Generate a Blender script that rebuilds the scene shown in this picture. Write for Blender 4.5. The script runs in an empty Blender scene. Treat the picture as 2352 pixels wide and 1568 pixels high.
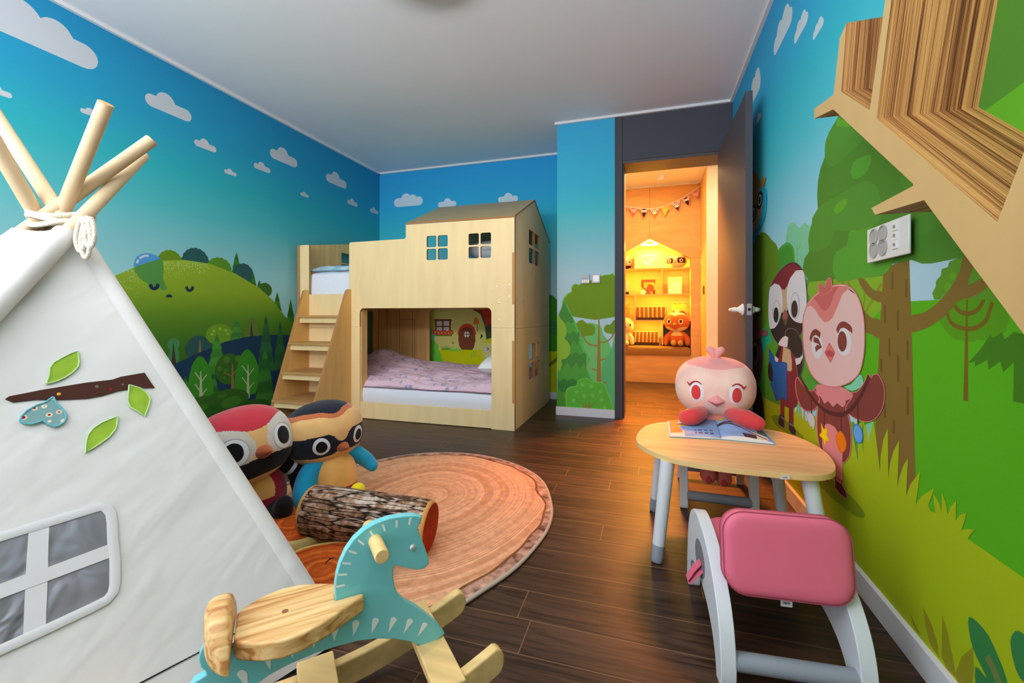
import bpy, bmesh, math, random
from mathutils import Vector, Matrix, noise
R = random.Random(7)
SC = bpy.context.scene
COL = SC.collection
PI = math.pi

# ---------------------------------------------------------------- camera measurements
F, U0, V0, HC = 1000.0, 1176.0, 726.0, 0.79
YAW = math.radians(17.22)
SA, CA = math.sin(YAW), math.cos(YAW)
XR, XL, YB, YC, ZC = 0.588, -2.77, 4.085, 3.45, 2.34   # right wall, left wall, back wall, door wall, ceiling

def ray(u, v):
    a = (u - U0) / F
    return Vector((-SA + CA * a, CA + SA * a, (V0 - v) / F))
def onX(u, v, X):
    r = ray(u, v); t = X / r.x
    return Vector((X, r.y * t, HC + r.z * t))
def onY(u, v, Y):
    r = ray(u, v); t = Y / r.y
    return Vector((r.x * t, Y, HC + r.z * t))
def onZ(u, v, Z):
    r = ray(u, v); t = (Z - HC) / r.z
    return Vector((r.x * t, r.y * t, Z))
def onP(u, v, p, n):
    r = ray(u, v); o = Vector((0, 0, HC)); t = (Vector(p) - o).dot(n) / r.dot(n)
    return o + r * t
def Zm(ox, oy, s):                     # photo detail coordinates -> photo coordinates
    return lambda pts: [(ox + x / s, oy + y / s) for x, y in pts]

# ---------------------------------------------------------------- materials
def lin(c):
    c = c / 255.0
    return c / 12.92 if c <= 0.04045 else ((c + 0.055) / 1.055) ** 2.4
def rgb(r, g, b, k=1.0):
    return tuple(min(0.93, lin(x) * k) for x in (r, g, b)) + (1.0,)
MATS = {}
def mat(name, color, rough=0.6, spec=0.3, metal=0.0, bump=None, emit=None, var=None, sheen=0.0, alpha=None, coat=0.0, trans=0.0):
    """color: linear rgba. bump: (scale, strength, stretch xyz). var: (scale, amount, stretch)."""
    if name in MATS: return MATS[name]
    m = bpy.data.materials.new(name); m.use_nodes = True
    nt = m.node_tree; b = nt.nodes['Principled BSDF']
    b.inputs['Base Color'].default_value = color
    b.inputs['Roughness'].default_value = rough
    b.inputs['Specular IOR Level'].default_value = spec
    b.inputs['Metallic'].default_value = metal
    if sheen: b.inputs['Sheen Weight'].default_value = sheen; b.inputs['Sheen Roughness'].default_value = 0.5
    if coat: b.inputs['Coat Weight'].default_value = coat
    if trans: b.inputs['Transmission Weight'].default_value = trans
    if emit:
        b.inputs['Emission Color'].default_value = emit[0]; b.inputs['Emission Strength'].default_value = emit[1]
    tc = None
    if bump or var:
        tc = nt.nodes.new('ShaderNodeTexCoord')
    def nz(scale, st, detail=4.0):
        mp = nt.nodes.new('ShaderNodeMapping'); mp.inputs['Scale'].default_value = st
        nt.links.new(tc.outputs['Object'], mp.inputs['Vector'])
        n = nt.nodes.new('ShaderNodeTexNoise'); n.inputs['Scale'].default_value = scale; n.inputs['Detail'].default_value = detail
        nt.links.new(mp.outputs['Vector'], n.inputs['Vector'])
        return n
    if bump:
        n = nz(bump[0], bump[2] if len(bump) > 2 else (1, 1, 1))
        bn = nt.nodes.new('ShaderNodeBump'); bn.inputs['Strength'].default_value = bump[1]; bn.inputs['Distance'].default_value = 0.01
        nt.links.new(n.outputs['Fac'], bn.inputs['Height']); nt.links.new(bn.outputs['Normal'], b.inputs['Normal'])
    if var:
        n = nz(var[0], var[2] if len(var) > 2 else (1, 1, 1), 5.0)
        rp = nt.nodes.new('ShaderNodeValToRGB')
        rp.color_ramp.elements[0].position = 0.32; rp.color_ramp.elements[1].position = 0.68
        d = 1 - var[1]; e = 1 + var[1] * 0.6
        c2 = var[3] if len(var) > 3 else tuple(x * d for x in color[:3]) + (1,)
        rp.color_ramp.elements[0].color = c2
        rp.color_ramp.elements[1].color = tuple(min(1, x * e) for x in color[:3]) + (1,)
        nt.links.new(n.outputs['Fac'], rp.inputs['Fac']); nt.links.new(rp.outputs['Color'], b.inputs['Base Color'])
    MATS[name] = m
    return m
def nodes_of(m):
    nt = m.node_tree
    def N(t, **kw):
        n = nt.nodes.new('ShaderNode' + t)
        for k, v in kw.items():
            if k in n.inputs: n.inputs[k].default_value = v
            else: setattr(n, k, v)
        return n
    return nt, N, (lambda a, b: nt.links.new(a, b)), nt.nodes['Principled BSDF']

# ---------------------------------------------------------------- objects
WM = {}
def _mesh(name, bm, mats, smooth=True, auto=40):
    me = bpy.data.meshes.new(name)
    bm.normal_update(); bm.to_mesh(me); bm.free()
    for m in (mats if isinstance(mats, (list, tuple)) else [mats]): me.materials.append(m)
    if smooth:
        me.polygons.foreach_set('use_smooth', [True] * len(me.polygons))
        try: me.set_sharp_from_angle(angle=math.radians(auto))
        except Exception: pass
    return me
def obj(name, bm, mats, parent=None, smooth=True, auto=40, bevel=0, world=None, label=None):
    me = _mesh(name, bm, mats, smooth, auto)
    o = bpy.data.objects.new(name, me); COL.objects.link(o)
    if world is not None: o.matrix_basis = world
    w = o.matrix_basis.copy()
    if parent is not None:
        o.parent = parent
        o.matrix_parent_inverse = WM[parent].inverted()
    WM[o] = w
    if bevel:
        md = o.modifiers.new('bevel', 'BEVEL'); md.width = bevel; md.segments = 3; md.limit_method = 'ANGLE'; md.angle_limit = math.radians(35)
        md.harden_normals = False
    if label: o['label'] = label
    return o
def thing(name, label, cat, loc=(0, 0, 0), group=None, rotz=0):
    o = bpy.data.objects.new(name, None); COL.objects.link(o)
    o.empty_display_size = 0.05
    o.matrix_basis = Matrix.Translation(loc) @ Matrix.Rotation(rotz, 4, 'Z')
    WM[o] = o.matrix_basis.copy()
    tag(o, label, cat, group)
    return o
def tag(o, label=None, cat=None, group=None, kind=None):
    if label: o['label'] = label
    if cat: o['category'] = cat
    if group: o['group'] = group
    if kind: o['kind'] = kind
    return o
def struct(name, bm, mats, parent=None, **kw):
    o = obj(name, bm, mats, parent, **kw)
    if parent is None: o['kind'] = 'structure'
    return o

# ---------------------------------------------------------------- mesh helpers
def box(bm, x0, x1, y0, y1, z0, z1, mi=0, M=None):
    vs = [Vector((x, y, z)) for z in (z0, z1) for y in (y0, y1) for x in (x0, x1)]
    if M is not None: vs = [M @ v for v in vs]
    v = [bm.verts.new(p) for p in vs]
    for f in ((0, 2, 3, 1), (4, 5, 7, 6), (0, 1, 5, 4), (2, 6, 7, 3), (0, 4, 6, 2), (1, 3, 7, 5)):
        fc = bm.faces.new([v[i] for i in f]); fc.material_index = mi
def new(): return bmesh.new()
def catmull(pts, n=6, closed=True):
    P = [Vector(p) for p in pts]; out = []
    L = len(P)
    rng = range(L) if closed else range(L - 1)
    for i in rng:
        if closed: a, b, c, d = P[i - 1], P[i], P[(i + 1) % L], P[(i + 2) % L]
        else: a, b, c, d = P[max(i - 1, 0)], P[i], P[i + 1], P[min(i + 2, L - 1)]
        for k in range(n):
            t = k / n
            out.append(0.5 * ((2 * b) + (c - a) * t + (2 * a - 5 * b + 4 * c - d) * t * t + (3 * b - a - 3 * c + d) * t ** 3))
    if not closed: out.append(P[-1])
    return out
def rrect(x0, x1, y0, y1, r, n=5):
    out = []
    for cx, cy, a in ((x1 - r, y1 - r, 0), (x0 + r, y1 - r, 90), (x0 + r, y0 + r, 180), (x1 - r, y0 + r, 270)):
        for k in range(n + 1):
            t = math.radians(a + 90 * k / n); out.append((cx + r * math.cos(t), cy + r * math.sin(t)))
    return out
def prism(bm, pts, d, mi=0, side=None, cap=True, mi_side=None):
    """closed loop of 3D points extruded by vector d."""
    d = Vector(d)
    a = [bm.verts.new(Vector(p)) for p in pts]; b = [bm.verts.new(Vector(p) + d) for p in pts]
    if cap:
        f = bm.faces.new(a); f.material_index = mi
        f = bm.faces.new(list(reversed(b))); f.material_index = mi
    n = len(a)
    for i in range(n):
        f = bm.faces.new((a[i], b[i], b[(i + 1) % n], a[(i + 1) % n])); f.material_index = mi if mi_side is None else mi_side
    bmesh.ops.recalc_face_normals(bm, faces=bm.faces)
def plate_holes(bm, outer, holes, to3, d, mi=0, mi_side=None):
    """flat plate with holes: outer and holes are 2D loops, to3 maps 2D to 3D, d the thickness vector."""
    d = Vector(d); es = []; loops = []
    for lp in [outer] + holes:
        vs = [bm.verts.new(to3(*p)) for p in lp]; loops.append(vs)
        for i in range(len(vs)): es.append(bm.edges.new((vs[i], vs[(i + 1) % len(vs)])))
    r = bmesh.ops.triangle_fill(bm, use_beauty=True, use_dissolve=False, edges=es)
    fs = [g for g in r['geom'] if isinstance(g, bmesh.types.BMFace)]
    mp = {}
    for vs in loops:
        for v in vs: mp[v] = bm.verts.new(v.co + d)
    for f in fs:
        f.material_index = mi
        nf = bm.faces.new([mp[v] for v in reversed(f.verts)]); nf.material_index = mi
    for vs in loops:
        n = len(vs)
        for i in range(n):
            f = bm.faces.new((vs[i], vs[(i + 1) % n], mp[vs[(i + 1) % n]], mp[vs[i]])); f.material_index = mi if mi_side is None else mi_side
    bmesh.ops.recalc_face_normals(bm, faces=bm.faces)
def tube(bm, pts, radii, seg=16, caps='round', mi=0, flat=1.0, up=None):
    """swept tube with radius per point; rounded or flat ends."""
    P = [Vector(p) for p in pts]
    if not isinstance(radii, (list, tuple)): radii = [radii] * len(P)
    RR = list(radii)
    if caps == 'round':
        d0 = (P[0] - P[1]).normalized(); d1 = (P[-1] - P[-2]).normalized(); r0, r1 = RR[0], RR[-1]
        pre, prr, post, por = [], [], [], []
        for k in range(1, 6):
            a = PI / 2 * k / 6
            pre.insert(0, P[0] + d0 * r0 * math.sin(a)); prr.insert(0, r0 * math.cos(a))
            post.append(P[-1] + d1 * r1 * math.sin(a)); por.append(r1 * math.cos(a))
        P = pre + P + post; RR = prr + RR + por
    n = len(P); T = []
    for i in range(n): T.append((P[min(i + 1, n - 1)] - P[max(i - 1, 0)]).normalized())
    ref = Vector(up) if up else (Vector((0, 0, 1)) if abs(T[0].z) < 0.9 else Vector((0, 1, 0)))
    N = (ref - T[0] * ref.dot(T[0])).normalized(); rings = []
    for i in range(n):
        N = (N - T[i] * N.dot(T[i])).normalized(); B = T[i].cross(N)
        rings.append([bm.verts.new(P[i] + (N * math.cos(2 * PI * k / seg) * flat + B * math.sin(2 * PI * k / seg)) * RR[i]) for k in range(seg)])
    for i in range(n - 1):
        for k in range(seg):
            f = bm.faces.new((rings[i][k], rings[i][(k + 1) % seg], rings[i + 1][(k + 1) % seg], rings[i + 1][k])); f.material_index = mi
    f = bm.faces.new(list(reversed(rings[0]))); f.material_index = mi
    f = bm.faces.new(rings[-1]); f.material_index = mi
def ellipsoid(bm, c, r, rot=None, nu=48, nv=32, fn=None, shape=None, sq=1.0):
    """dense ellipsoid; fn(lon, lat) -> material index (lon 0 = local -Y front, +lon to local +X), shape(p)->p in unit space."""
    M = Matrix.Translation(c) @ (rot.to_4x4() if rot is not None else Matrix.Identity(4))
    rings = []
    for j in range(1, nv):
        la = -PI / 2 + PI * j / nv; row = []
        for i in range(nu):
            lo = -PI + 2 * PI * i / nu
            p = Vector((math.cos(la) * math.sin(lo), -math.cos(la) * math.cos(lo), math.sin(la)))
            if sq != 1.0: p = Vector([math.copysign(abs(q) ** sq, q) for q in p])
            if shape: p = shape(p)
            row.append(bm.verts.new(M @ Vector((p.x * r[0], p.y * r[1], p.z * r[2]))))
        rings.append(row)
    pb = Vector((0, 0, -1)); pt = Vector((0, 0, 1))
    if shape: pb, pt = shape(pb), shape(pt)
    vb = bm.verts.new(M @ Vector((pb.x * r[0], pb.y * r[1], pb.z * r[2]))); vt = bm.verts.new(M @ Vector((pt.x * r[0], pt.y * r[1], pt.z * r[2])))
    def mi(i, j):
        if not fn: return 0
        return fn(math.degrees(-PI + 2 * PI * (i + .5) / nu), math.degrees(-PI / 2 + PI * j / nv))
    for j in range(nv - 2):
        for i in range(nu):
            f = bm.faces.new((rings[j][i], rings[j][(i + 1) % nu], rings[j + 1][(i + 1) % nu], rings[j + 1][i])); f.material_index = mi(i, j + 1.5)
    for i in range(nu):
        f = bm.faces.new((vb, rings[0][(i + 1) % nu], rings[0][i])); f.material_index = mi(i, .5)
        f = bm.faces.new((vt, rings[-1][i], rings[-1][(i + 1) % nu])); f.material_index = mi(i, nv - .5)
def lathe(bm, prof, M=None, seg=32, mi=0):
    M = M or Matrix.Identity(4); rings = []
    for r, z in prof: rings.append([bm.verts.new(M @ Vector((r * math.cos(2 * PI * k / seg), r * math.sin(2 * PI * k / seg), z))) for k in range(seg)])
    for i in range(len(rings) - 1):
        for k in range(seg):
            f = bm.faces.new((rings[i][k], rings[i][(k + 1) % seg], rings[i + 1][(k + 1) % seg], rings[i + 1][k])); f.material_index = mi
    f = bm.faces.new(list(reversed(rings[0]))); f.material_index = mi
    f = bm.faces.new(rings[-1]); f.material_index = mi
    bmesh.ops.recalc_face_normals(bm, faces=bm.faces)
def along(a, b):
    a, b = Vector(a), Vector(b); q = (b - a).to_track_quat('Z', 'Y')
    return Matrix.Translation(a) @ q.to_matrix().to_4x4()
def text_mesh(txt, size, M, name, mt, parent, ext=0.0005, bold=False):
    cu = bpy.data.curves.new('lettering', 'FONT'); cu.body = txt; cu.size = size; cu.extrude = ext; cu.align_x = 'CENTER'; cu.align_y = 'CENTER'
    if bold: cu.offset = size * 0.02
    o = bpy.data.objects.new('lettering', cu); COL.objects.link(o)
    dg = bpy.context.evaluated_depsgraph_get(); me = bpy.data.meshes.new_from_object(o.evaluated_get(dg))
    bpy.data.objects.remove(o)
    me.transform(M); me.materials.clear(); me.materials.append(mt)
    t = bpy.data.objects.new(name, me); COL.objects.link(t); t.parent = parent; t.matrix_parent_inverse = WM[parent].inverted(); WM[t] = Matrix.Identity(4)
    return t

# ---------------------------------------------------------------- murals: flat printed shapes inside a wall's own mesh
class Mural:
    def __init__(s, axis, pos, sgn):
        s.axis, s.pos, s.sgn, s.bm, s.mats, s.layer, s.lo = axis, pos, sgn, bmesh.new(), [], 0, None
    def mi(s, m):
        if m not in s.mats: s.mats.append(m)
        return s.mats.index(m)
    def h(s, u, v):
        p = onX(u, v, s.pos) if s.axis == 'X' else onY(u, v, s.pos)
        return (p.y, p.z) if s.axis == 'X' else (p.x, p.z)
    def P(s, h, z, off):
        q = s.pos + s.sgn * off
        return Vector((q, h, z)) if s.axis == 'X' else Vector((h, q, z))
    def face(s, hz, m, step=1):
        s.layer += step; off = 0.00002 * s.layer
        out = []
        for p in hz:
            if not out or (abs(p[0] - out[-1][0]) + abs(p[1] - out[-1][1])) > 1e-5: out.append(p)
        if (abs(out[0][0] - out[-1][0]) + abs(out[0][1] - out[-1][1])) < 1e-5: out.pop()
        ar = sum(out[i - 1][0] * out[i][1] - out[i][0] * out[i - 1][1] for i in range(len(out)))
        want = 1 if (s.axis == 'X') == (s.sgn > 0) else -1
        if ar * want < 0: out.reverse()
        f = s.bm.faces.new([s.bm.verts.new(s.P(p[0], min(max(p[1], 0.0), ZC), off)) for p in out])
        f.material_index = s.mi(m)
    def px(s, pts, m, smooth=0):
        q = [s.h(u, v) for u, v in pts]
        if smooth: q = [(p.x, p.y) for p in catmull([(a, b, 0) for a, b in q], smooth)]
        s.face(q, m)
    def ell(s, u, v, ru, rv, m, n=28):
        h0, z0 = s.h(u, v); h1, _ = s.h(u + ru, v); _, z1 = s.h(u, v - rv)
        a, b = abs(h1 - h0), abs(z1 - z0)
        s.face([(h0 + a * math.cos(2 * PI * k / n), z0 + b * math.sin(2 * PI * k / n)) for k in range(n)], m)
    def line(s, pts, w, m, sm=4):
        q = catmull([(a, b, 0) for a, b in [s.h(u, v) for u, v in pts]], sm, False) if sm else [Vector((a, b, 0)) for a, b in [s.h(u, v) for u, v in pts]]
        n = len(q); L = []; Rr = []
        ws = w if isinstance(w, (list, tuple)) else (w, w)
        for i in range(n):
            t = (q[min(i + 1, n - 1)] - q[max(i - 1, 0)]).normalized(); nn = Vector((-t.y, t.x, 0)); ww = ws[0] + (ws[1] - ws[0]) * i / (n - 1)
            L.append(q[i] + nn * ww / 2); Rr.append(q[i] - nn * ww / 2)
        s.face([(p.x, p.y) for p in L + Rr[::-1]], m)
    def cloud(s, uL, uR, u, v, m, bumps=((.36, .19), (.62, .13))):
        """uL,uR: ends; (u,v): a point on the base line."""
        z = s.h(u, v)[1]; a, b = sorted((s.h(uL, v)[0], s.h(uR, v)[0])); W = b - a; r = W * .135; top = []
        if s.axis == 'X' and s.sgn < 0: bumps = [(1 - c, q) for c, q in bumps]
        for k in range(61):
            x = W * (0.5 - 0.5 * math.cos(PI * k / 60)); y = r + math.sqrt(max(0, r * r - (r - x) ** 2)) if x < r else (r + math.sqrt(max(0, r * r - (x - W + r) ** 2)) if x > W - r else 2 * r)
            for c, q in bumps:
                d = abs(x - c * W)
                if d < q * W: y = max(y, 1.7 * r + math.sqrt((q * W) ** 2 - d * d))
            top.append((a + x, z + y))
        bot = [(a + W * (0.5 - 0.5 * math.cos(PI * k / 20)), z + r - (math.sqrt(max(0, r * r - max(0, r - W * (0.5 - 0.5 * math.cos(PI * k / 20)), W * (0.5 - 0.5 * math.cos(PI * k / 20)) - W + r) ** 2)))) for k in range(20, -1, -1)]
        s.face(top + bot[1:-1], m)
    def pine(s, u, vt, vb, hw, ca, cb, tiers=5):
        h0, zt = s.h(u, vt); _, zb = s.h(u, vb); w = abs(s.h(u + hw, vb)[0] - h0); rr = random.Random(int(u * 7 + vt))
        for k in range(tiers, 0, -1):
            y0 = zt + (zb - zt) * k / tiers; y1 = zt + (zb - zt) * max(0, (k - 1.6)) / tiers
            w0 = w * (k / tiers) ** .9; w1 = w * max(0, (k - 1.6) / tiers) ** .9 * .8
            pts = [(h0 - w1, y1)] if w1 > 1e-4 else [(h0, y1)]
            if w1 > 1e-4: pts.append((h0 + w1, y1))
            pts.append((h0 + w0 * .86, y0 + (y1 - y0) * .28)); pts.append((h0 + w0 * .93, y0 + (y1 - y0) * .22))
            nj = 7; jag = []
            for j in range(nj + 1):
                x = w0 * (1 - 2 * j / nj); jag.append((h0 + x, y0)); 
                if j < nj: jag.append((h0 + x - w0 / nj, y0 + (y1 - y0) * (.16 + .08 * rr.random())))
            pts += jag; pts.append((h0 - w0 * .93, y0 + (y1 - y0) * .22)); pts.append((h0 - w0 * .86, y0 + (y1 - y0) * .28))
            s.face(pts, ca if k % 2 else cb)
    def scallop(s, u, v, ru, rv, m, n=16, amp=.05, cut=None):
        h0, z0 = s.h(u, v); a = abs(s.h(u + ru, v)[0] - h0); b = abs(s.h(u, v - rv)[1] - z0); pts = []
        for k in range(n * 4):
            t = 2 * PI * k / (n * 4); q = 1 + amp * abs(math.sin(t * n / 2)); z = z0 + b * q * math.sin(t)
            pts.append((h0 + a * q * math.cos(t), z))
        s.face(pts, m)
    def done(s, name):
        return struct(name, s.bm, s.mats, smooth=False)
# ================================================================ the room
KL, KB, KC, KR = 1.28, 1.36, 1.15, 1.12      # albedo per seen colour (print colours, before the daylight)
def pm(name, r, g, b, k): return mat(name, rgb(r, g, b, k), 0.75, 0.2, bump=(900, .06))
def sky_mat(name, stops, k):
    m = mat(name, (1, 1, 1, 1), 0.75, 0.2); nt, N, L, b = nodes_of(m)
    tc = N('TexCoord'); sp = N('SeparateXYZ'); mr = N('MapRange'); mr.inputs['From Max'].default_value = ZC
    L(tc.outputs['Object'], sp.inputs[0]); L(sp.outputs['Z'], mr.inputs['Value'])
    rp = N('ValToRGB'); el = rp.color_ramp.elements
    while len(el) > 1: el.remove(el[-1])
    for i, (z, c) in enumerate(stops):
        e = el[0] if i == 0 else el.new(z / ZC)
        e.position = z / ZC; e.color = rgb(*c, k)
    L(mr.outputs['Result'], rp.inputs['Fac']); L(rp.outputs['Color'], b.inputs['Base Color'])
    return m
SKY = [(0.3, (170, 205, 215)), (1.0, (165, 200, 212)), (1.22, (135, 188, 200)), (1.45, (85, 178, 190)), (1.68, (50, 168, 185)), (1.95, (42, 150, 192)), (2.3, (38, 138, 190))]
skyL = sky_mat('printed_sky_left', [(z, (int(r * .84), int(g * .93), int(b * .9))) for z, (r, g, b) in SKY], KL)
skyB = sky_mat('printed_sky_back', SKY, KB)
skyC = sky_mat('printed_sky_column', [(0.3, (175, 205, 215)), (1.1, (165, 198, 210)), (1.35, (125, 188, 198)), (1.62, (72, 182, 192)), (1.8, (60, 172, 198)), (2.3, (56, 158, 200))], KC)
skyR = sky_mat('printed_sky_right', [(0.3, (165, 205, 215)), (1.05, (160, 202, 215)), (1.3, (120, 192, 208)), (1.5, (75, 182, 195)), (1.72, (50, 172, 190)), (1.95, (48, 160, 198)), (2.3, (44, 148, 196))], KR)

# ---------------------------------------------------------------- left wall
W = Mural('X', XL, 1)
W.face([(-1.0, 0), (YB, 0), (YB, ZC), (-1.0, ZC)], skyL, 0)
cl = pm('printed_cloud_left', 178, 182, 188, KL)
two = ((.33, .19), (.62, .15)); one = ((.45, .2),)
W.cloud(-70, 225, 214, 165, cl, two); W.cloud(-40, 28, 20, 225, cl, one); W.cloud(184, 232, 220, 270, cl, one)
W.cloud(333, 440, 432, 280, cl, ((.42, .2),)); W.cloud(446, 497, 492, 350, cl, one); W.cloud(515, 543, 541, 405, cl, one)
W.cloud(583, 621, 618, 398, cl, one); W.cloud(620, 683, 678, 385, cl, one); W.cloud(749, 796, 793, 434, cl, one)
W.cloud(690, 709, 707, 454, cl, one); W.cloud(798, 821, 819, 475, cl, one); W.cloud(850, 869, 868, 493, cl, one)
LZ = Zm(220, 540, 3.7326)
def gL(n, r, g, b): return pm('print_' + n, r, g, b, KL)
tealD = gL('teal_dark', 35, 78, 78); olive = gL('olive', 92, 125, 22); midg = gL('mid_green', 78, 125, 32); pineA = gL('pine_a', 52, 112, 38); pineB = gL('pine_b', 38, 88, 32)
pdA = gL('pine_dark_a', 36, 78, 46); pdB = gL('pine_dark_b', 42, 90, 50); navy = gL('navy', 22, 50, 74); dk = gL('deep_green', 36, 84, 26); stem = gL('stem', 120, 98, 60); dkstem = gL('dark_stem', 60, 45, 40)
def ez(x, y): return LZ([(x, y)])[0]
def el(x, y, rx, ry, m): u, v = ez(x, y); W.ell(u, v, rx / 3.7326, ry / 3.7326, m)
def sc(x, y, rx, ry, m, **k): u, v = ez(x, y); W.scallop(u, v, rx / 3.7326, ry / 3.7326, m, **k)
def pn(x, yt, yb, hw, a, b, t=5): u, vt = ez(x, yt); _, vb = ez(x, yb); W.pine(u, vt, vb, hw / 3.7326, a, b, t)
el(10, 400, 120, 95, gL('green_mound', 58, 102, 40)); sc(640, 250, 108, 120, olive, n=18, amp=.04)
sc(858, 235, 112, 122, tealD, n=18); sc(1060, 290, 100, 95, midg, n=16, amp=.07)
pn(1206, 145, 330, 46, pineA, pineB); sc(1268, 350, 85, 105, tealD, n=14); pn(1350, 318, 470, 36, pineA, pineB); pn(1402, 382, 520, 40, pineA, pineB)
el(1452, 470, 58, 62, gL('round_tree', 52, 92, 34)); pn(1555, 488, 700, 50, pineA, pineB); pn(1670, 545, 1150, 90, pineA, pineB, 7)
pn(1790, 500, 1150, 100, pineB, pineA, 7)
hillm = sky_mat('printed_hill', [(0.0, (40, 80, 25)), (0.62, (52, 96, 26)), (0.78, (78, 118, 28)), (0.95, (118, 146, 34)), (1.15, (130, 156, 36)), (1.3, (128, 156, 40))], KL)
W.px([(-900, 1900), (-600, 1000), (0, 720)] + [(u, v) for u, v in LZ([(-200, 530), (60, 392), (330, 275), (550, 218), (750, 210), (970, 243), (1200, 330), (1400, 450), (1520, 560), (1620, 695), (1760, 800), (1900, 1000)])] + [(760, 1100), (700, 1300)], hillm, 0)
# pale speckles on the hill top
spk = gL('speckle', 168, 190, 118); rs = random.Random(3)
hp = [(236, 644), (308, 613), (367, 598), (421, 596), (480, 605)]
W.layer += 1; L0 = W.layer
for k in range(620):
    t = rs.random() ** .8; u = 236 + t * 240 + rs.uniform(-6, 6)
    vt = 596 + ((u - 410) / 175) ** 2 * 47 if u < 410 else 596 + ((u - 410) / 70) ** 2 * 9
    dep = (1 - (u - 236) / 270) * 62 + 14
    v = vt + 2.5 + abs(rs.gauss(0, .45)) * dep
    W.layer = L0 - 1; W.ell(u, v, .75, .75, spk, 6)
drop = pm('print_balloon', 70, 135, 190, KL); dropg = gL('balloon_green', 72, 128, 58)
W.px(LZ([(325, 250), (345, 190), (400, 157), (470, 158), (540, 185), (545, 205), (470, 225), (400, 248), (330, 272)]), drop, 3)
W.px(LZ([(330, 275), (400, 250), (470, 228), (545, 208), (572, 225), (580, 290), (578, 380), (610, 465), (540, 458), (460, 425), (390, 380), (345, 325)]), dropg, 3)
W.line(LZ([(352, 240), (358, 222), (366, 212)]), .012, cl, 2); W.line(LZ([(376, 200), (405, 180), (452, 175)]), .012, cl, 3)
ink = pm('print_ink', 22, 40, 60, KL)
W.line(LZ([(466, 420), (476, 448), (498, 458), (524, 446), (532, 418)]), .02, ink); W.line(LZ([(775, 440), (785, 465), (803, 475), (824, 463), (830, 438)]), .018, ink)
W.px(LZ([(600, 533), (604, 515), (628, 505), (650, 515), (657, 533)]), ink, 0)
# lower woods
sc(430, 1010, 55, 75, tealD, n=12); el(560, 1100, 85, 70, gL('olive_mound', 78, 98, 26))
el(666, 935, 52, 55, gL('pale_tree', 62, 118, 70)); el(668, 1040, 46, 80, gL('pale_tree', 62, 118, 70)); W.line(LZ([(668, 1110), (664, 930)]), (.03, .003), dkstem, 0)
sc(885, 975, 110, 110, gL('blue_tree', 36, 74, 72), n=16); W.line(LZ([(892, 1010), (892, 895)]), (.02, .003), stem, 0)
sc(1062, 850, 110, 88, gL('fruit_tree', 92, 134, 32), n=14, amp=.04)
for a, b in ((1012, 820), (1064, 802), (1112, 815), (995, 850), (1130, 845)): el(a, b, 13, 12, gL('fruit', 128, 162, 48))
pn(1207, 703, 930, 72, gL('soft_pine_a', 62, 124, 48), gL('soft_pine_b', 52, 108, 42)); el(1335, 790, 48, 88, gL('olive_tree', 78, 104, 40)); el(1338, 840, 72, 50, gL('olive_tree', 78, 104, 40)); W.line(LZ([(1336, 870), (1330, 740)]), (.025, .003), dkstem, 0)
W.px(LZ([(350, 1230), (550, 1160), (670, 1105), (780, 1055), (900, 1000), (1000, 960), (1100, 915), (1200, 890), (1300, 870), (1400, 860), (1550, 854), (1800, 860), (2000, 1800), (300, 1800)]), navy, 0)
pn(1458, 682, 1180, 84, pdA, pdB, 6); pn(1578, 735, 1160, 66, pdA, pdB, 6)
pn(1036, 845, 1200, 96, pineA, gL('pine_c', 62, 130, 46), 5); pn(765, 1208, 1450, 88, pineB, pineA)
el(1140, 1145, 112, 132, gL('apple_tree', 46, 88, 28))
for a, b, c in ((1118, 1068, 30), (1218, 1055, 28), (1062, 1142, 22), (1114, 1160, 18), (1098, 1222, 14)): el(a, b, c, c, gL('apple_spot', 62, 108, 34))
W.line(LZ([(1172, 1320), (1170, 1100)]), (.03, .006), stem, 0); W.line(LZ([(1170, 1210), (1130, 1190), (1095, 1182)]), .008, stem); W.line(LZ([(1170, 1190), (1210, 1150), (1215, 1120)]), .008, stem)
pn(1010, 1180, 1420, 62, pineB, pineA, 4)
birch = gL('birch', 160, 168, 130); ov = gL('oval_tree', 50, 122, 30)
for cx, ty in ((893, 1035), (1298, 978)):
    W.px(LZ([(cx, ty), (cx + 60, ty + 60), (cx + 98, ty + 180), (cx + 112, ty + 330), (cx + 60, ty + 380), (cx - 20, ty + 385), (cx - 95, ty + 365), (cx - 110, ty + 300), (cx - 92, ty + 160), (cx - 55, ty + 50)]), ov, 5)
pn(1448, 972, 1560, 118, pineA, pineB, 6); pn(1600, 1100, 1700, 130, pineB, pdA, 6)
for cx, ty in ((893, 1035), (1298, 978)):
    W.line(LZ([(cx + 5, ty + 420), (cx + 5, ty + 130)]), (.028, .006), birch, 0)
    for dx, y in ((-1, 150), (-1, 250), (1, 170), (1, 290)):
        W.line(LZ([(cx + 5, ty + y + 60), (cx + 5 + dx * 28, ty + y + 20), (cx + 5 + dx * 52, ty + y - 10)]), .007, birch)
el(900, 1470, 160, 90, gL('bush_a', 48, 92, 28)); el(1120, 1420, 190, 100, gL('bush_b', 44, 86, 26)); el(1330, 1500, 170, 90, dk)
W.px(LZ([(250, 1480), (600, 1440), (800, 1430), (1000, 1460), (1250, 1440), (1500, 1470), (2200, 1480), (2200, 3000), (0, 3000)]), dk, 2)
for a, b, c, d in ((910, 1475, 55, 24), (1160, 1430, 85, 50), (1080, 1375, 45, 18), (1400, 1530, 80, 30), (760, 1560, 60, 26), (1050, 1590, 90, 40)): el(a, b, c, d, gL('bush_leaf', 56, 104, 30))
W.done('wall_left')

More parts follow.
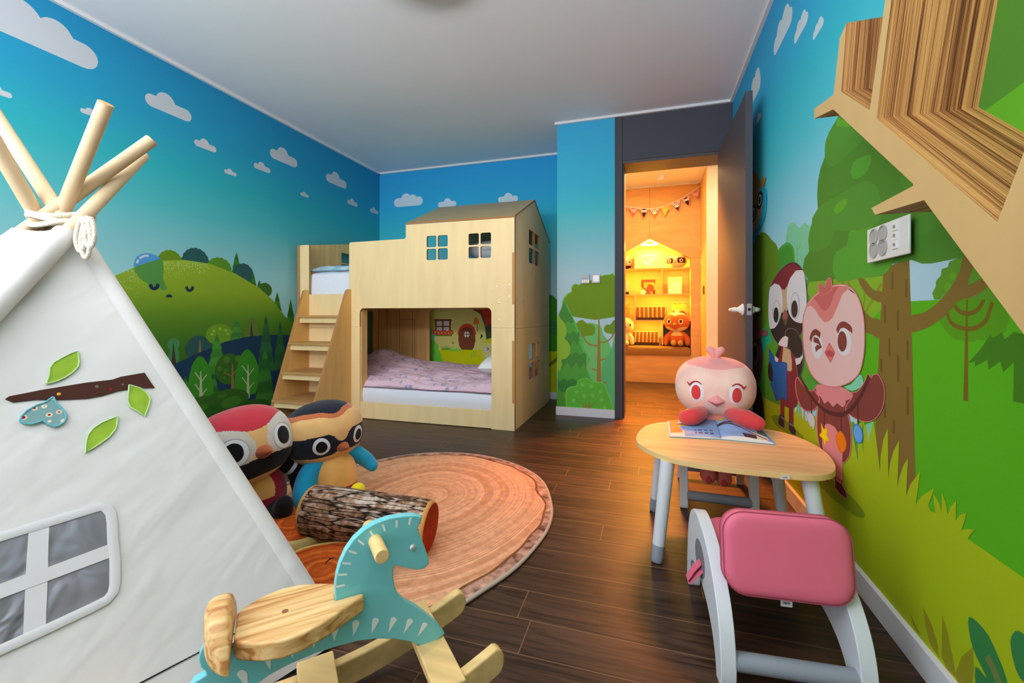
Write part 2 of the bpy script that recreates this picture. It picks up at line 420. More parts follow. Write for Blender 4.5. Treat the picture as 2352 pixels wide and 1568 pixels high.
# ---------------------------------------------------------------- back wall (behind the bunk)
W = Mural('Y', YB, -1)
W.face([(XL, 0), (-.686, 0), (-.686, ZC), (XL, ZC)], skyB, 0)
cb_ = pm('printed_cloud_back', 180, 195, 205, KB)
W.cloud(905, 971, 930, 474, cb_, ((.42, .17), (.66, .12))); W.cloud(1006, 1048, 1020, 475.5, cb_, ((.52, .2),)); W.cloud(1144, 1190, 1160, 464, cb_, ((.5, .2),))
def gB(n, r, g, b, k=1.55): return pm('printb_' + n, r, g, b, k)
W.px([(1225, 690), (1240, 684), (1262, 676), (1272, 680), (1276, 686), (1290, 692), (1290, 820), (1225, 820)], gB('green', 48, 118, 30), 0)
W.px([(1225, 738), (1290, 737), (1290, 768), (1225, 768)], gB('green2', 44, 105, 50), 0)
W.px([(1225, 808), (1290, 806), (1290, 1000), (1225, 1000)], gB('lime', 150, 170, 5), 0)
W.line([(1240, 850), (1262, 838), (1282, 822), (1290, 812)], .03, gB('bark', 110, 90, 35))
# mushroom house seen through the bunk's rear opening
BI = Zm(800, 680, 5.6); kk = 2.6
def gH(n, r, g, b): return pm('printh_' + n, r, g, b, kk)
W.px(BI([(900, 160), (2300, 160), (2300, 1300), (900, 1300)]), gH('cream', 200, 165, 95), 0)
W.px(BI([(1650, 160), (2300, 160), (2300, 1300), (1770, 1300), (1775, 560), (1755, 380), (1700, 230)]), gH('dark_green', 48, 62, 42), 0)
W.px(BI([(1600, 160), (2300, 160), (2300, 400), (1980, 300), (1755, 385), (1765, 300), (1740, 240), (1690, 190)]), gH('red', 150, 45, 35), 0)
W.px(BI([(1590, 165), (1690, 175), (1740, 220), (1765, 300), (1755, 330), (1700, 235), (1640, 195)]), gH('brown', 95, 58, 32), 2)
W.px(BI([(900, 400), (1060, 410), (1110, 490), (1110, 560), (1080, 610), (900, 640)]), gH('mint', 100, 180, 130), 3)
W.px(BI([(900, 688), (2300, 690), (2300, 1300), (900, 1300)]), gH('lime', 155, 185, 5), 0)
W.px(BI([(850, 600), (1000, 590), (1060, 575), (1120, 585), (1160, 640), (1155, 690), (1195, 740), (1195, 790), (1225, 850), (1225, 900), (1200, 1100), (850, 1100)]), gH('bush', 85, 165, 55), 3)
gt = gH('tuft', 60, 130, 40); gt2 = gH('tuft2', 100, 190, 50)
def tuft(x0, x1, y, h, n, m):
    pts = [(x0, y)]
    for k in range(n):
        xa = x0 + (x1 - x0) * (k + .5) / n; hh = h * (.55 + .45 * math.sin(PI * (k + .7) / (n + .4)))
        pts += [(xa + (xa - (x0 + x1) / 2) * .15, y - hh), (x0 + (x1 - x0) * (k + 1) / n, y - h * .15)]
    pts.append((x1, y)); W.px(BI(pts), m, 0)
tuft(1200, 1320, 690, 62, 11, gt); tuft(1305, 1460, 710, 72, 13, gt2)
wn = gH('window_brown', 82, 48, 22); wh = gH('pane', 205, 205, 225)
W.px(BI([(1108, 296), (1328, 296), (1328, 318), (1318, 318), (1318, 470), (1118, 470), (1118, 318), (1108, 318)]), wn, 0)
for x0, x1, y0, y1 in ((1136, 1208, 318, 382), (1226, 1298, 318, 382), (1136, 1208, 396, 455), (1226, 1298, 396, 455)): W.px(BI([(x0, y0), (x1, y0), (x1, y1), (x0, y1)]), wh, 0)
W.px(BI([(1110, 485), (1335, 490), (1330, 514), (1114, 512)]), gH('planter', 70, 105, 25), 0)
for x, y in ((1115, 462), (1160, 468), (1203, 470), (1243, 466), (1290, 474), (1325, 464)): 
    u, v = BI([(x, y)])[0]; W.scallop(u, v, 4.6, 4.8, gH('flower', 170, 60, 45), n=6, amp=.25); W.ell(u, v, 1.6, 1.7, gH('flower_eye', 235, 170, 60), 8)
W.px(BI([(1405, 498), (1415, 440), (1440, 395), (1480, 362), (1530, 352), (1580, 365), (1620, 405), (1640, 455), (1645, 498), (1625, 498), (1605, 450), (1560, 410), (1525, 402), (1470, 420), (1435, 470), (1428, 498)]), gH('arch_red', 190, 55, 35), 0)
W.px(BI([(1415, 560), (1420, 480), (1450, 425), (1500, 397), (1550, 397), (1600, 430), (1630, 490), (1636, 570), (1618, 650), (1600, 690), (1458, 688), (1428, 640)]), gH('door_brown', 92, 52, 34), 0)
W.px(BI([(1489, 490), (1495, 468), (1510, 455), (1540, 455), (1555, 475), (1556, 505), (1540, 525), (1508, 526), (1492, 512)]), wh, 2)
W.line(BI([(1522, 452), (1522, 528)]), .008, gH('door_brown', 92, 52, 34), 0); W.line(BI([(1486, 490), (1560, 490)]), .008, gH('door_brown', 92, 52, 34), 0)
W.px(BI([(1606, 362), (1618, 300), (1640, 272), (1655, 275), (1675, 310), (1688, 360)]), gH('bell', 200, 100, 40), 0); W.line(BI([(1662, 365), (1660, 445)]), .006, wn, 0)
W.px(BI([(1333, 588), (1360, 588), (1360, 614), (1333, 614)]), gH('brick', 140, 100, 50), 0)
nt_ = gH('note', 90, 170, 50)
W.line(BI([(1700, 545), (1712, 480), (1728, 520)]), .008, nt_, 0); W.line(BI([(1586, 790), (1596, 722), (1632, 708), (1626, 772)]), .008, nt_, 0)
for x, y in ((1702, 546), (1586, 790), (1624, 770), (1606, 852)): u, v = BI([(x, y)])[0]; W.ell(u, v, 2, 1.5, nt_, 10)
W.px(BI([(1660, 720), (1665, 690), (1700, 700), (1720, 640), (1760, 570), (1830, 540), (1900, 560), (1960, 700), (1960, 1000), (1800, 1000), (1790, 840), (1720, 810)]), gH('bird_green', 165, 190, 30), 2)
W.px(BI([(1725, 700), (1760, 780), (1850, 830), (1960, 830), (1960, 640), (1800, 610)]), gH('bird_cream', 215, 215, 130), 2)
u, v = BI([(1778, 680)])[0]; W.ell(u, v, 12.2, 13.5, gH('white', 235, 235, 220)); W.ell(u, v, 10.6, 11.8, gH('ring_lime', 170, 190, 40)); W.ell(u + .8, v + .6, 6.8, 8, gH('white', 235, 235, 220))
W.line(BI([(1780, 658), (1812, 682), (1778, 692)]), .01, gH('blue_ink', 30, 40, 120), 0)
W.done('wall_back')

# ---------------------------------------------------------------- column / door wall left part
W = Mural('Y', YC, -1)
W.face([(-.686, 0), (-.237, 0), (-.237, ZC), (-.686, ZC)], skyC, 0)
CZ = Zm(1240, 600, 4.1272)
def gC(n, r, g, b): return pm('printc_' + n, r, g, b, KC)
def clipc(pts): return [(min(max(u, 1280.3), 1412.2), v) for u, v in pts]
olv = gC('crown', 108, 145, 35); olr = gC('crown_rim', 118, 178, 52)
W.px(clipc(CZ([(210, 400), (225, 345), (260, 305), (300, 285), (298, 250), (315, 222), (345, 212), (375, 222), (400, 195), (480, 180), (540, 160), (600, 130), (660, 125), (720, 140), (720, 527), (330, 527), (230, 460)])), olr, 2)
W.px(clipc(CZ([(222, 400), (238, 352), (268, 318), (305, 292), (303, 256), (320, 230), (345, 220), (378, 230), (405, 203), (482, 188), (542, 168), (600, 140), (660, 133), (720, 150), (720, 527), (330, 527), (240, 460)])), olv, 2)
mintg = gC('mint', 108, 188, 108)
W.px(clipc(CZ([(380, 700), (440, 590), (520, 590), (580, 620), (605, 700), (650, 750), (680, 830), (720, 700), (720, 1500), (380, 1500)])), mintg, 2)
W.px(clipc(CZ([(565, 1410), (580, 1100), (600, 960), (680, 830), (704, 770), (720, 830), (720, 1410)])), gC('mint_dark', 92, 176, 112), 0)
W.px(clipc(CZ([(330, 630), (350, 580), (400, 555), (450, 590), (500, 600), (525, 640), (515, 690), (470, 706), (380, 704)])), olv, 3)
W.px(clipc(CZ([(605, 640), (630, 600), (665, 600), (690, 570), (740, 560), (740, 678), (630, 678)])), olv, 3)
brk = gC('bark', 150, 122, 55)
W.line(CZ([(375, 690), (400, 690), (430, 750), (480, 790), (548, 802)]), .013, brk); W.line(clipc(CZ([(570, 766), (630, 760), (680, 720), (706, 670)])), .011, brk)
W.px(CZ([(555, 520), (566, 520), (582, 1150), (537, 1150)]), brk, 0); W.px(CZ([(557, 520), (561, 290), (564, 520)]), gC('bark_faint', 125, 142, 42), 0)
W.line(CZ([(575, 936), (625, 922)]), .011, brk, 0); W.line(CZ([(492, 1018), (545, 1034)]), .011, brk, 0); W.line(CZ([(585, 1160), (632, 1148)]), .011, brk, 0)
tn = gC('pink_branch', 158, 160, 110)
W.px(CZ([(447, 790), (455, 790), (464, 1120), (440, 1120)]), tn, 0); W.line(CZ([(460, 965), (500, 920), (540, 860)]), .008, tn); 
pA, pB, pR = gC('pine_a', 82, 158, 62), gC('pine_b', 72, 138, 60), gC('pine_rim', 85, 180, 92)
W.px(clipc(CZ([(160, 520), (200, 450), (232, 355), (260, 420), (300, 500), (335, 575), (328, 562), (390, 690), (420, 775), (400, 780), (480, 930), (440, 1000), (520, 1170), (520, 1440), (160, 1440)])), pR, 0)
W.px(clipc(CZ([(160, 530), (200, 460), (230, 365), (262, 450), (330, 575), (318, 570), (385, 760), (365, 755), (430, 900), (395, 890), (470, 1100), (520, 1200), (520, 1440), (160, 1440)])), pA, 0)
def zig(y0, y1, xs, m, dn=70):
    top = [(x, y0 + (k % 2) * 26) for k, x in enumerate(xs)]; bot = [(x, y1 + (k % 2) * dn) for k, x in enumerate(xs)]
    W.px(clipc(CZ(top + bot[::-1])), m, 0)
W.px(clipc(CZ([(160, 530), (200, 460), (230, 365), (262, 450), (328, 570), (290, 590), (270, 565), (240, 590), (215, 560), (160, 600)])), pB, 0)
zig(660, 740, [180, 210, 245, 280, 320, 350, 375], pB, 60); zig(860, 960, [160, 210, 262, 300, 345, 380, 420, 440], pB, 60); zig(1110, 1230, [160, 190, 230, 265, 310, 350, 385], gC('pine_c', 58, 128, 58), 60)
W.px(clipc(CZ([(160, 535), (200, 548), (235, 590), (254, 650), (245, 710), (232, 735), (265, 760), (288, 820), (275, 890), (235, 925), (200, 935), (212, 970), (200, 1005), (160, 1020)])), gC('lime_bush', 138, 182, 58), 3)
W.px(clipc(CZ([(160, 1215), (200, 1230), (235, 1280), (245, 1340), (243, 1440), (160, 1440)])), gC('round_bush', 72, 148, 52), 3)
W.line(CZ([(250, 1375), (248, 1300), (225, 1270)]), .012, brk)
W.px(clipc(CZ([(248, 1380), (243, 1250), (270, 1195), (345, 1175), (355, 1135), (400, 1108), (450, 1108), (500, 1140), (560, 1140), (620, 1165), (640, 1230), (665, 1280), (680, 1340), (668, 1440), (250, 1440)])), gC('bush_rim', 110, 195, 80), 3)
W.px(clipc(CZ([(255, 1380), (252, 1255), (278, 1205), (350, 1184), (362, 1142), (402, 1117), (450, 1117), (500, 1149), (560, 1149), (612, 1172), (632, 1235), (656, 1285), (670, 1340), (660, 1440), (255, 1440)])), gC('bush', 92, 178, 58), 3)
for x, y in ((403, 1168), (487, 1182), (348, 1242), (420, 1275), (499, 1272), (575, 1236), (320, 1316), (583, 1312), (613, 1385)): u, v = CZ([(x, y)])[0]; W.ell(u, v, 4.6, 4.6, gC('berry', 112, 192, 82), 14)
for x in (388, 430, 480, 525): W.line(CZ([(445 + (x - 445) * .3, 1392), (x, 1328)]), (.012, .003), brk, 0)
W.done('wall_column')
bm = new(); box(bm, -.69, -.686, YC, YB, 0, ZC); struct('wall_column_side', bm, skyC, smooth=False)
# ---------------------------------------------------------------- right wall
W = Mural('X', XR, -1)
W.face([(-1.0, 0), (YC, 0), (YC, ZC), (-1.0, ZC)], skyR, 0)
def gR(n, r, g, b): return pm('printr_' + n, r, g, b, KR)
T = Zm(1840, 0, 3.0156); A5 = Zm(1640, 500, 3.9196); A6 = Zm(1640, 860, 4.3565); Z2 = Zm(1960, 560, 3.5638); Z3 = Zm(1900, 1000, 2.761); DD = Zm(1690, 380, 2.6133)
cr = gR('cloud', 188, 200, 205)
three = ((.18, .16), (.42, .2), (.66, .14))
W.cloud(1777, 1820, 1782, 124, cr, ((.35, .17), (.66, .21))); W.cloud(1824, 1856, 1827, 100, cr, ((.35, .17), (.66, .21))); W.cloud(1867, 1892, 1870, 91, cr, ((.35, .17), (.66, .21)))
W.cloud(1716, 1747, 1727, 240, cr, ((.5, .17), (.75, .2))); W.cloud(1737, 1748, 1739, 284, cr, ((.5, .2),))
W.px(A5([(645, 250), (655, 130), (680, 60), (725, 42), (765, 90), (815, 46), (860, 75), (960, 60), (960, 620), (720, 620), (720, 380), (690, 260)]), gR('teal_trees', 118, 190, 150), 3)
W.line(A5([(750, 400), (750, 210)]), (.012, .004), gR('teal_twig', 120, 165, 110), 0); W.line(A5([(752, 290), (775, 260), (782, 220)]), .006, gR('teal_twig', 120, 165, 110))
W.px(A5([(560, 600), (570, 330), (600, 260), (655, 222), (700, 245), (725, 330), (725, 700), (560, 700)]), gR('green_far_rim', 70, 155, 55), 3)
W.px(A5([(570, 600), (580, 340), (610, 275), (655, 245), (690, 262), (712, 335), (715, 700), (570, 700)]), gR('green_far', 62, 140, 45), 3)
W.px(A5([(100, 1700), (200, 250), (380, 170), (430, 130), (480, 150), (520, 200), (560, 240), (582, 330), (580, 560), (600, 1700)]), gR('olive_near', 92, 128, 25), 3)
W.line(A5([(430, 1000), (425, 420)]), (.012, .004), gR('olive_twig', 88, 100, 30), 0); W.line(A5([(440, 600), (470, 540), (482, 480)]), .008, gR('olive_twig', 88, 100, 30))
mg = gR('mid_field', 82, 148, 42); lg = gR('leaf_light', 120, 165, 38)
W.px(A5([(380, 1200), (480, 900), (800, 560), (1700, 450), (1800, 1700), (380, 1700)]), mg, 0)
W.px(A5([(860, 575), (1520, 500), (1520, 900), (1480, 1130), (1390, 1170), (1200, 1100), (950, 1000), (880, 760)]), lg, 2)
tw = gR('orange_twig', 135, 130, 35)
W.line(A5([(1150, 580), (1360, 860), (1510, 590)]), .012, tw, 0); W.line(A5([(1345, 850), (1360, 680)]), .008, tw, 0); W.line(A5([(1210, 575), (1230, 640)]), .012, tw, 0)
W.px(A5([(480, 1010), (520, 1100), (480, 1140), (430, 1240), (430, 1010)]), gR('teal_leaf', 30, 165, 130), 3)
# bright meadow
hz = W.h
bright = gR('meadow', 82, 165, 18)
zb = W.h(2092, 692)[1]
yl = W.h(*A5([(1300, 1000)])[0])[0]
W.face([(-1.0, 0), (yl, 0), (yl, zb * .9), (W.h(2092, 692)[0] + .1, zb), (-1.0, zb)], bright)
# far right darker forest shapes
fd = gR('forest_dark', 62, 118, 22)
W.px(Z2([(710, 640), (720, 560), (830, 400), (1000, 330), (1250, 500), (1250, 720), (1060, 790), (1020, 780), (1000, 800), (960, 800), (870, 790), (790, 750)]), gR('forest_soft', 82, 145, 20), 2)
W.px(Z2([(940, 975), (1030, 880), (1125, 740), (1135, 760), (1150, 770), (1220, 720), (1240, 780), (1320, 720), (1500, 760), (1800, 900), (1800, 1320), (1700, 1310), (1420, 1310), (1310, 1290), (1318, 970), (1230, 1050), (1205, 960), (1110, 1030), (1100, 950), (995, 1005), (1000, 960)]), fd, 0)
sm = gR('sapling', 112, 92, 22)
W.px(Z2([(927, 450), (940, 450), (943, 1290), (902, 1280)]), sm, 0); W.line(Z2([(770, 565), (800, 640), (860, 680), (935, 695), (1020, 680), (1090, 620), (1140, 475)]), .009, sm); W.line(Z2([(830, 505), (870, 550), (935, 570), (1010, 545), (1060, 480), (1090, 380)]), .009, sm)
W.px(Z2([(460, 470), (460, 120), (520, 110), (800, 100), (790, 145), (775, 190), (725, 205), (718, 260), (680, 300), (675, 355), (648, 400), (662, 455)]), gR('pond', 165, 198, 210), 0)
W.px(Z2([(662, 455), (648, 400), (675, 355), (680, 300), (718, 260), (725, 205), (775, 190), (790, 145), (900, 100), (1100, 130), (1300, 400), (1230, 455)]), gR('shrub', 88, 142, 35), 0)
for x, y, r in ((815, 258, 28), (776, 350, 30), (745, 445, 26)): u, v = Z2([(x, y)])[0]; W.ell(u, v, r / 3.56, r / 3.56 * 1.2, gR('shrub_dot', 98, 155, 30), 14)
bk = gR('trunk', 122, 98, 42)
W.px(Z2([(470, 590), (560, 570), (660, 510), (760, 410), (830, 310), (880, 205), (915, 80), (1000, 160), (985, 195), (935, 340), (1050, 285), (1105, 350), (960, 440), (855, 470), (760, 580), (640, 670), (540, 710), (470, 718)]), bk, 2)
W.px(Z2([(40, 285), (95, 290), (140, 350), (190, 385), (240, 390), (240, 478), (160, 455), (90, 390)]), bk, 2)
W.px(A5([(1330, 830), (1420, 900), (1510, 925), (1500, 1085), (1420, 1050), (1340, 1000)]), bk, 2)
W.px(Z2([(250, 200), (460, 120), (472, 470), (490, 1100), (502, 1568)]) + Z3([(566, 440), (420, 420)]) + A6([(1665, 1000), (1620, 560)]) + Z2([(185, 1480), (205, 1000), (232, 480)]), bk, 0)
dkb = gR('bark_line', 98, 78, 30)
for x, y0, y1 in ((322, 230, 370), (436, 290, 440), (262, 500, 650), (368, 545, 710), (298, 770, 920), (448, 790, 950), (370, 910, 1130), (232, 940, 1050), (450, 1170, 1400), (262, 1310, 1420), (335, 1440, 1550)):
    W.line(Z2([(x, y0), (x, y1)]), .008, dkb, 0)
crown = gR('crown', 74, 128, 40)
W.face([W.h(u, v) for u, v in T([(262, 800), (235, 850), (195, 915), (172, 1000), (165, 1090), (135, 1170), (118, 1260), (113, 1350), (118, 1450), (100, 1510)]) + A5([(905, 0), (870, 100), (850, 200), (860, 300), (815, 370), (800, 470), (860, 575), (1080, 555), (1520, 518), (1580, 470), (1605, 415)]) + Z2([(480, 130), (560, 160), (640, 160), (740, 140), (910, 105)])] + [(.3, 1.0), (.3, 2.3), (1.02, 2.3), (1.12, 1.5), (1.45, 1.4)], crown)
l1 = gR('crown_light', 80, 150, 45); l2 = gR('crown_mid', 78, 138, 45); l3 = gR('crown_yellow', 92, 158, 42)
W.px(A5([(1080, 500), (1075, 400), (1100, 310), (1200, 245), (1215, 150), (1260, 80), (1380, 40), (1500, 150), (1620, 250), (1610, 400), (1560, 490), (1500, 520), (1300, 545), (1120, 574)]), l1, 2)
W.px(A5([(905, -20), (990, 5), (1070, 60), (1075, 180), (1010, 270), (900, 305), (870, 300), (850, 200), (880, 60)]), l2, 2)
W.px(T([(250, 815), (290, 830), (345, 870), (300, 920), (270, 955), (248, 900)]), l3, 2)
W.px(T([(170, 1090), (200, 1150), (260, 1130), (400, 1000), (425, 960), (340, 880), (230, 880), (190, 930), (168, 1000)]), l2, 2)
W.px(T([(345, 1190), (370, 1120), (440, 1080), (485, 1075), (480, 1140), (440, 1210), (370, 1240)]), l1, 2)
W.px(T([(120, 1440), (300, 1330), (400, 1270), (480, 1255), (540, 1320), (560, 1420), (555, 1500), (500, 1568), (300, 1600), (80, 1568)]), l2, 2)
W.px(T([(230, 1450), (260, 1400), (320, 1378), (310, 1430), (250, 1485)]), l3, 2)
W.px(T([(690, 1260), (700, 1210), (760, 1240), (775, 1285), (730, 1320)]), l2, 2)
W.px([(2255, 300), (2262, 255), (2380, 170), (2420, 400), (2380, 330), (2300, 300)], gR('crown_patch', 88, 158, 34), 0)
# lime foreground with grass blades
for pts in (((820, 430), (845, 250), (862, 330), (868, 480)), ((890, 480), (905, 330), (915, 460), (925, 480)), ((1010, 430), (1035, 310), (1030, 560), (1000, 560)), ((1000, 540), (980, 400), (960, 560))):
    W.px(A6(list(pts)), gR('teal_blade', 110, 190, 140), 0)
lime = gR('lime', 158, 176, 16)
bl = [(495, 222), (560, 262), (640, 300), (700, 325), (760, 312), (790, 330), (800, 300), (815, 400), (835, 330), (850, 440), (870, 340), (885, 470), (905, 360), (915, 480), (960, 430), (1100, 400)]
W.face([(-1.0, 0), (W.h(*A6([(430, 100)])[0])[0], 0), W.h(*A6([(430, 100)])[0])] + [W.h(u, v) for u, v in A6(bl + [(1380, 470), (1440, 500), (1500, 468), (1520, 520), (1590, 600), (1602, 470), (1625, 620), (1650, 820), (1666, 975), (1672, 820), (1700, 650), (1745, 538), (1747, 800), (1750, 1045), (1765, 900), (1800, 770), (1857, 660), (1850, 900), (1840, 1130), (1860, 1030), (1900, 910), (1947, 838), (1938, 1020)]) + Z3([(505, 385), (530, 310), (595, 226), (580, 330), (566, 437), (600, 385), (684, 332), (665, 390), (645, 440), (662, 480), (688, 490), (648, 425), (690, 492), (675, 362), (720, 440), (728, 492), (733, 365), (755, 420), (770, 500), (785, 455), (822, 412), (820, 540), (845, 505), (889, 490), (870, 560), (857, 600), (890, 592), (940, 597), (915, 625), (895, 655), (1000, 725), (1248, 900), (1500, 1100)])] + [(.35, .1), (.3, 0)], lime)
for b_, c_ in (([(1380, 480), (1400, 470), (1440, 560), (1445, 870), (1400, 640)], (70, 150, 60)), ([(1490, 480), (1500, 500), (1500, 700), (1512, 890), (1480, 620)], (70, 150, 60)), ([(1520, 500), (1600, 470), (1612, 640), (1585, 915), (1560, 700)], (120, 195, 160))):
    W.px(A6(b_), gR('blade%d' % c_[0], *c_), 0)
W.px(A6([(1505, 470), (1530, 620), (1550, 760), (1560, 620), (1602, 465), (1630, 640), (1660, 980), (1500, 900)]), lime, 0)
# brown grass, big leaf blades at the bottom
bt = gR('brown_blade', 138, 135, 25)
for p in ([(610, 1085), (660, 1180), (700, 1300), (720, 1420), (660, 1330), (630, 1220)], [(735, 1140), (765, 1230), (800, 1400), (825, 1540), (760, 1480), (730, 1400)], [(525, 1120), (560, 1190), (600, 1270), (560, 1230)], [(930, 1340), (935, 1480), (920, 1640), (830, 1600), (820, 1500), (860, 1400)]):
    W.px(Z3(p), bt, 0)
lf = gR('big_leaf', 50, 120, 62)
W.px(Z3([(903, 1150), (960, 1185), (1030, 1270), (1090, 1400), (1130, 1500), (1150, 1600), (1060, 1600), (990, 1480), (930, 1350), (905, 1240)]), lf, 2)
W.px(Z3([(1168, 1310), (1185, 1255), (1220, 1238), (1270, 1280), (1330, 1400), (1330, 1600), (1230, 1540), (1185, 1420)]), lf, 2)
W.px(Z3([(945, 1465), (1000, 1520), (1060, 1600), (1000, 1700), (950, 1600)]), lf, 2)
W.line(Z3([(1020, 1400), (1060, 1480), (1100, 1580)]), .018, gR('leaf_vein', 105, 120, 62), 0)
# printed ground shades under the two birds (part of the print)
sh = gR('print_shade', 118, 140, 14)
W.px(A6([(580, 420), (610, 405), (660, 415), (760, 490), (870, 590), (905, 640), (850, 640), (760, 600), (650, 530), (600, 470)]), sh, 2)
W.px(A6([(1000, 1000), (1130, 1010), (1250, 1110), (1400, 1240), (1490, 1350), (1518, 1405), (1495, 1432), (1430, 1420), (1300, 1330), (1150, 1200), (1040, 1080)]), sh, 2)
# ---- bird in maroon with a blue book
mar = gR('maroon', 118, 40, 48); blk = gR('black', 46, 40, 38); wht = gR('white', 205, 205, 208); gry = gR('grey_rim', 112, 116, 120); tan = gR('tan', 182, 165, 130); blu = gR('book_blue', 35, 92, 160); blu2 = gR('book_blue_dark', 38, 60, 150)
W.px(A6([(668, 255), (710, 258), (708, 430), (668, 405)]), mar, 0); W.px(A6([(752, 320), (799, 330), (799, 495), (752, 470)]), mar, 0)
for off, mm in ((0, gry), (1, blk)):
    g = 5 * off
    W.px(A6([(665 + g, 388 + g), (712 - g, 412), (712 - g, 542 - 2 * g), (680, 525 - g), (645 + g, 490), (645 + g, 440)]), mm, 0); W.px(A6([(750 + g, 462 + g), (802 - g, 490), (803 - g, 520), (828 - g, 560), (824 - g, 614 - 2 * g), (775 + g, 590), (750 + g, 545)]), mm, 0)
W.line(A6([(672, 420), (704, 445)]), .009, gry, 0); W.line(A6([(757, 488), (796, 512)]), .009, gry, 0)
W.px(A5([(585, 1130), (700, 1140), (742, 1260), (765, 1380), (770, 1420)]) + A6([(845, 250), (822, 318), (780, 340), (735, 328), (700, 305), (668, 262)]) + A5([(640, 1400), (578, 1290)]), mar, 2)
W.px(A5([(628, 1160), (690, 1190), (705, 1290), (705, 1372), (690, 1382), (665, 1376), (615, 1300)]), tan, 0)
W.px(A5([(600, 1150), (612, 1165), (598, 1230), (575, 1302), (550, 1285), (552, 1250), (575, 1190)]), blk, 0); W.px(A5([(553, 1240), (585, 1272), (575, 1305), (549, 1283)]), wht, 0)
W.px(A5([(488, 1380), (495, 1310), (515, 1296), (535, 1400), (530, 1460), (515, 1475), (495, 1440)]), blk, 3)
W.px(A5([(497, 1178), (530, 1230), (560, 1298), (600, 1293), (640, 1298), (663, 1310), (662, 1500)]) + A6([(738, 272), (712, 245), (680, 240), (625, 264), (600, 180), (567, 90)]) + A5([(512, 1495), (530, 1460), (530, 1400), (500, 1290)]), blu2, 0)
W.px(A5([(502, 1195), (530, 1240), (556, 1305), (600, 1300), (640, 1305), (657, 1316), (656, 1500)]) + A6([(731, 262), (712, 237), (680, 233), (628, 252), (606, 180), (573, 90)]) + A5([(518, 1495), (538, 1460), (536, 1400), (506, 1290)]), blu, 0)
W.line(A5([(556, 1340), (560, 1568)]) + A6([(625, 230)]), .005, blu2, 0)
W.px(A5([(488, 1385), (498, 1315), (515, 1305), (533, 1380), (530, 1440), (518, 1470), (500, 1450)]), blk, 3)
hd = [(488, 760), (503, 640), (560, 520), (640, 430), (722, 396), (792, 448), (832, 560), (845, 740), (828, 900), (803, 1010), (763, 1085), (700, 1152), (640, 1164), (568, 1124), (517, 1030), (493, 900)]
W.px(A5(hd), gry, 3)
cx, cy = 668, 780
W.px(A5([(cx + (x - cx) * .985, cy + (y - cy) * .99) for x, y in hd]), blk, 3)
W.px(A5([(508, 625), (560, 525), (640, 436), (720, 404), (788, 452), (803, 480), (790, 600), (640, 660), (520, 660)]), mar, 0)
W.px(A5([(590, 600), (640, 600), (720, 560), (665, 830), (640, 860), (610, 850)]), tan, 0)
W.px(A5([(508, 628), (547, 590), (592, 605), (617, 680), (618, 800), (600, 900), (565, 975), (530, 998), (505, 988), (494, 880), (494, 760)]), wht, 3)
W.px(A5([(803, 473), (746, 472), (692, 540), (664, 640), (662, 760), (680, 860), (720, 922), (770, 945), (806, 940), (832, 860), (839, 740), (826, 560)]), wht, 3)
W.px(A5([(508, 626), (560, 527), (640, 437), (720, 404), (788, 452), (801, 471), (742, 474), (692, 540), (664, 612), (640, 650), (615, 640), (592, 605), (550, 590)]), mar, 0)
W.px(A5([(643, 820), (674, 880), (650, 978), (615, 900)]), gR('beak_dark', 92, 74, 42), 0); W.px(A5([(640, 820), (672, 882), (650, 914), (620, 900)]), gR('beak', 140, 88, 72), 2)
for (x, y, a, b) in ((567, 845, 36, 102), (733, 792, 43, 120)):
    u, v = A5([(x, y)])[0]; W.ell(u, v, a / 3.92, b / 3.92, gry); W.ell(u, v, (a - 4) / 3.92, (b - 4) / 3.92, wht)
u, v = A5([(563, 873)])[0]; W.ell(u, v, 6, 17.5, blk); u, v = A5([(729, 821)])[0]; W.ell(u, v, 7.6, 20, gR('eye_brown', 58, 46, 40))
W.px(A5([(585, 1140), (605, 1095), (640, 1065), (672, 1075), (672, 1155), (630, 1160)]), wht, 2)
W.px(A5([(760, 1080), (805, 1180), (812, 1290), (800, 1370), (780, 1430), (762, 1437), (748, 1350), (738, 1270), (720, 1200)]), gry, 2)
W.px(A5([(765, 1090), (800, 1180), (807, 1290), (796, 1370), (780, 1424), (764, 1430), (753, 1350), (742, 1270), (725, 1200)]), blk, 2)
W.px(A5([(735, 1270), (770, 1255), (802, 1220), (806, 1255), (780, 1312), (745, 1326)]), wht, 0)
hn = [(645, 1060), (650, 1015), (690, 992), (745, 1010), (785, 1080), (806, 1150), (802, 1232), (762, 1266), (722, 1244), (690, 1190), (665, 1160), (672, 1078)]
W.px(A5(hn), gry, 2); W.px(A5([(725 + (x - 725) * .95, 1130 + (y - 1130) * .965) for x, y in hn]), blk, 2)
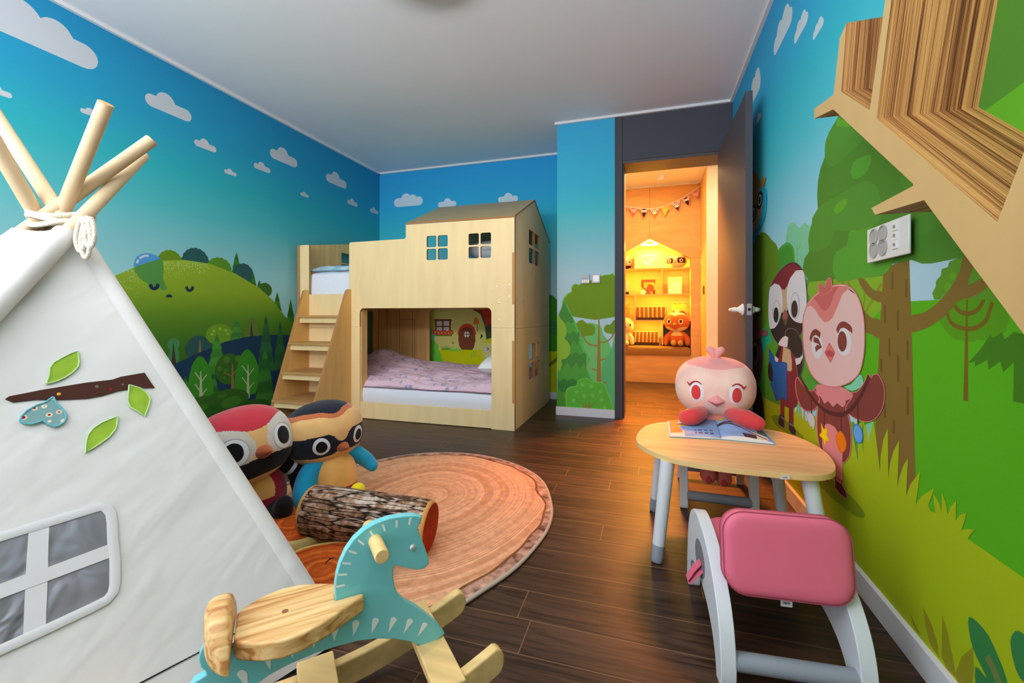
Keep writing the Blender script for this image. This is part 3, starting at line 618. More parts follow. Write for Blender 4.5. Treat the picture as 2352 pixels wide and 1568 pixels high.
# ---- winking pink bird
pk = gR('pink_rim', 205, 118, 118); pf = gR('pink_face', 214, 178, 174); pb = gR('pink_band', 203, 122, 116); pc = gR('pink_crown', 186, 96, 92); br = gR('brown', 122, 58, 52); brd = gR('brown_dark', 82, 38, 38); pbel = gR('pink_belly', 208, 130, 132)
W.px(A5([(1180, 1520), (1240, 1500), (1320, 1410), (1345, 1440), (1352, 1490), (1320, 1530), (1250, 1560)]), gR('mint_leaf', 120, 200, 160), 2)
W.px(A6([(870, 10), (900, 40), (960, 0), (1000, 40), (1045, 100), (1030, 140), (990, 155), (920, 100)]), gR('fern', 70, 148, 52), 2)
def rim(mapf, pts, mo, mi_, s, w=8):
    """shape with a rim: outer outline then the same outline pulled in."""
    q = [Vector((x, y, 0)) for x, y in pts]; q = catmull(q, s) if s else q; n = len(q); ar = sum(q[i - 1].x * q[i].y - q[i].x * q[i - 1].y for i in range(n)); sg = 1 if ar > 0 else -1
    inn = []
    for i in range(n):
        t = (q[(i + 1) % n] - q[i - 1]).normalized(); inn.append(q[i] + Vector((-t.y, t.x, 0)) * w * sg)
    W.px(mapf([(p.x, p.y) for p in q]), mo); W.px(mapf([(p.x, p.y) for p in inn]), mi_)
rim(A6, [(842, 22), (870, 60), (900, 100), (945, 145), (995, 158), (1040, 125), (1080, 200), (1055, 280), (1045, 320), (1000, 362), (930, 368), (872, 318), (832, 215), (817, 110), (824, 45)], pk, br, 4)
rim(A6, [(1548, 0), (1500, 90), (1440, 165), (1380, 185), (1300, 300), (1355, 395), (1440, 450), (1530, 475), (1612, 455), (1684, 370), (1718, 250), (1714, 120), (1672, 18), (1640, -8), (1600, 0), (1582, 28), (1568, 8)], pk, br, 4)
rim(A6, [(1020, 130), (1390, 180), (1330, 330), (1362, 430), (1385, 600), (1375, 780), (1335, 862), (1296, 886), (1200, 860), (1085, 760), (1045, 650), (1032, 500), (1040, 350), (1060, 240)], pk, br, 4)
W.px(A6([(1118, 505), (1160, 495), (1215, 525), (1255, 600), (1286, 700), (1292, 870), (1222, 868), (1140, 790), (1095, 745), (1092, 620)]), pbel, 2)
W.px(A6([(1222, 850), (1293, 850), (1296, 1062), (1222, 1022)]), pbel, 0)
rim(A6, [(1216, 1010), (1298, 1058), (1300, 1105), (1342, 1190), (1334, 1250), (1262, 1195), (1212, 1132)], pk, brd, 0, 9); W.line(A6([(1232, 1045), (1284, 1082)]), .01, pk, 0)
rim(A6, [(1095, 1025), (1155, 1045), (1152, 1085), (1110, 1055)], pk, brd, 0, 6)
rim(A6, [(1040, 100), (1250, 110), (1385, 185), (1382, 240), (1330, 260), (1325, 302), (1290, 325), (1240, 285), (1200, 325), (1150, 265), (1112, 292), (1078, 222), (1040, 205), (1028, 150)], pbel, pbel, 2, 1)
W.line(A6([(868, 20), (960, 190), (1060, 310), (1150, 375), (1250, 400), (1340, 380), (1430, 290), (1510, 150), (1560, 15)]), .014, brd)
for x, y0, y1 in ((982, 215, 385), (1112, 350, 540), (1282, 398, 580), (1450, 290, 510)): W.line(A6([(x, y0), (x, y1)]), .007, brd, 0)
rim(A6, [(930, 420), (945, 385), (990, 390), (1018, 450), (1016, 515), (1000, 558), (985, 520), (970, 520), (950, 470)], gR('feather_rim', 150, 155, 165), gR('feather', 192, 195, 205), 3, 4)
rim(A6, [(1078, 482), (1108, 545), (1147, 533), (1141, 600), (1170, 668), (1132, 662), (1115, 718), (1097, 648), (1058, 605), (1083, 578)], gR('star_rim', 225, 140, 20), gR('star', 225, 210, 10), 0, 8)
rim(A6, [(1275, 563), (1312, 605), (1338, 690), (1325, 755), (1290, 788), (1252, 740), (1227, 650), (1240, 593)], gR('charm_rim', 205, 95, 15), gR('charm', 220, 118, 8), 3, 8)
u, v = A6([(1450, 592)])[0]; W.ell(u, v, 12.2, 21.5, gR('bead_rim', 60, 125, 205)); W.ell(u, v, 9.8, 18.5, gR('bead', 95, 160, 220))
rim(A5, [(803, 1000), (810, 880), (848, 770), (918, 688), (1000, 638), (1100, 600), (1205, 603), (1293, 680), (1350, 830), (1370, 1000), (1366, 1200), (1332, 1375), (1262, 1465), (1150, 1518), (1050, 1524), (958, 1492), (878, 1405), (828, 1270), (806, 1130)], pk, pf, 3, 9)
W.px(A5([(840, 800), (895, 728), (960, 670), (1060, 625), (1130, 612), (1210, 615), (1285, 690), (1250, 650), (1215, 640), (1165, 690), (1125, 790), (1080, 895), (1040, 935), (1000, 938), (955, 890), (920, 825), (880, 790)]), pb, 0)
W.px(A5([(905, 725), (960, 675), (1060, 630), (1132, 615), (1090, 690), (1062, 780), (1020, 833), (975, 820), (940, 760)]), pc, 2)
rim(A5, [(965, 705), (945, 640), (948, 595), (965, 582), (1005, 620), (1015, 575), (1045, 535), (1066, 550), (1074, 590), (1068, 650), (1010, 690)], pk, pc, 2, 6)
u, v = A5([(935, 1155)])[0]; W.ell(u, v, 13.3, 29, wht)
W.line(A5([(905, 1095), (945, 1108), (972, 1160), (940, 1165), (922, 1188)]), .02, br, 0); W.line(A5([(876, 1105), (892, 1050), (925, 1028), (966, 1058)]), .022, br)
u, v = A5([(1177, 1112)])[0]; W.ell(u, v, 17.4, 33.5, wht); W.ell(u - 3.5, v, 11, 23.6, br); W.line(A5([(1118, 1025), (1142, 975), (1185, 962), (1238, 1000), (1240, 1028)]), .02, br)
W.px(A5([(1047, 1120), (1102, 1215), (1060, 1308), (1003, 1215)]), gR('beak_pink', 190, 98, 95), 0); W.px(A5([(1047, 1138), (1090, 1215), (1058, 1290), (1015, 1215)]), gR('beak_pink2', 208, 118, 112), 0); u, v = A5([(1053, 1222)])[0]; W.ell(u, v, 9.5, 7.5, gR('mouth', 178, 72, 78))
# ---- hatted birds half behind the open door
W.px(DD([(60, 130), (95, 90), (150, 120), (185, 140), (190, 230), (175, 330), (140, 400), (100, 500), (60, 500)]), gR('aqua', 30, 160, 190), 2)
W.px(DD([(60, 140), (110, 120), (150, 150), (165, 230), (150, 320), (110, 400), (60, 430)]), gR('sand', 175, 150, 105), 2)
W.px(DD([(60, 60), (120, 40), (145, 70), (150, 95), (178, 65), (184, 85), (165, 140), (150, 125), (110, 230), (60, 240)]), gR('hat', 150, 122, 60), 2)
for x, y in ((108, 290), (147, 208)): u, v = DD([(x, y)])[0]; W.ell(u, v, 7.5, 20, blk); W.ell(u, v, 4.3, 13, wht); W.ell(u, v, 2.6, 8.5, blk)
W.px(DD([(95, 1060), (150, 1040), (165, 1110), (162, 1190), (150, 1260), (125, 1330), (60, 1340), (60, 1060)]), gR('plum', 98, 62, 68), 2)
W.px(DD([(60, 830), (110, 830), (130, 850), (150, 985), (192, 985), (192, 1020), (60, 1060)]), gR('hat_pink', 150, 80, 82), 0)
u, v = DD([(120, 1128)])[0]; W.ell(u, v, 7.5, 26, gR('ring_ochre', 150, 130, 50)); W.ell(u, v, 5, 19, blk)
W.px(DD([(60, 1330), (130, 1310), (160, 1380), (172, 1470), (165, 1568), (60, 1568)]), gR('bird_brown', 70, 46, 26), 2); W.px(DD([(95, 1240), (130, 1290), (120, 1320), (105, 1330)]), wht, 0)
W.done('wall_right')
# ---------------------------------------------------------------- shell
ceilm = mat('ceiling_paper', rgb(234, 236, 240, 1.0), .85, .1, bump=(500, .05)); white = mat('white_paint', rgb(225, 225, 228), .45, .4)
hallc = mat('hall_ceiling', rgb(225, 215, 205), .8, .1)
bm = new(); box(bm, XL, 1.9, -1.0, 6.1, ZC, ZC + .05); struct('ceiling', bm, ceilm, smooth=False)
# floor: one slab, printed planks laid along X
fm = mat('dark_oak_planks', (1, 1, 1, 1), .38, .5); nt, N, L, b = nodes_of(fm)
b.inputs['Specular IOR Level'].default_value = .3
tc = N('TexCoord'); sp = N('SeparateXYZ'); L(tc.outputs['Object'], sp.inputs[0])
def M_(op, a, c=None, d=None):
    n = N('Math', operation=op)
    for i, q in enumerate((a, c, d)):
        if q is None: continue
        if hasattr(q, 'is_linked') or hasattr(q, 'links'): L(q, n.inputs[i])
        else: n.inputs[i].default_value = q
    return n.outputs[0]
PW, PL = 0.1165, 0.98
row = M_('DIVIDE', M_('ADD', sp.outputs['Y'], 5 - .035), PW); ri = M_('FLOOR', row); rf = M_('FRACT', row)
wn = N('TexWhiteNoise', noise_dimensions='1D'); L(ri, wn.inputs['W'])
col_ = M_('ADD', M_('DIVIDE', M_('ADD', sp.outputs['X'], 5), PL), wn.outputs['Value']); ci = M_('FLOOR', col_); cf = M_('FRACT', col_)
w2 = N('TexWhiteNoise', noise_dimensions='2D'); cb = N('CombineXYZ'); L(ri, cb.inputs[0]); L(ci, cb.inputs[1]); L(cb.outputs[0], w2.inputs['Vector'])
seam = M_('MAXIMUM', M_('LESS_THAN', rf, .022), M_('LESS_THAN', cf, .0028))
cv = N('CombineXYZ'); L(M_('MULTIPLY', M_('ADD', sp.outputs['X'], M_('MULTIPLY', w2.outputs['Value'], 7)), 2.0), cv.inputs[0]); L(M_('MULTIPLY', sp.outputs['Y'], 26), cv.inputs[1]); L(M_('MULTIPLY', w2.outputs['Value'], 31), cv.inputs[2])
g1 = N('TexNoise'); g1.inputs['Scale'].default_value = 1.6; g1.inputs['Detail'].default_value = 7; g1.inputs['Distortion'].default_value = 1.4; L(cv.outputs[0], g1.inputs['Vector'])
cv2 = N('CombineXYZ'); L(M_('MULTIPLY', sp.outputs['X'], 6), cv2.inputs[0]); L(M_('MULTIPLY', sp.outputs['Y'], 210), cv2.inputs[1]); L(w2.outputs['Value'], cv2.inputs[2])
g2 = N('TexNoise'); g2.inputs['Scale'].default_value = 1.5; g2.inputs['Detail'].default_value = 4; L(cv2.outputs[0], g2.inputs['Vector'])
gg = M_('ADD', M_('MULTIPLY', g1.outputs['Fac'], .7), M_('MULTIPLY', g2.outputs['Fac'], .3))
rp = N('ValToRGB'); e = rp.color_ramp.elements; e[0].position = .36; e[0].color = rgb(40, 25, 18, .7); e[1].position = .64; e[1].color = rgb(98, 70, 54, .75)
L(gg, rp.inputs['Fac'])
hs = N('HueSaturation'); L(rp.outputs['Color'], hs.inputs['Color']); L(M_('ADD', M_('MULTIPLY', w2.outputs['Value'], .45), .72), hs.inputs['Value'])
mx = N('Mix', data_type='RGBA'); L(seam, mx.inputs[0]); L(hs.outputs['Color'], mx.inputs[6]); mx.inputs[7].default_value = rgb(140, 105, 75, .75)
L(mx.outputs[2], b.inputs['Base Color'])
L(M_('ADD', M_('MULTIPLY', g2.outputs['Fac'], .25), .26), b.inputs['Roughness'])
bn = N('Bump'); bn.inputs['Strength'].default_value = .25; bn.inputs['Distance'].default_value = .002; L(M_('SUBTRACT', gg, M_('MULTIPLY', seam, 1.0)), bn.inputs['Height']); L(bn.outputs['Normal'], b.inputs['Normal'])
bm = new(); box(bm, XL, 1.9, -1.0, 6.1, -.05, 0); struct('floor', bm, fm, smooth=False)
# front wall behind the camera with the wide balcony window that lights the room
plain = mat('pale_wallpaper', rgb(205, 210, 212), .8, .2)
bm = new()
to3 = lambda x, z: Vector((x, -1.0, z))
plate_holes(bm, [(XL, 0), (XR, 0), (XR, ZC), (XL, ZC)], [[(-2.6, .06), (.42, .06), (.42, 2.2), (-2.6, 2.2)]], to3, (0, -.08, 0)); struct('wall_front', bm, plain, smooth=False)
bm = new()
for x in (-2.6, -1.62, -.6, .38): box(bm, x, x + .04, -1.06, -1.02, .06, 2.2)
for z in (.06, 2.16): box(bm, -2.6, .42, -1.06, -1.02, z, z + .04)
w1 = struct('window_1', bm, white, smooth=False)
bm = new(); box(bm, -2.58, .40, -1.045, -1.038, .08, 2.18); struct('window_pane', bm, mat('clear_glass', (.95, .97, .97, 1), .02, .5, trans=1.0), w1, smooth=False)
# mouldings and baseboards
def strip(name, x0, x1, y0, y1, z0, z1, m=white, bev=.002):
    bm = new(); box(bm, x0, x1, y0, y1, z0, z1); o = struct(name, bm, m, smooth=False, bevel=bev); return o
mz0, mz1 = ZC - .018, ZC
bm = new(); box(bm, XL, XL + .02, -1, YB, mz0, mz1); box(bm, XL, -.686, YB - .02, YB, mz0, mz1); box(bm, -.706, -.686, YC, YB, mz0, mz1); box(bm, -.706, XR, YC - .02, YC, mz0, mz1); box(bm, XR - .02, XR, -1, YC - .02, mz0, mz1); struct('trim_1', bm, white, smooth=False)
bbm = mat('baseboard_white', rgb(222, 224, 232), .35, .45)
strip('baseboard_back', XL, -.686, YB - .012, YB, 0, .067, bbm); strip('baseboard_left', XL, XL + .012, -1, YB - .012, 0, .067, bbm)
strip('baseboard_column', -.698, -.237, YC - .012, YC, 0, .067, bbm); strip('baseboard_right', XR - .014, XR, -1, 3.2, 0, .067, bbm); strip('baseboard_column_side', -.698, -.686, YC, YB - .012, 0, .067, bbm)
# door wall: dark frame, panel above, reveal
dkm = mat('charcoal_lacquer', rgb(70, 71, 78, 1.1), .62, .22, bump=(300, .03)); rev = mat('charcoal_reveal', rgb(70, 68, 72, 1.3), .5, .35)
strip('door_1', -.237, XR, YC - .001, YC + .02, 1.985, ZC - .018, dkm)
strip('trim_2', -.237, -.18, YC - .008, YC + .26, 0, ZC - .018, dkm); strip('trim_3', -.18, .62, YC + .004, YC + .25, 1.963, 1.986, rev); strip('trim_4', .545, XR, YC, YC + .25, 0, 1.985, dkm)
strip('trim_5', -.18, -.168, YC + .02, YC + .25, 0, 1.963, rev)
strip('wall_hall_near', -.686, -.237, YC + .02, YC + .26, 0, ZC, plain, 0); strip('wall_hall_head', -.18, .62, YC + .03, YC + .25, 1.986, ZC, plain, 0)
# hinge-side open door leaf
d = thing('open_door', 'charcoal door leaf standing open against the mural wall with orange glow on its face', 'door', (.495, 2.985, 0))
bm = new(); box(bm, .488, .521, 2.51, 3.44, .008, 1.955); obj('door_leaf', bm, dkm, d, smooth=False, bevel=.0015)
steel = mat('brushed_steel', rgb(190, 190, 188), .35, .5, metal=.8); hw = mat('white_enamel', rgb(232, 230, 228), .25, .5); darkm = mat('dark_hole', rgb(25, 25, 28), .5)
hz_ = .825; yk = 2.575
for sx, nm in ((-1, 'room'), (1, 'wall')):
    x0 = .488 if sx < 0 else .521
    bm = new(); Mx = along((x0, yk, hz_), (x0 + sx, yk, hz_))
    lathe(bm, [(.031, 0), (.031, .004), (.027, .008), (.02, .016), (.015, .022), (.0125, .027), (.0125, .036)], Mx, 28)
    if sx < 0: tube(bm, [(x0 - .03, yk, hz_), (x0 - .042, yk + .01, hz_), (x0 - .046, yk + .035, hz_), (x0 - .046, yk + .1, hz_)], [.0125, .0125, .011, .009], 14)
    else: tube(bm, [(x0 + .03, yk, hz_), (x0 + .04, yk + .01, hz_), (x0 + .042, yk + .03, hz_), (x0 + .042, yk + .09, hz_)], [.0115, .011, .01, .0085], 14)
    obj('door_handle', bm, hw, d)
bm = new(); box(bm, .4935, .5155, 2.508, 2.511, hz_ - .03, hz_ + .03); lp = obj('latch_plate', bm, steel, d, smooth=False, bevel=.0005)
bm = new(); lathe(bm, [(.008, 0), (.008, .0015)], along((.5045, 2.5078, hz_), (.5045, 2.4, hz_)), 20); obj('latch_bore', bm, darkm, lp)
# ---------------------------------------------------------------- hall beyond the door
ply_h = mat('hall_birch', rgb(218, 172, 108, 1.0), .5, .3, bump=(60, .03, (1, 1, .2)), var=(5, .12, (1, 1, 6)))
hallw = mat('hall_cream', rgb(220, 212, 180), .8, .2, bump=(700, .05))
strip('wall_hall_side', .587, .62, 4.9, 5.45, 0, ZC, ply_h, 0); strip('wall_hall_right', .587, 1.9, 4.85, 4.9, 0, ZC, hallw, 0); strip('wall_hall_left', -.686, -.66, YC + .26, 5.45, 0, ZC, hallw, 0)
strip('wall_hall_end', 1.85, 1.9, YC, 4.85, 0, ZC, hallw, 0); strip('wall_hall_front', XR + .01, 1.9, YC + .02, YC + .26, 0, ZC, hallw, 0)
strip('trim_6', -.66, .587, 5.425, 5.45, ZC - .02, ZC, white); strip('trim_7', .567, .587, 4.85, 5.43, ZC - .02, ZC, white); strip('trim_8', .587, 1.85, 4.825, 4.85, ZC - .02, ZC, white)
# smoke detector
dtc = onZ(1516, 404, ZC)
d = thing('smoke_detector', 'small white round smoke detector on the hall ceiling', 'smoke detector', (dtc.x, dtc.y, ZC))
bm = new(); lathe(bm, [(.052, 0), (.052, -.02), (.048, -.026)], Matrix.Translation((dtc.x, dtc.y, ZC)), 32); obj('base', bm, hw, d)
bm = new(); lathe(bm, [(.044, -.026), (.04, -.04), (.028, -.05), (.01, -.052)], Matrix.Translation((dtc.x, dtc.y, ZC)), 32); obj('sensor_dome', bm, hw, d)
# ceiling lamp whose rim just shows at the top edge
d = thing('ceiling_light', 'flat round white ceiling lamp at the top edge, only its rim showing', 'ceiling lamp', (-.94, 1.59, ZC))
bm = new(); lathe(bm, [(.25, 0), (.25, -.03)], Matrix.Translation((-.94, 1.59, ZC)), 48); obj('lamp_base', bm, white, d)
bm = new(); lathe(bm, [(.245, -.03), (.245, -.055), (.23, -.066), (.18, -.07)], Matrix.Translation((-.94, 1.59, ZC)), 48); obj('diffuser', bm, white, d)
# plates on the column
def plate_thing(name, label, cat, u0, u1, v0, v1, Y=YC):
    a = onY(u0, v0, Y); c = onY(u1, v1, Y); cx, cz = (a.x + c.x) / 2, (a.z + c.z) / 2; w, h = abs(c.x - a.x), abs(a.z - c.z)
    d = thing(name, label, cat, (cx, Y, cz)); bm = new(); box(bm, cx - w / 2, cx + w / 2, Y - .0135, Y, cz - h / 2, cz + h / 2); obj('plate', bm, mat('plate_grey', rgb(178, 180, 185), .35, .4), d, bevel=.002)
    return d, cx, cz, w, h
d, cx, cz, w, h = plate_thing('thermostat', 'small grey wall thermostat with a dark display on the column', 'thermostat', 1335.5, 1354.5, 631, 651)
lcd = mat('lcd', rgb(48, 56, 70), .2, .5)
bm = new(); box(bm, cx - w * .42, cx + w * .42, YC - .0155, YC - .0135, cz + h * .02, cz + h * .42); obj('display', bm, lcd, d, smooth=False)
for k in range(4):
    bm = new(); x = cx - w * .34 + k * w * .227; box(bm, x - w * .09, x + w * .09, YC - .0155, YC - .0135, cz - h * .36, cz - h * .1); obj('button', bm, hw, d, bevel=.0008)
d, cx, cz, w, h = plate_thing('light_switch', 'square white light switch on the column, right beside the thermostat', 'light switch', 1360, 1379, 630, 650)
bm = new(); box(bm, cx - w * .38, cx + w * .38, YC - .018, YC - .0135, cz - h * .38, cz + h * .38); obj('rocker', bm, hw, d, bevel=.002)
# hall switch on the plywood side wall
p = onX(1617, 666, .587); d = thing('hall_switch', 'small dark wall switch on the plywood side of the hall', 'light switch', (.587, p.y, p.z))
bm = new(); box(bm, .577, .587, p.y - .035, p.y + .035, p.z - .045, p.z + .045); obj('plate', bm, mat('switch_dark', rgb(120, 80, 50), .4), d, bevel=.002)
bm = new(); box(bm, .574, .578, p.y - .02, p.y + .02, p.z - .03, p.z + .03); obj('rocker', bm, mat('switch_rocker', rgb(165, 120, 80), .4), d, bevel=.001)
# socket plate on the mural wall
Y0, Y1, z0, z1 = 1.2155, 1.413, .933, 1.0235
d = thing('socket_panel', 'wide white socket panel with round sockets on the painted tree crown', 'wall socket', (XR, 1.314, .978))
bm = new(); box(bm, XR - .018, XR - .0125, Y0, Y1, z0, z1); plt = obj('plate', bm, mat('socket_white', rgb(222, 222, 220), .35, .4), d, bevel=.0025)
cav = mat('socket_cavity', rgb(172, 170, 166), .5); mtl = mat('socket_metal', rgb(150, 130, 90), .3, metal=1)
H5 = lambda x, y: onX(*Zm(1640, 500, 3.9196)([(x, y)])[0], XR - .018)
for (x, y, kind) in ((1442, 172, 'data'), (1522, 142, 's'), (1440, 290, 's'), (1522, 265, 's')):
    p = H5(x, y); bm = new(); Mx = along((p.x, p.y, p.z), (p.x - 1, p.y, p.z))
    lathe(bm, [(.0215, 0), (.0215, .003), (.019, .003), (.0186, .0006)], Mx, 32); s = obj('socket', bm, cav, d)
    if kind == 's':
        for dz in (-1, 1):
            bm = new(); box(bm, p.x + .0005, p.x + .0045, p.y - .002, p.y + .002, p.z + dz * .0155 - .003, p.z + dz * .0155 + .003); obj('earth_clip', bm, mtl, s, smooth=False)
        for dy in (-1, 1):
            bm = new(); lathe(bm, [(.0025, 0), (.0025, .0008)], Matrix.Translation((0, dy * .0095, 0)) @ along((p.x + .0036, p.y, p.z), (p.x - 1, p.y, p.z)), 12); obj('pin_hole', bm, darkm, s)
    else:
        for k in range(5):
            bm = new(); lathe(bm, [(.0028, 0), (.0028, .0012)], along((p.x + .003, p.y + (-.008 if k < 3 else .007), p.z - .009 + (k % 3) * .008), (p.x - 1, p.y + (-.008 if k < 3 else .007), p.z - .009 + (k % 3) * .008)), 12); obj('jack_hole', bm, darkm, s)
for y in (78, 160, 240):
    p = H5(1635, y); bm = new(); box(bm, p.x - .003, p.x + .001, p.y - .011, p.y + .011, p.z - .0105, p.z + .0105); j = obj('jack_module', bm, mat('jack_white', rgb(228, 225, 220), .4), d, bevel=.0008)
    bm = new(); lathe(bm, [(.004, 0), (.004, .0015)], along((p.x - .003, p.y, p.z), (p.x - 1, p.y, p.z)), 12); obj('jack_opening', bm, mat('jack_grey', rgb(140, 140, 140), .4), j)
# ================================================================ bunk bed house
birch = mat('birch_plywood', rgb(216, 186, 138, 1.42), .5, .3, bump=(40, .02, (6, 6, .6)), var=(2.2, .055, (7, 7, 1.2)))
birch_in = mat('birch_panel_inner', rgb(206, 162, 104, 1.6), .5, .3, var=(3.2, .14, (8, 8, .6)))
ply_edge = mat('plywood_edge', rgb(168, 120, 74, 1.2), .6, .2)
stairm = mat('birch_stair', rgb(206, 162, 96, 1.3), .5, .3, var=(3, .1, (7, 7, .8)))
bolt = mat('bolt_zinc', rgb(220, 220, 225), .25, .5, metal=.7)
YF, XRt, XLf, TH = 2.866, -.87, -2.68, .018
bed = thing('bunk_bed', 'birch plywood bunk bed shaped like a house with window cut-outs and stairs', 'bunk bed', (-1.75, 3.42, 0))
def win(x0, x1, z0, z1, g=.012, r=.011):
    mx, mz = (x0 + x1) / 2, (z0 + z1) / 2
    return [rrect(a, b, c, d, r, 3) for a, b in ((x0, mx - g / 2), (mx + g / 2, x1)) for c, d in ((z0, mz - g / 2), (mz + g / 2, z1))]
# upper front panel with stepped top, two windows
fy = lambda y: (lambda x, z: Vector((x, y, z)))
fx = lambda x: (lambda y, z: Vector((x, y, z)))
rr = .016
outer = [(-2.217, .71), (-2.217, 1.365 - rr)] + [(-2.217 + rr - rr * math.cos(t), 1.365 - rr + rr * math.sin(t)) for t in (.4, .8, 1.2, 1.57)] + \
        [(-1.717 - rr, 1.367)] + [(-1.717 - rr + rr * math.sin(t), 1.367 + rr - rr * math.cos(t)) for t in (.4, .8, 1.2, 1.57)] + [(-1.717, 1.47), (XRt, 1.47), (XRt, .71)]
lo = .036
outer += [(-1.039, .71), (-1.039, .851 - lo)] + [(-1.039 - lo + lo * math.cos(t), .851 - lo + lo * math.sin(t)) for t in (.3, .6, .9, 1.2, 1.57)] + [(-2.121 + lo, .851)] + \
         [(-2.121 + lo - lo * math.sin(t), .851 - lo + lo * math.cos(t)) for t in (.3, .6, .9, 1.2, 1.57)] + [(-2.121, .71)]
bm = new(); plate_holes(bm, outer, win(-1.544, -1.374, 1.2, 1.377) + win(-1.212, -1.042, 1.2, 1.377), fy(YF), (0, TH, 0), 0, 1)
front = obj('upper_front_panel', bm, [birch, ply_edge], bed, smooth=False)
for (x, z) in ((-1.012 + .03, .882), (-1.012 + .03, .76), (-2.212, .872), (-2.212, .752), (-1.0, 1.0), (-.905, 1.01), (-.905, .93)):
    bm = new(); lathe(bm, [(.006, 0), (.006, .002), (.004, .003)] if z < .9 else [(.0025, 0), (.0025, .0006)], along((x, YF, z), (x, YF - 1, z)), 16); obj('bolt_head', bm, bolt, front)
# lower posts and skirt
bm = new(); box(bm, -2.217, -2.121, YF, YF + TH, 0, .709); obj('front_post', bm, [birch], bed, smooth=False, bevel=.0008)
bm = new(); box(bm, -1.039, XRt, YF, YF + TH, 0, .709); obj('front_post', bm, [birch], bed, smooth=False, bevel=.0008)
bm = new(); box(bm, -2.121, -1.039, YF + .004, YF + .02, .004, .128); obj('bottom_rail', bm, birch, bed, smooth=False, bevel=.0008)
bm = new(); box(bm, -2.135, -2.117, YF + TH, YF + .09, .0, .84); obj('opening_jamb', bm, birch_in, bed, smooth=False)
# right gable side
outer = [(YF + .001, 0), (3.98, 0), (3.98, 1.466), (3.419, 1.716), (YF + .001, 1.472)]
bm = new(); plate_holes(bm, outer, win(3.25, 3.59, 1.205, 1.465, .024) + win(3.25, 3.59, .30, .572, .024), fx(XRt), (-TH, 0, 0), 0, 1)
side = obj('gable_side_panel', bm, [birch, ply_edge], bed, smooth=False)
bm = new(); box(bm, XRt - .0005, XRt + .0006, YF, 3.98, .703, .706); obj('panel_seam', bm, ply_edge, side, smooth=False)
for y, z in ((2.93, .91), (2.93, .79), (3.08, .9), (3.9, .91), (3.9, .79)):
    bm = new(); lathe(bm, [(.005, 0), (.005, .002)], along((XRt, y, z), (XRt + 1, y, z)), 14); obj('bolt_head', bm, bolt, side)
for z0, z1 in ((.46, .72 - .26), (.872, 1.23), (.19, .62)):
    if z1 > z0:
        bm = new(); box(bm, XRt - .017, XRt + .0012, YF - .0012, YF + .01, z0, z1); obj('finger_joint', bm, mat('joint_edge', rgb(190, 140, 80, 1.1), .6), side, smooth=False)
# roof slopes
def slab(p, t):
    bm = new(); n = (Vector(p[1]) - Vector(p[0])).cross(Vector(p[2]) - Vector(p[0])).normalized(); prism(bm, p, n * t, 0, mi_side=1); return bm
roofm = mat('roof_birch_shaded', rgb(182, 162, 116, .95), .45, .4, var=(3, .08, (1, 9, 9)))  # birch darkened for the roof: shade on the slopes put into the colour
obj('roof_slope', slab([(-1.717, YF, 1.472), (XRt + .004, YF, 1.472), (XRt + .004, 3.42, 1.722), (-1.717, 3.42, 1.722)], .012), [roofm, ply_edge], bed, smooth=False)
obj('roof_slope', slab([(-1.717, 3.42, 1.722), (XRt + .004, 3.42, 1.722), (XRt + .004, 3.985, 1.47), (-1.717, 3.985, 1.47)], .012), [roofm, ply_edge], bed, smooth=False)
# rear panel: plywood half with an opening on the right where the wall print shows
outer = [(-2.74, 0), (-.89, 0), (-.89, 1.2), (-1.15, 1.2), (-1.15, 1.46), (-1.30, 1.46), (-1.30, 1.15), (-2.74, 1.15)]
bm = new(); plate_holes(bm, outer, [rrect(-2.104, -1.0, .25, .86, .035, 4)], fy(3.965), (0, TH, 0), 0, 1); back = obj('rear_panel', bm, [birch_in, ply_edge], bed, smooth=False)
bm = new()
for x in (-2.70, -2.60, -2.45, -2.30, -2.28): box(bm, x, x + .003, 3.9635, 3.965, .2, .95 if x != -2.28 else .76)
box(bm, -2.45, -2.28, 3.9635, 3.965, .757, .76); obj('panel_seam', bm, mat('seam_dark', rgb(110, 70, 36), .7), back, smooth=False)
# left end panel with slot opening and top window, front-left post and board
outer = [(YF, 0), (3.98, 0), (3.98, 1.475), (3.5, 1.475), (YF, 1.365)]
bm = new(); plate_holes(bm, outer, [rrect(2.98, 3.87, .25, .845, .03, 4)] + [rrect(3.38, 3.56, 1.285, 1.378, .006, 2), rrect(3.38, 3.56, 1.17, 1.275, .006, 2)], fx(-2.70), (-TH, 0, 0), 0, 1); obj('end_panel', bm, [birch_in, ply_edge], bed, smooth=False)
bm = new(); prism(bm, [(x, YF, z) for x, z in [(-2.69, 0), (-2.60, 0), (-2.60, 1.355), (-2.606, 1.365), (-2.684, 1.365), (-2.69, 1.358)]], (0, TH, 0), 0, mi_side=1); obj('stair_post', bm, [birch, ply_edge], bed, smooth=False)
bm = new(); box(bm, -2.60, -2.217, YF + .002, YF + TH, 0, .965); sp_ = obj('stair_back_panel', bm, birch, bed, smooth=False)
bm = new(); box(bm, -2.60, -2.217, YF + .0005, YF + .002, .697, .7); obj('panel_seam', bm, ply_edge, sp_, smooth=False)
# bunk decks
bm = new(); box(bm, -2.695, -.89, YF + TH, 3.96, .86, .878); obj('upper_deck', bm, birch_in, bed, smooth=False)
bm = new(); box(bm, -2.695, -.89, YF + .022, 3.96, .10, .118); obj('lower_deck', bm, birch_in, bed, smooth=False)
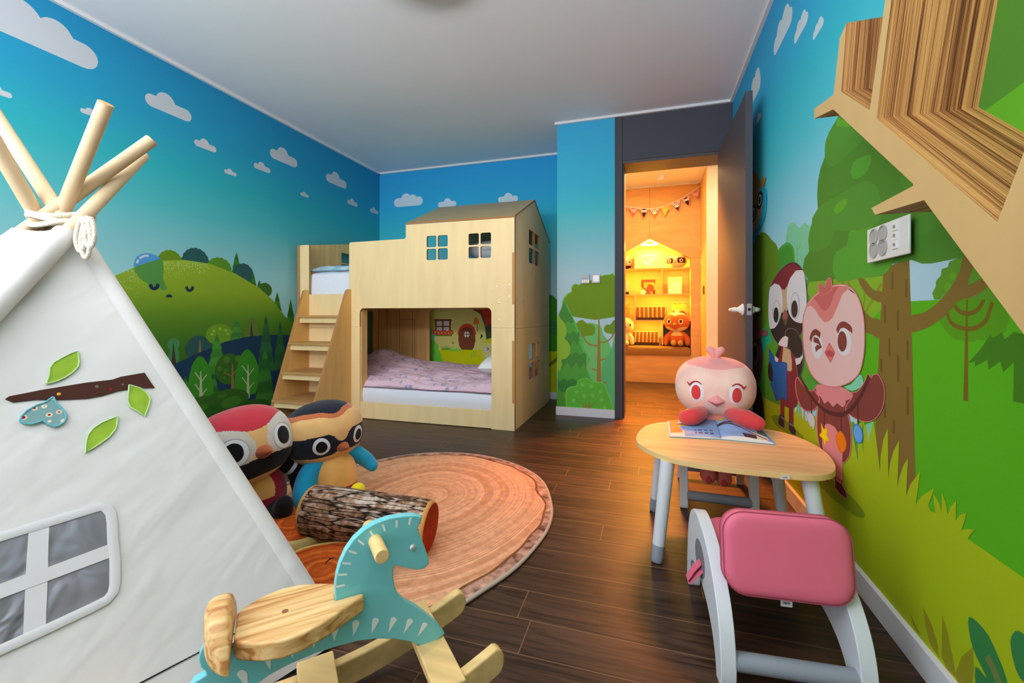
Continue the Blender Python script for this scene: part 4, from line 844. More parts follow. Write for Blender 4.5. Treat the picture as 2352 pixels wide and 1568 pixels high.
# stairs
st = thing('bunk_stairs', 'steep plywood stairs with four treads leading to the upper bunk', 'stairs', (-2.41, 2.65, 0))
for x in (-2.217, -2.62):
    pts = [(2.40, 0), (2.815, .985)] + [(2.84, .998)] + [(2.864, 1.0), (2.864, 0)]
    if x == -2.62: pts = [(2.46, 0), (2.815, .99), (2.835, 1.0), (2.864, 1.0), (2.864, 0)]
    bm = new(); prism(bm, [(x, y, z) for y, z in pts], (TH, 0, 0), 0, mi_side=1); s = obj('stringer', bm, [stairm, ply_edge], st, smooth=False)
    if x > -2.3:
        for y, z in ((2.62, .58), (2.60, .39), (2.70, .78), (2.76, .61), (2.76, .40), (2.55, .22), (2.77, .2), (2.78, .8)):
            bm = new(); lathe(bm, [(.004, 0), (.004, .0012)], along((x + TH, y, z), (x + 1, y, z)), 12); obj('screw_cap', bm, mat('screw_cap', rgb(236, 205, 150), .5), s)
for yf, z in ((2.748, .797), (2.655, .591), (2.58, .378), (2.5, .183)):
    bm = new(); box(bm, -2.602, -2.217, yf, 2.866, z - .018, z); t = obj('tread', bm, [mat('tread_wood', rgb(178, 134, 82, 1.3), .5, var=(3, .1, (1, 8, 8)))], st, smooth=False, bevel=.001)
    bm = new(); box(bm, -2.6, -2.217, yf + .02, yf + .036, z - .058, z - .018); obj('tread_rail', bm, birch, t, smooth=False)
# ---------------------------------------------------------------- bedding
def cushion_grid(bm, x0, x1, y0, y1, zf, n=60, m=40, skirt=None, edge=.03):
    """soft slab: zf(x,y,a,b) top height; skirt: bottom height."""
    rows = []
    for j in range(m + 1):
        b = j / m; row = []
        for i in range(n + 1):
            a = i / n; x, y = x0 + (x1 - x0) * a, y0 + (y1 - y0) * b
            row.append(bm.verts.new((x, y, zf(x, y, a, b))))
        rows.append(row)
    for j in range(m):
        for i in range(n): bm.faces.new((rows[j][i], rows[j][i + 1], rows[j + 1][i + 1], rows[j + 1][i]))
    loop = rows[0][:] + [r[-1] for r in rows[1:]] + rows[-1][-2::-1] + [r[0] for r in rows[-2:0:-1]]
    cx, cy = (x0 + x1) / 2, (y0 + y1) / 2; prev = loop
    K = 7
    for k in range(1, K + 1):
        t = k / K; cur = []
        for v in loop:
            z0 = v.co.z; zb = skirt; bulge = math.sin(PI * t) * edge
            dx, dy = v.co.x - cx, v.co.y - cy
            ux = math.copysign(1, dx) if abs(abs(dx) - (x1 - x0) / 2) < 1e-4 else 0; uy = math.copysign(1, dy) if abs(abs(dy) - (y1 - y0) / 2) < 1e-4 else 0
            cur.append(bm.verts.new((v.co.x + ux * bulge, v.co.y + uy * bulge, z0 + (zb - z0) * t)))
        for i in range(len(loop)):
            j = (i + 1) % len(loop); bm.faces.new((prev[i], cur[i], cur[j], prev[j]))
        prev = cur
    bm.faces.new(list(reversed(prev)))
    bmesh.ops.recalc_face_normals(bm, faces=bm.faces)
nz = lambda x, y, z=0: noise.noise(Vector((x, y, z)))
def er(a, b, w=.06): return min(1, min(a, 1 - a, ) / w) ** .5 * min(1, min(b, 1 - b) / w) ** .5 if 0 < a < 1 and 0 < b < 1 else 0
sheet = mat('white_sheet', rgb(224, 226, 242, 1.1), .8, .2, sheen=.2, bump=(14, .25, (1, 1, 1)))
pinkq = mat('pink_quilt', rgb(222, 186, 196, 1.15), .8, .2, sheen=.3, bump=(24, 1.0, (1, 2.6, 1)))
nt, N, L, b = nodes_of(pinkq)
tc = N('TexCoord'); mp = N('Mapping'); mp.inputs['Scale'].default_value = (14, 14, 14); L(tc.outputs['Object'], mp.inputs['Vector'])
vo = N('TexVoronoi', feature='F1'); vo.inputs['Scale'].default_value = 1.0; L(mp.outputs['Vector'], vo.inputs['Vector'])
nn = N('TexNoise'); nn.inputs['Scale'].default_value = 60; L(tc.outputs['Object'], nn.inputs['Vector'])
ad = N('Math', operation='ADD'); L(vo.outputs['Distance'], ad.inputs[0]); m2 = N('Math', operation='MULTIPLY'); L(nn.outputs['Fac'], m2.inputs[0]); m2.inputs[1].default_value = .35; L(m2.outputs[0], ad.inputs[1])
lt = N('Math', operation='LESS_THAN'); L(ad.outputs[0], lt.inputs[0]); lt.inputs[1].default_value = .42
mxx = N('Mix', data_type='RGBA'); L(lt.outputs[0], mxx.inputs[0]); mxx.inputs[6].default_value = rgb(218, 186, 202, 1.2); mxx.inputs[7].default_value = rgb(160, 156, 186, 1.15); L(mxx.outputs[2], b.inputs['Base Color'])
m = thing('lower_mattress', 'mattress under a white sheet on the lower bunk', 'mattress', (-1.8, 3.4, .118))
bm = new(); cushion_grid(bm, -2.66, -.91, 2.905, 3.94, lambda x, y, a, b: .232 + .004 * nz(x * 6, y * 6), 50, 30, .119, .012); obj('mattress_body', bm, sheet, m)
def quilt(x, y, a, b):
    hump = .13 * math.exp(-((x + 2.42) / .2) ** 2 - ((y - 3.62) / .22) ** 2) + .05 * math.exp(-((x + 2.1) / .4) ** 2 - ((y - 3.6) / .25) ** 2)
    w = .024 * abs(nz(x * 3 + y * 5, y * 16)) + .016 * nz(x * 3.2, y * 6, 3) + .018 * nz(x * 6 + y * 10, y * 30, 1) + .007 * nz(x * 30, y * 60, 5)
    return .292 + .03 * b + hump + w - .035 * (1 - er(a, b, .05))
bm = new(); cushion_grid(bm, -2.66, -.93, 2.915, 3.93, quilt, 150, 110, .24, .016)
q = obj('pink_quilt', bm, pinkq); tag(q, 'rumpled pink quilt spread over the lower bunk mattress', 'quilt')
def pillow(name, c, sx, sy, h, rz, rx, mt, label, group=None, z=0):
    M = Matrix.Translation(c) @ Matrix.Rotation(rz, 4, 'Z') @ Matrix.Rotation(rx, 4, 'X'); bm = new(); n = 28; tp, bt = [], []
    for s, arr in ((1, tp), (-1, bt)):
        for j in range(n + 1):
            row = []
            for i in range(n + 1):
                a, b = -1 + 2 * i / n, -1 + 2 * j / n; e = max(0, (1 - a ** 4) * (1 - b ** 4)) ** .55
                pin = 1 - .07 * (1 - abs(abs(a) - abs(b))) * 0; x = a * sx * (1 - .06 * (1 - b * b)); y = b * sy * (1 - .06 * (1 - a * a))
                zz = s * h * e + .008 * nz(x * 14, y * 14, s + z) * e
                row.append(bm.verts.new(M @ Vector((x, y, zz))))
            arr.append(row)
    for arr, f in ((tp, 0), (bt, 1)):
        for j in range(n):
            for i in range(n):
                q = (arr[j][i], arr[j][i + 1], arr[j + 1][i + 1], arr[j + 1][i]); bm.faces.new(q if not f else q[::-1])
    bmesh.ops.remove_doubles(bm, verts=bm.verts, dist=.0008)
    o = obj(name, bm, mt); tag(o, label, 'pillow', group); return o
pw = mat('white_pillowcase', rgb(232, 234, 244, 1.1), .8, .2, sheen=.2, bump=(20, .2))
pillow('pillow', (-1.085, 3.30, .425), .15, .24, .07, .05, .12, pw, 'white pillow on the pink quilt at the right end of the lower bunk')
m = thing('upper_mattress', 'tall white-sheeted mattress on the upper bunk above the stairs', 'mattress', (-1.8, 3.4, .878))
bm = new(); cushion_grid(bm, -2.655, -.91, 2.91, 3.94, lambda x, y, a, b: 1.15 - .02 * (1 - er(a, b, .03)) + .006 * nz(x * 8, y * 8), 60, 30, .879, .014); obj('mattress_body', bm, sheet, m)
bluq = mat('sky_blue_blanket', rgb(200, 225, 236, 1.1), .8, .2, sheen=.2, bump=(30, .4), var=(9, .1, (1, 1, 1), rgb(95, 170, 200)))
bm = new(); cushion_grid(bm, -2.65, -.93, 2.92, 3.93, lambda x, y, a, b: 1.2 + .012 * nz(x * 7, y * 9) + .006 * nz(x * 22, y * 20) - .03 * (1 - er(a, b, .04)), 110, 60, 1.156, .012)
q = obj('blue_blanket', bm, bluq); tag(q, 'blue and white patterned blanket on the upper bunk', 'blanket')
pillow('pillow', (-1.12, 3.25, 1.30), .2, .26, .075, .1, .1, mat('grey_pillowcase', rgb(205, 205, 212, 1.1), .8, .2, sheen=.2, bump=(18, .4)), 'pale crumpled pillow on the upper bunk behind the front window', z=5)
# ================================================================ tree-shaped wall shelf on the right wall
XT = .43
face = mat('tree_birch_face', rgb(214, 176, 116, .9), .5, .3, var=(2.4, .05, (1, 5, .8)))
lam = mat('stacked_ply_edges', (1, 1, 1, 1), .55, .3); nt, N, L, b = nodes_of(lam)
tc = N('TexCoord'); mp = N('Mapping'); mp.inputs['Scale'].default_value = (620, 2.4, 2.4); L(tc.outputs['Object'], mp.inputs['Vector'])
n1 = N('TexNoise'); n1.inputs['Scale'].default_value = 1; n1.inputs['Detail'].default_value = 2; L(mp.outputs['Vector'], n1.inputs['Vector'])
mp2 = N('Mapping'); mp2.inputs['Scale'].default_value = (70, .8, .8); L(tc.outputs['Object'], mp2.inputs['Vector'])
n2 = N('TexNoise'); n2.inputs['Scale'].default_value = 1; n2.inputs['Detail'].default_value = 3; L(mp2.outputs['Vector'], n2.inputs['Vector'])
av = N('Math', operation='ADD'); L(n1.outputs['Fac'], av.inputs[0]); L(n2.outputs['Fac'], av.inputs[1]); hf = N('Math', operation='MULTIPLY'); L(av.outputs[0], hf.inputs[0]); hf.inputs[1].default_value = .5
rp = N('ValToRGB'); e = rp.color_ramp.elements; e[0].position = .41; e[0].color = rgb(96, 54, 28, .9); e[1].position = .59; e[1].color = rgb(212, 160, 96, .92)
e2 = rp.color_ramp.elements.new(.48); e2.color = rgb(168, 112, 62, .9)
L(hf.outputs[0], rp.inputs['Fac']); L(rp.outputs['Color'], b.inputs['Base Color'])
bn = N('Bump'); bn.inputs['Strength'].default_value = .35; bn.inputs['Distance'].default_value = .003; L(n1.outputs['Fac'], bn.inputs['Height']); L(bn.outputs['Normal'], b.inputs['Normal'])
T = Zm(1840, 0, 3.0156)
def yz(u, v): p = onX(u, v, XT); return (p.y, p.z)
def cont(a, b_, zt):                     # continue line a->b until height zt
    t = (zt - a[1]) / (b_[1] - a[1]); return (a[0] + (b_[0] - a[0]) * t, zt)
tx = lambda *p: [yz(*q) for q in T(list(p))]
topz = 2.2
A, Bq = tx((475, 765), (583, 0)); B1 = cont(A, Bq, topz)
C_, Dq = tx((522, 820), (627, 0)); D1 = cont(C_, Dq, topz)
E1 = tx((1360, 1535))[0]; E2 = yz(2352, 348); E3 = cont(E1, E2, topz)
G1 = yz(2197, 560); G2 = yz(2352, 768); G3 = cont(G1, G2, .0) if G2[1] < G1[1] else (G2[0] - .2, 0)
left = tx((315, 158), (268, 265), (225, 655), (90, 755), (90, 822), (222, 757), (773, 1270), (778, 1283), (770, 1290), (487, 1440), (512, 1487), (842, 1388), (853, 1386), (860, 1396)) + [G1, G2]
g3 = cont(G1, G2, .35)
trunk = [g3, (g3[0], 0.0), (g3[0] - .34, 0.0), (g3[0] - .42, .6), (E3[0] - .16, topz), E3]
# one closed outline: left prong, lower edge, trunk, then the upper side with the two notches
outline = left + trunk + [E1, C_, D1, B1, A] + tx((278, 635))
bm = new(); prism(bm, [(XT, y, z) for y, z in outline], (XR - XT, 0, 0), 0, mi_side=1)
tr = obj('tree_wall_shelf', bm, [face, lam], smooth=False); tag(tr, 'tree-shaped birch wall shelf of stacked plywood on the mural wall', 'wall shelf')
# ================================================================ tree-slice rug, slice cushions, log bolster
def rings_mat(name, cols, scale, center, warp=.25, rough=.8, stretch=(1, 1, 1), rays=0, bump=.2, cnt=9, edge=None):
    """printed growth rings around a point in object space."""
    m = mat(name, (1, 1, 1, 1), rough, .15); nt, N, L, b = nodes_of(m)
    tc = N('TexCoord'); mp = N('Mapping'); mp.inputs['Location'].default_value = tuple(-center[i] * stretch[i] for i in range(3)); mp.inputs['Scale'].default_value = stretch; L(tc.outputs['Object'], mp.inputs['Vector'])
    nn = N('TexNoise'); nn.inputs['Scale'].default_value = scale; nn.inputs['Detail'].default_value = 2.5; L(mp.outputs['Vector'], nn.inputs['Vector'])
    ln = N('VectorMath', operation='LENGTH'); L(mp.outputs['Vector'], ln.inputs[0])
    ma = N('Math', operation='MULTIPLY_ADD'); L(nn.outputs['Fac'], ma.inputs[0]); ma.inputs[1].default_value = warp; L(ln.outputs['Value'], ma.inputs[2])
    cv = N('CombineXYZ'); mu = N('Math', operation='MULTIPLY'); L(ma.outputs[0], mu.inputs[0]); mu.inputs[1].default_value = cnt; L(mu.outputs[0], cv.inputs[0])
    n2 = N('TexNoise'); n2.inputs['Scale'].default_value = 1.0; n2.inputs['Detail'].default_value = 5; n2.inputs['Roughness'].default_value = .65; L(cv.outputs[0], n2.inputs['Vector'])
    rp = N('ValToRGB'); el_ = rp.color_ramp.elements
    while len(el_) > 1: el_.remove(el_[-1])
    for i, (p, c) in enumerate(cols):
        e = el_[0] if i == 0 else el_.new(p); e.position = p; e.color = c
    L(n2.outputs['Fac'], rp.inputs['Fac'])
    out = rp.outputs['Color']
    if rays:
        sp = N('SeparateXYZ'); L(mp.outputs['Vector'], sp.inputs[0]); at = N('Math', operation='ARCTAN2'); L(sp.outputs[0], at.inputs[0]); L(sp.outputs[1], at.inputs[1])
        c3 = N('CombineXYZ'); m3 = N('Math', operation='MULTIPLY'); L(at.outputs[0], m3.inputs[0]); m3.inputs[1].default_value = 16; L(m3.outputs[0], c3.inputs[0]); m4 = N('Math', operation='MULTIPLY'); L(ln.outputs['Value'], m4.inputs[0]); m4.inputs[1].default_value = 5; L(m4.outputs[0], c3.inputs[1])
        n4 = N('TexNoise'); n4.inputs['Scale'].default_value = 1.2; n4.inputs['Detail'].default_value = 1; L(c3.outputs[0], n4.inputs['Vector'])
        g = N('Math', operation='GREATER_THAN'); L(n4.outputs['Fac'], g.inputs[0]); g.inputs[1].default_value = .66
        g2 = N('Math', operation='MULTIPLY'); L(g.outputs[0], g2.inputs[0]); g2.inputs[1].default_value = rays
        mx = N('Mix', data_type='RGBA'); L(g2.outputs[0], mx.inputs[0]); L(out, mx.inputs[6]); mx.inputs[7].default_value = cols[-1][1]; out = mx.outputs[2]
    # fine fibre mottling
    n5 = N('TexNoise'); n5.inputs['Scale'].default_value = 45; n5.inputs['Detail'].default_value = 5; L(tc.outputs['Object'], n5.inputs['Vector'])
    mr = N('MapRange'); L(n5.outputs['Fac'], mr.inputs['Value']); mr.inputs['From Min'].default_value = .3; mr.inputs['From Max'].default_value = .7; mr.inputs['To Min'].default_value = .82; mr.inputs['To Max'].default_value = 1.12
    hs = N('HueSaturation'); L(out, hs.inputs['Color']); L(mr.outputs['Result'], hs.inputs['Value']); L(hs.outputs['Color'], b.inputs['Base Color'])
    return m
K = 1.06
rugm = rings_mat('rug_rings', [(.30, rgb(150, 90, 60, K)), (.38, rgb(196, 138, 102, K)), (.46, rgb(220, 168, 130, K)), (.5, rgb(198, 140, 102, K)), (.54, rgb(224, 172, 134, K)), (.64, rgb(210, 154, 116, K)), (.7, rgb(232, 188, 150, K))], 1.1, (-.92, 1.68, 0), .16, cnt=10, stretch=(1.25, 1, 1))
pts = [(-1.434, 1.982), (-1.317, 2.14), (-1.171, 2.245), (-.99, 2.29), (-.815, 2.268), (-.621, 2.172), (-.471, 2.012), (-.376, 1.765), (-.350, 1.6), (-.359, 1.458), (-.392, 1.296), (-.450, 1.158), (-.507, 1.048), (-.60, .96), (-.75, .90), (-.95, .87), (-1.2, .9), (-1.45, 1.05), (-1.6, 1.3), (-1.63, 1.55), (-1.55, 1.8)]
P = catmull([(x, y, 0) for x, y in pts], 6); cxr, cyr = -.99, 1.58
bark1 = mat('rug_bark', rgb(190, 150, 130, K), .9, .1, var=(28, .5, (1, 1, 1), rgb(92, 56, 44, K)))
barkd = mat('rug_bark_dark', rgb(128, 84, 52, K), .9, .1, var=(20, .3))
hem = mat('rug_hem', rgb(176, 164, 150, K), .9, .1)
rug = thing('tree_slice_rug', 'large round rug printed like a pale sawn tree slice with a bark edge', 'rug', (cxr, cyr, 0))
bm = new(); tot = len(P)
def ring_pts(f, z, wob=0): return [bm.verts.new((cxr + (p.x - cxr) * (f + wob * nz(p.x * 7, p.y * 7)), cyr + (p.y - cyr) * (f + wob * nz(p.x * 7, p.y * 7)), z)) for p in P]
def bridge(a, b_, mi):
    for i in range(len(a)): f = bm.faces.new((a[i], a[(i + 1) % len(a)], b_[(i + 1) % len(a)], b_[i])); f.material_index = mi
r0, r1, r2, r3, r4 = ring_pts(1.0, .001), ring_pts(1.0, .008), ring_pts(.992, .011), ring_pts(.945, .0112, .03), ring_pts(.93, .0112, .035)
bridge(r1, r2, 3); bridge(r0, r1, 3); bridge(r2, r3, 1); bridge(r3, r4, 2)
f = bm.faces.new(r4); f.material_index = 0; f = bm.faces.new(list(reversed(r0))); f.material_index = 3
bmesh.ops.recalc_face_normals(bm, faces=bm.faces); obj('rug_pad', bm, [rugm, bark1, barkd, hem], rug)
bm = new(); tube(bm, [(cxr + (p.x - cxr) * 1.0, cyr + (p.y - cyr) * 1.0, .006) for p in P] + [(P[0].x, P[0].y, .006)], .0058, 10, caps='flat'); obj('piping', bm, hem, rug)
K2 = 1.1
slm = rings_mat('slice_print', [(.3, rgb(128, 48, 12, K2)), (.44, rgb(166, 66, 18, K2)), (.54, rgb(196, 90, 26, K2)), (.68, rgb(222, 124, 44, K2))], 5, (0, 0, 0), .07, cnt=55, rays=.35)
slrim = mat('slice_rim', rgb(196, 168, 108, 1.2), .85, .1, bump=(60, .2))
blackm = mat('black_felt', rgb(24, 22, 22), .8, .1)
def slice_cushion(c, r, h, label, crack, off):
    t = thing('slice_cushion', label, 'cushion', (c[0], c[1], c[2]), 'tree slice cushions on the rug')
    base = Matrix.Translation(c); bm = new(); ringsv = []
    n = 72; prof = [(0.97, 0), (1.0, h * .25), (1.0, h * .7), (.965, h * .94), (.9, h * 1.0)]
    wob = lambda a: 1 + .035 * math.sin(3 * a + off) + .02 * math.sin(7 * a + 2 * off)
    for k, (f, z) in enumerate(prof): ringsv.append([bm.verts.new((r * f * wob(2 * PI * i / n) * math.cos(2 * PI * i / n), r * f * wob(2 * PI * i / n) * math.sin(2 * PI * i / n), z)) for i in range(n)])
    for k in range(len(prof) - 1):
        for i in range(n): f = bm.faces.new((ringsv[k][i], ringsv[k][(i + 1) % n], ringsv[k + 1][(i + 1) % n], ringsv[k + 1][i])); f.material_index = 1
    prev = ringsv[-1]
    for f in (.87, .6, .3, .05):
        cur = [bm.verts.new((r * f * wob(2 * PI * i / n) * math.cos(2 * PI * i / n), r * f * wob(2 * PI * i / n) * math.sin(2 * PI * i / n), h * (1.0 + .1 * (1 - f)))) for i in range(n)]
        for i in range(n): q = bm.faces.new((prev[i], prev[(i + 1) % n], cur[(i + 1) % n], cur[i])); q.material_index = 1 if f == .87 else 0
        prev = cur
    bm.faces.new(prev); q = bm.faces.new(list(reversed(ringsv[0]))); q.material_index = 1
    o = obj('cushion_body', bm, [slm, slrim], t, world=base)
    if crack:
        bm = new(); tube(bm, [(crack[0] - c[0] + dx * .012, crack[1] - c[1] + dy, h * 1.085) for dx, dy in ((.3, .022), (-.3, .012), (-.2, -.004), (.3, -.02))], [.0008, .0028, .0022, .0006], 8, flat=.3); obj('printed_crack', bm, blackm, o, world=base)
    return t
slice_cushion((-.885, 1.025, .012), .18, .05, 'round orange tree-slice cushion with a black crack, nearest the rocking horse', (-.90, 1.07), 1.0)
slice_cushion((-1.19, 1.235, .012), .15, .05, 'round orange tree-slice cushion between the tent edge and the log bolster', None, 3.1)
# log bolster
a = Vector((-1.10, 1.228, .124)); c2 = Vector((-.688, 1.282, .1)); ax = (c2 - a).normalized()
lg_ = thing('log_bolster', 'bolster cushion printed as a bark-covered log with sawn orange ends', 'bolster cushion', (-.88, 1.25, .012))
barkm = mat('log_bark', (1, 1, 1, 1), .85, .1); nt, N, L, b = nodes_of(barkm)
tc = N('TexCoord'); mp = N('Mapping'); mp.inputs['Scale'].default_value = (5, 36, 36); L(tc.outputs['Object'], mp.inputs['Vector'])
nn = N('TexNoise'); nn.inputs['Scale'].default_value = .7; nn.inputs['Detail'].default_value = 3; L(mp.outputs['Vector'], nn.inputs['Vector'])
va = N('VectorMath', operation='MULTIPLY_ADD'); L(nn.outputs['Color'], va.inputs[0]); va.inputs[1].default_value = (.9, 1.4, 1.4); L(mp.outputs['Vector'], va.inputs[2])
vo = N('TexVoronoi', feature='DISTANCE_TO_EDGE'); vo.inputs['Scale'].default_value = 1.9; L(va.outputs[0], vo.inputs['Vector'])
vc = N('TexVoronoi', feature='F1'); vc.inputs['Scale'].default_value = 1.9; L(va.outputs[0], vc.inputs['Vector'])
sx = N('SeparateColor'); L(vc.outputs['Color'], sx.inputs[0])
nf = N('TexNoise'); nf.inputs['Scale'].default_value = 55; nf.inputs['Detail'].default_value = 5; L(tc.outputs['Object'], nf.inputs['Vector'])
ad = N('Math', operation='MULTIPLY_ADD'); L(sx.outputs[0], ad.inputs[0]); ad.inputs[1].default_value = .35; sb = N('Math', operation='SUBTRACT'); L(nf.outputs['Fac'], sb.inputs[0]); sb.inputs[1].default_value = .17; L(sb.outputs[0], ad.inputs[2])
rp = N('ValToRGB'); e = rp.color_ramp.elements; e[0].position = .28; e[0].color = rgb(92, 66, 48, K); e[1].position = .75; e[1].color = rgb(208, 192, 178, K); em = e.new(.5); em.color = rgb(158, 116, 90, K)
L(ad.outputs[0], rp.inputs['Fac'])
r2_ = N('ValToRGB'); e = r2_.color_ramp.elements; e[0].position = .02; e[0].color = (0, 0, 0, 1); e[1].position = .11; e[1].color = (1, 1, 1, 1); L(vo.outputs['Distance'], r2_.inputs['Fac'])
mx = N('Mix', data_type='RGBA'); L(r2_.outputs['Color'], mx.inputs[0]); mx.inputs[6].default_value = rgb(38, 30, 24); L(rp.outputs['Color'], mx.inputs[7]); L(mx.outputs[2], b.inputs['Base Color'])
bn = N('Bump'); bn.inputs['Strength'].default_value = .6; bn.inputs['Distance'].default_value = .004; L(r2_.outputs['Color'], bn.inputs['Height']); L(bn.outputs['Normal'], b.inputs['Normal'])
endm = rings_mat('log_end_print', [(.3, rgb(130, 34, 12, K2)), (.5, rgb(176, 52, 20, K2)), (.7, rgb(206, 86, 40, K2))], 6, (0, 0, 0), .05, cnt=60, rays=.2)
Mlog = Matrix.Translation((a + c2) / 2) @ Vector((1, 0, 0)).rotation_difference(ax).to_matrix().to_4x4(); Lh = (c2 - a).length / 2
bm = new(); n = 56; rows = []; R0 = .085
for i in range(29):
    x = -Lh + 2 * Lh * i / 28; row = []; s_ = 1 - .05 * (abs(x) / Lh) ** 6
    for k in range(n):
        t = 2 * PI * k / n; rr_ = R0 * s_ * (1 + .025 * nz(x * 12, math.cos(t) * 3, math.sin(t) * 3)); row.append(bm.verts.new((x, rr_ * math.cos(t), rr_ * math.sin(t))))
    rows.append(row)
for i in range(28):
    for k in range(n): bm.faces.new((rows[i][k], rows[i][(k + 1) % n], rows[i + 1][(k + 1) % n], rows[i + 1][k]))
bmesh.ops.recalc_face_normals(bm, faces=bm.faces); obj('bark_cover', bm, barkm, lg_, world=Mlog)
for s_ in (-1, 1):
    bm = new(); prev = None
    for f, dx in ((.955, -.001), (.94, .007), (.89, .012), (.87, .0125), (.4, .016), (.03, .017)):
        cur = [bm.verts.new((s_ * (Lh + dx), R0 * f * (1 + (.03 * nz(k * .35, s_, 2) if f > .9 else 0)) * math.cos(2 * PI * k / n), R0 * f * math.sin(2 * PI * k / n))) for k in range(n)]
        if prev:
            for k in range(n): q = bm.faces.new((prev[k], prev[(k + 1) % n], cur[(k + 1) % n], cur[k])); q.material_index = 1 if f >= .86 else 0
        prev = cur
    bm.faces.new(prev); bmesh.ops.recalc_face_normals(bm, faces=bm.faces); en = obj('sawn_end', bm, [endm, mat('log_rim', rgb(212, 150, 84, K), .85, .1)], lg_, world=Mlog)
# ================================================================ play tent (tipi)
canvas = mat('cotton_canvas', rgb(224, 221, 219, .97), .85, .15, sheen=.15); nt, N, L, b = nodes_of(canvas)
tc = N('TexCoord'); mp = N('Mapping'); mp.inputs['Rotation'].default_value = (0.0, .75, .3); mp.inputs['Scale'].default_value = (7, 2.2, 2.0); L(tc.outputs['Object'], mp.inputs['Vector'])
n1 = N('TexNoise'); n1.inputs['Scale'].default_value = 1.6; n1.inputs['Detail'].default_value = 3; n1.inputs['Distortion'].default_value = .15; L(mp.outputs['Vector'], n1.inputs['Vector'])
b1 = N('Bump'); b1.inputs['Strength'].default_value = .45; b1.inputs['Distance'].default_value = .03; L(n1.outputs['Fac'], b1.inputs['Height'])
wv = N('TexNoise'); wv.inputs['Scale'].default_value = 700; L(tc.outputs['Object'], wv.inputs['Vector']); b2 = N('Bump'); b2.inputs['Strength'].default_value = .12; b2.inputs['Distance'].default_value = .001; L(wv.outputs['Fac'], b2.inputs['Height']); L(b1.outputs['Normal'], b2.inputs['Normal']); L(b2.outputs['Normal'], b.inputs['Normal'])
pine_p = mat('peeled_pine', rgb(228, 200, 162, .95), .55, .3, var=(4, .1, (6, 6, .8)), bump=(30, .05))
Lsh = Vector((-1.378, .703, 1.03)); FT = [Vector((-.722, .888, 0)), Vector((-1.08, -.08, 0)), Vector((-1.95, -.03, 0)), Vector((-2.1, .72, 0)), Vector((-1.75, 1.35, 0))]
TOPS = [((-45, 212), .27), ((328, 356), .26), ((348, 322), .26), ((243, 238), .26), ((-30, 298), .22)]
tent = thing('play_tent', 'white canvas play tent on five pale wooden poles with leaf applique', 'play tent', (-1.4, .65, 0))
AP = []
for i, (ft, (pxl, ext)) in enumerate(zip(FT, TOPS)):
    far = Lsh + (Lsh - ft).normalized() * ext; dep = -SA * far.x + CA * far.y; top = Vector((0, 0, HC)) + ray(*pxl) * dep
    AP.append(ft.lerp(top, 1.045 / top.z))
    bm = new(); tube(bm, [ft + Vector((0, 0, .001)), ft.lerp(top, .5), top], [.0165, .0165, .0155], 20, caps='flat'); p = obj('pole', bm, pine_p, tent)
    bm = new(); lathe(bm, [(.0152, 0), (.0148, .0012), (.008, .0022)], along(top, top + (top - ft)), 20); obj('sawn_end', bm, mat('end_grain', rgb(202, 160, 106), .7), p)
def face_n(i, j): a, b_ = FT[i], FT[j]; n = (b_ - a).cross(AP[i] - a).normalized(); c = (a + b_) / 2 - Vector((-1.4, .65, 0)); return n if n.dot(c) > 0 else -n
def canvas_face(i, j, t0=0.0, t1=.945, nu=36, nv=44):
    a, b_ = FT[i], FT[j]; n = face_n(i, j); bm = new(); rows = []
    for r in range(nv + 1):
        t = t0 + (t1 - t0) * r / nv; row = []
        for k in range(nu + 1):
            s = k / nu; p = a.lerp(AP[i], t).lerp(b_.lerp(AP[j], t), s) + n * (.019 - .012 * math.sin(PI * s) * (1 if i else 0))
            if not i and j == 1: p -= n * ((p - a - n * .019).dot(n))
            p.z = max(p.z, .004); row.append(bm.verts.new(p))
        rows.append(row)
    for r in range(nv):
        for k in range(nu): bm.faces.new((rows[r][k], rows[r][k + 1], rows[r + 1][k + 1], rows[r + 1][k]))
    return bm, n
bm = new(); me_all = []
cv_bm, nA = canvas_face(0, 1); cover = obj('canvas_cover', cv_bm, canvas, tent)
for i, j in ((1, 2), (2, 3), (3, 4)): b3, _ = canvas_face(i, j); obj('canvas_panel', b3, canvas, tent)
b3, _ = canvas_face(0, 4, .52); obj('canvas_panel', b3, canvas, tent)
for k, ft in enumerate(FT):
    if k in (2, 3): continue
    bm = new(); q = [ft.lerp(AP[k], t) + Vector((0, 0, .004)) for t in [x / 12 * .94 for x in range(13)]]
    if k == 0: q = [p + nA * .003 for p in q]
    tube(bm, q, [.0225 + .0012 * nz(i * 1.7, k) for i in range(13)], 18, caps='flat'); obj('pole_sleeve', bm, canvas, tent)
PA = FT[0] + nA * .0197
onA = lambda u, v, o=0: onP(u, v, PA + nA * o, nA)
def patchA(name, pts, m, parent, h=.0015, sm=0, edge=None, o=0):
    q = [onA(u, v, o) for u, v in pts]
    if sm: q = catmull(q, sm)
    bm = new(); prism(bm, q, nA * h); ob = obj(name, bm, m, parent, smooth=False)
    if edge:
        bm = new(); tube(bm, [p + nA * h for p in q] + [q[0] + nA * h], edge[1], 8, caps='flat'); obj('stitched_edge', bm, edge[0], ob)
    return ob
TA = Zm(0, 740, 4.3548)
twig = mat('twig_fabric', rgb(74, 46, 36, 1.1), .85, .1); nt, N, L, b = nodes_of(twig)
tc = N('TexCoord'); vo = N('TexVoronoi', feature='F1'); vo.inputs['Scale'].default_value = 42; L(tc.outputs['Object'], vo.inputs['Vector']); lt = N('Math', operation='LESS_THAN'); L(vo.outputs['Distance'], lt.inputs[0]); lt.inputs[1].default_value = .13
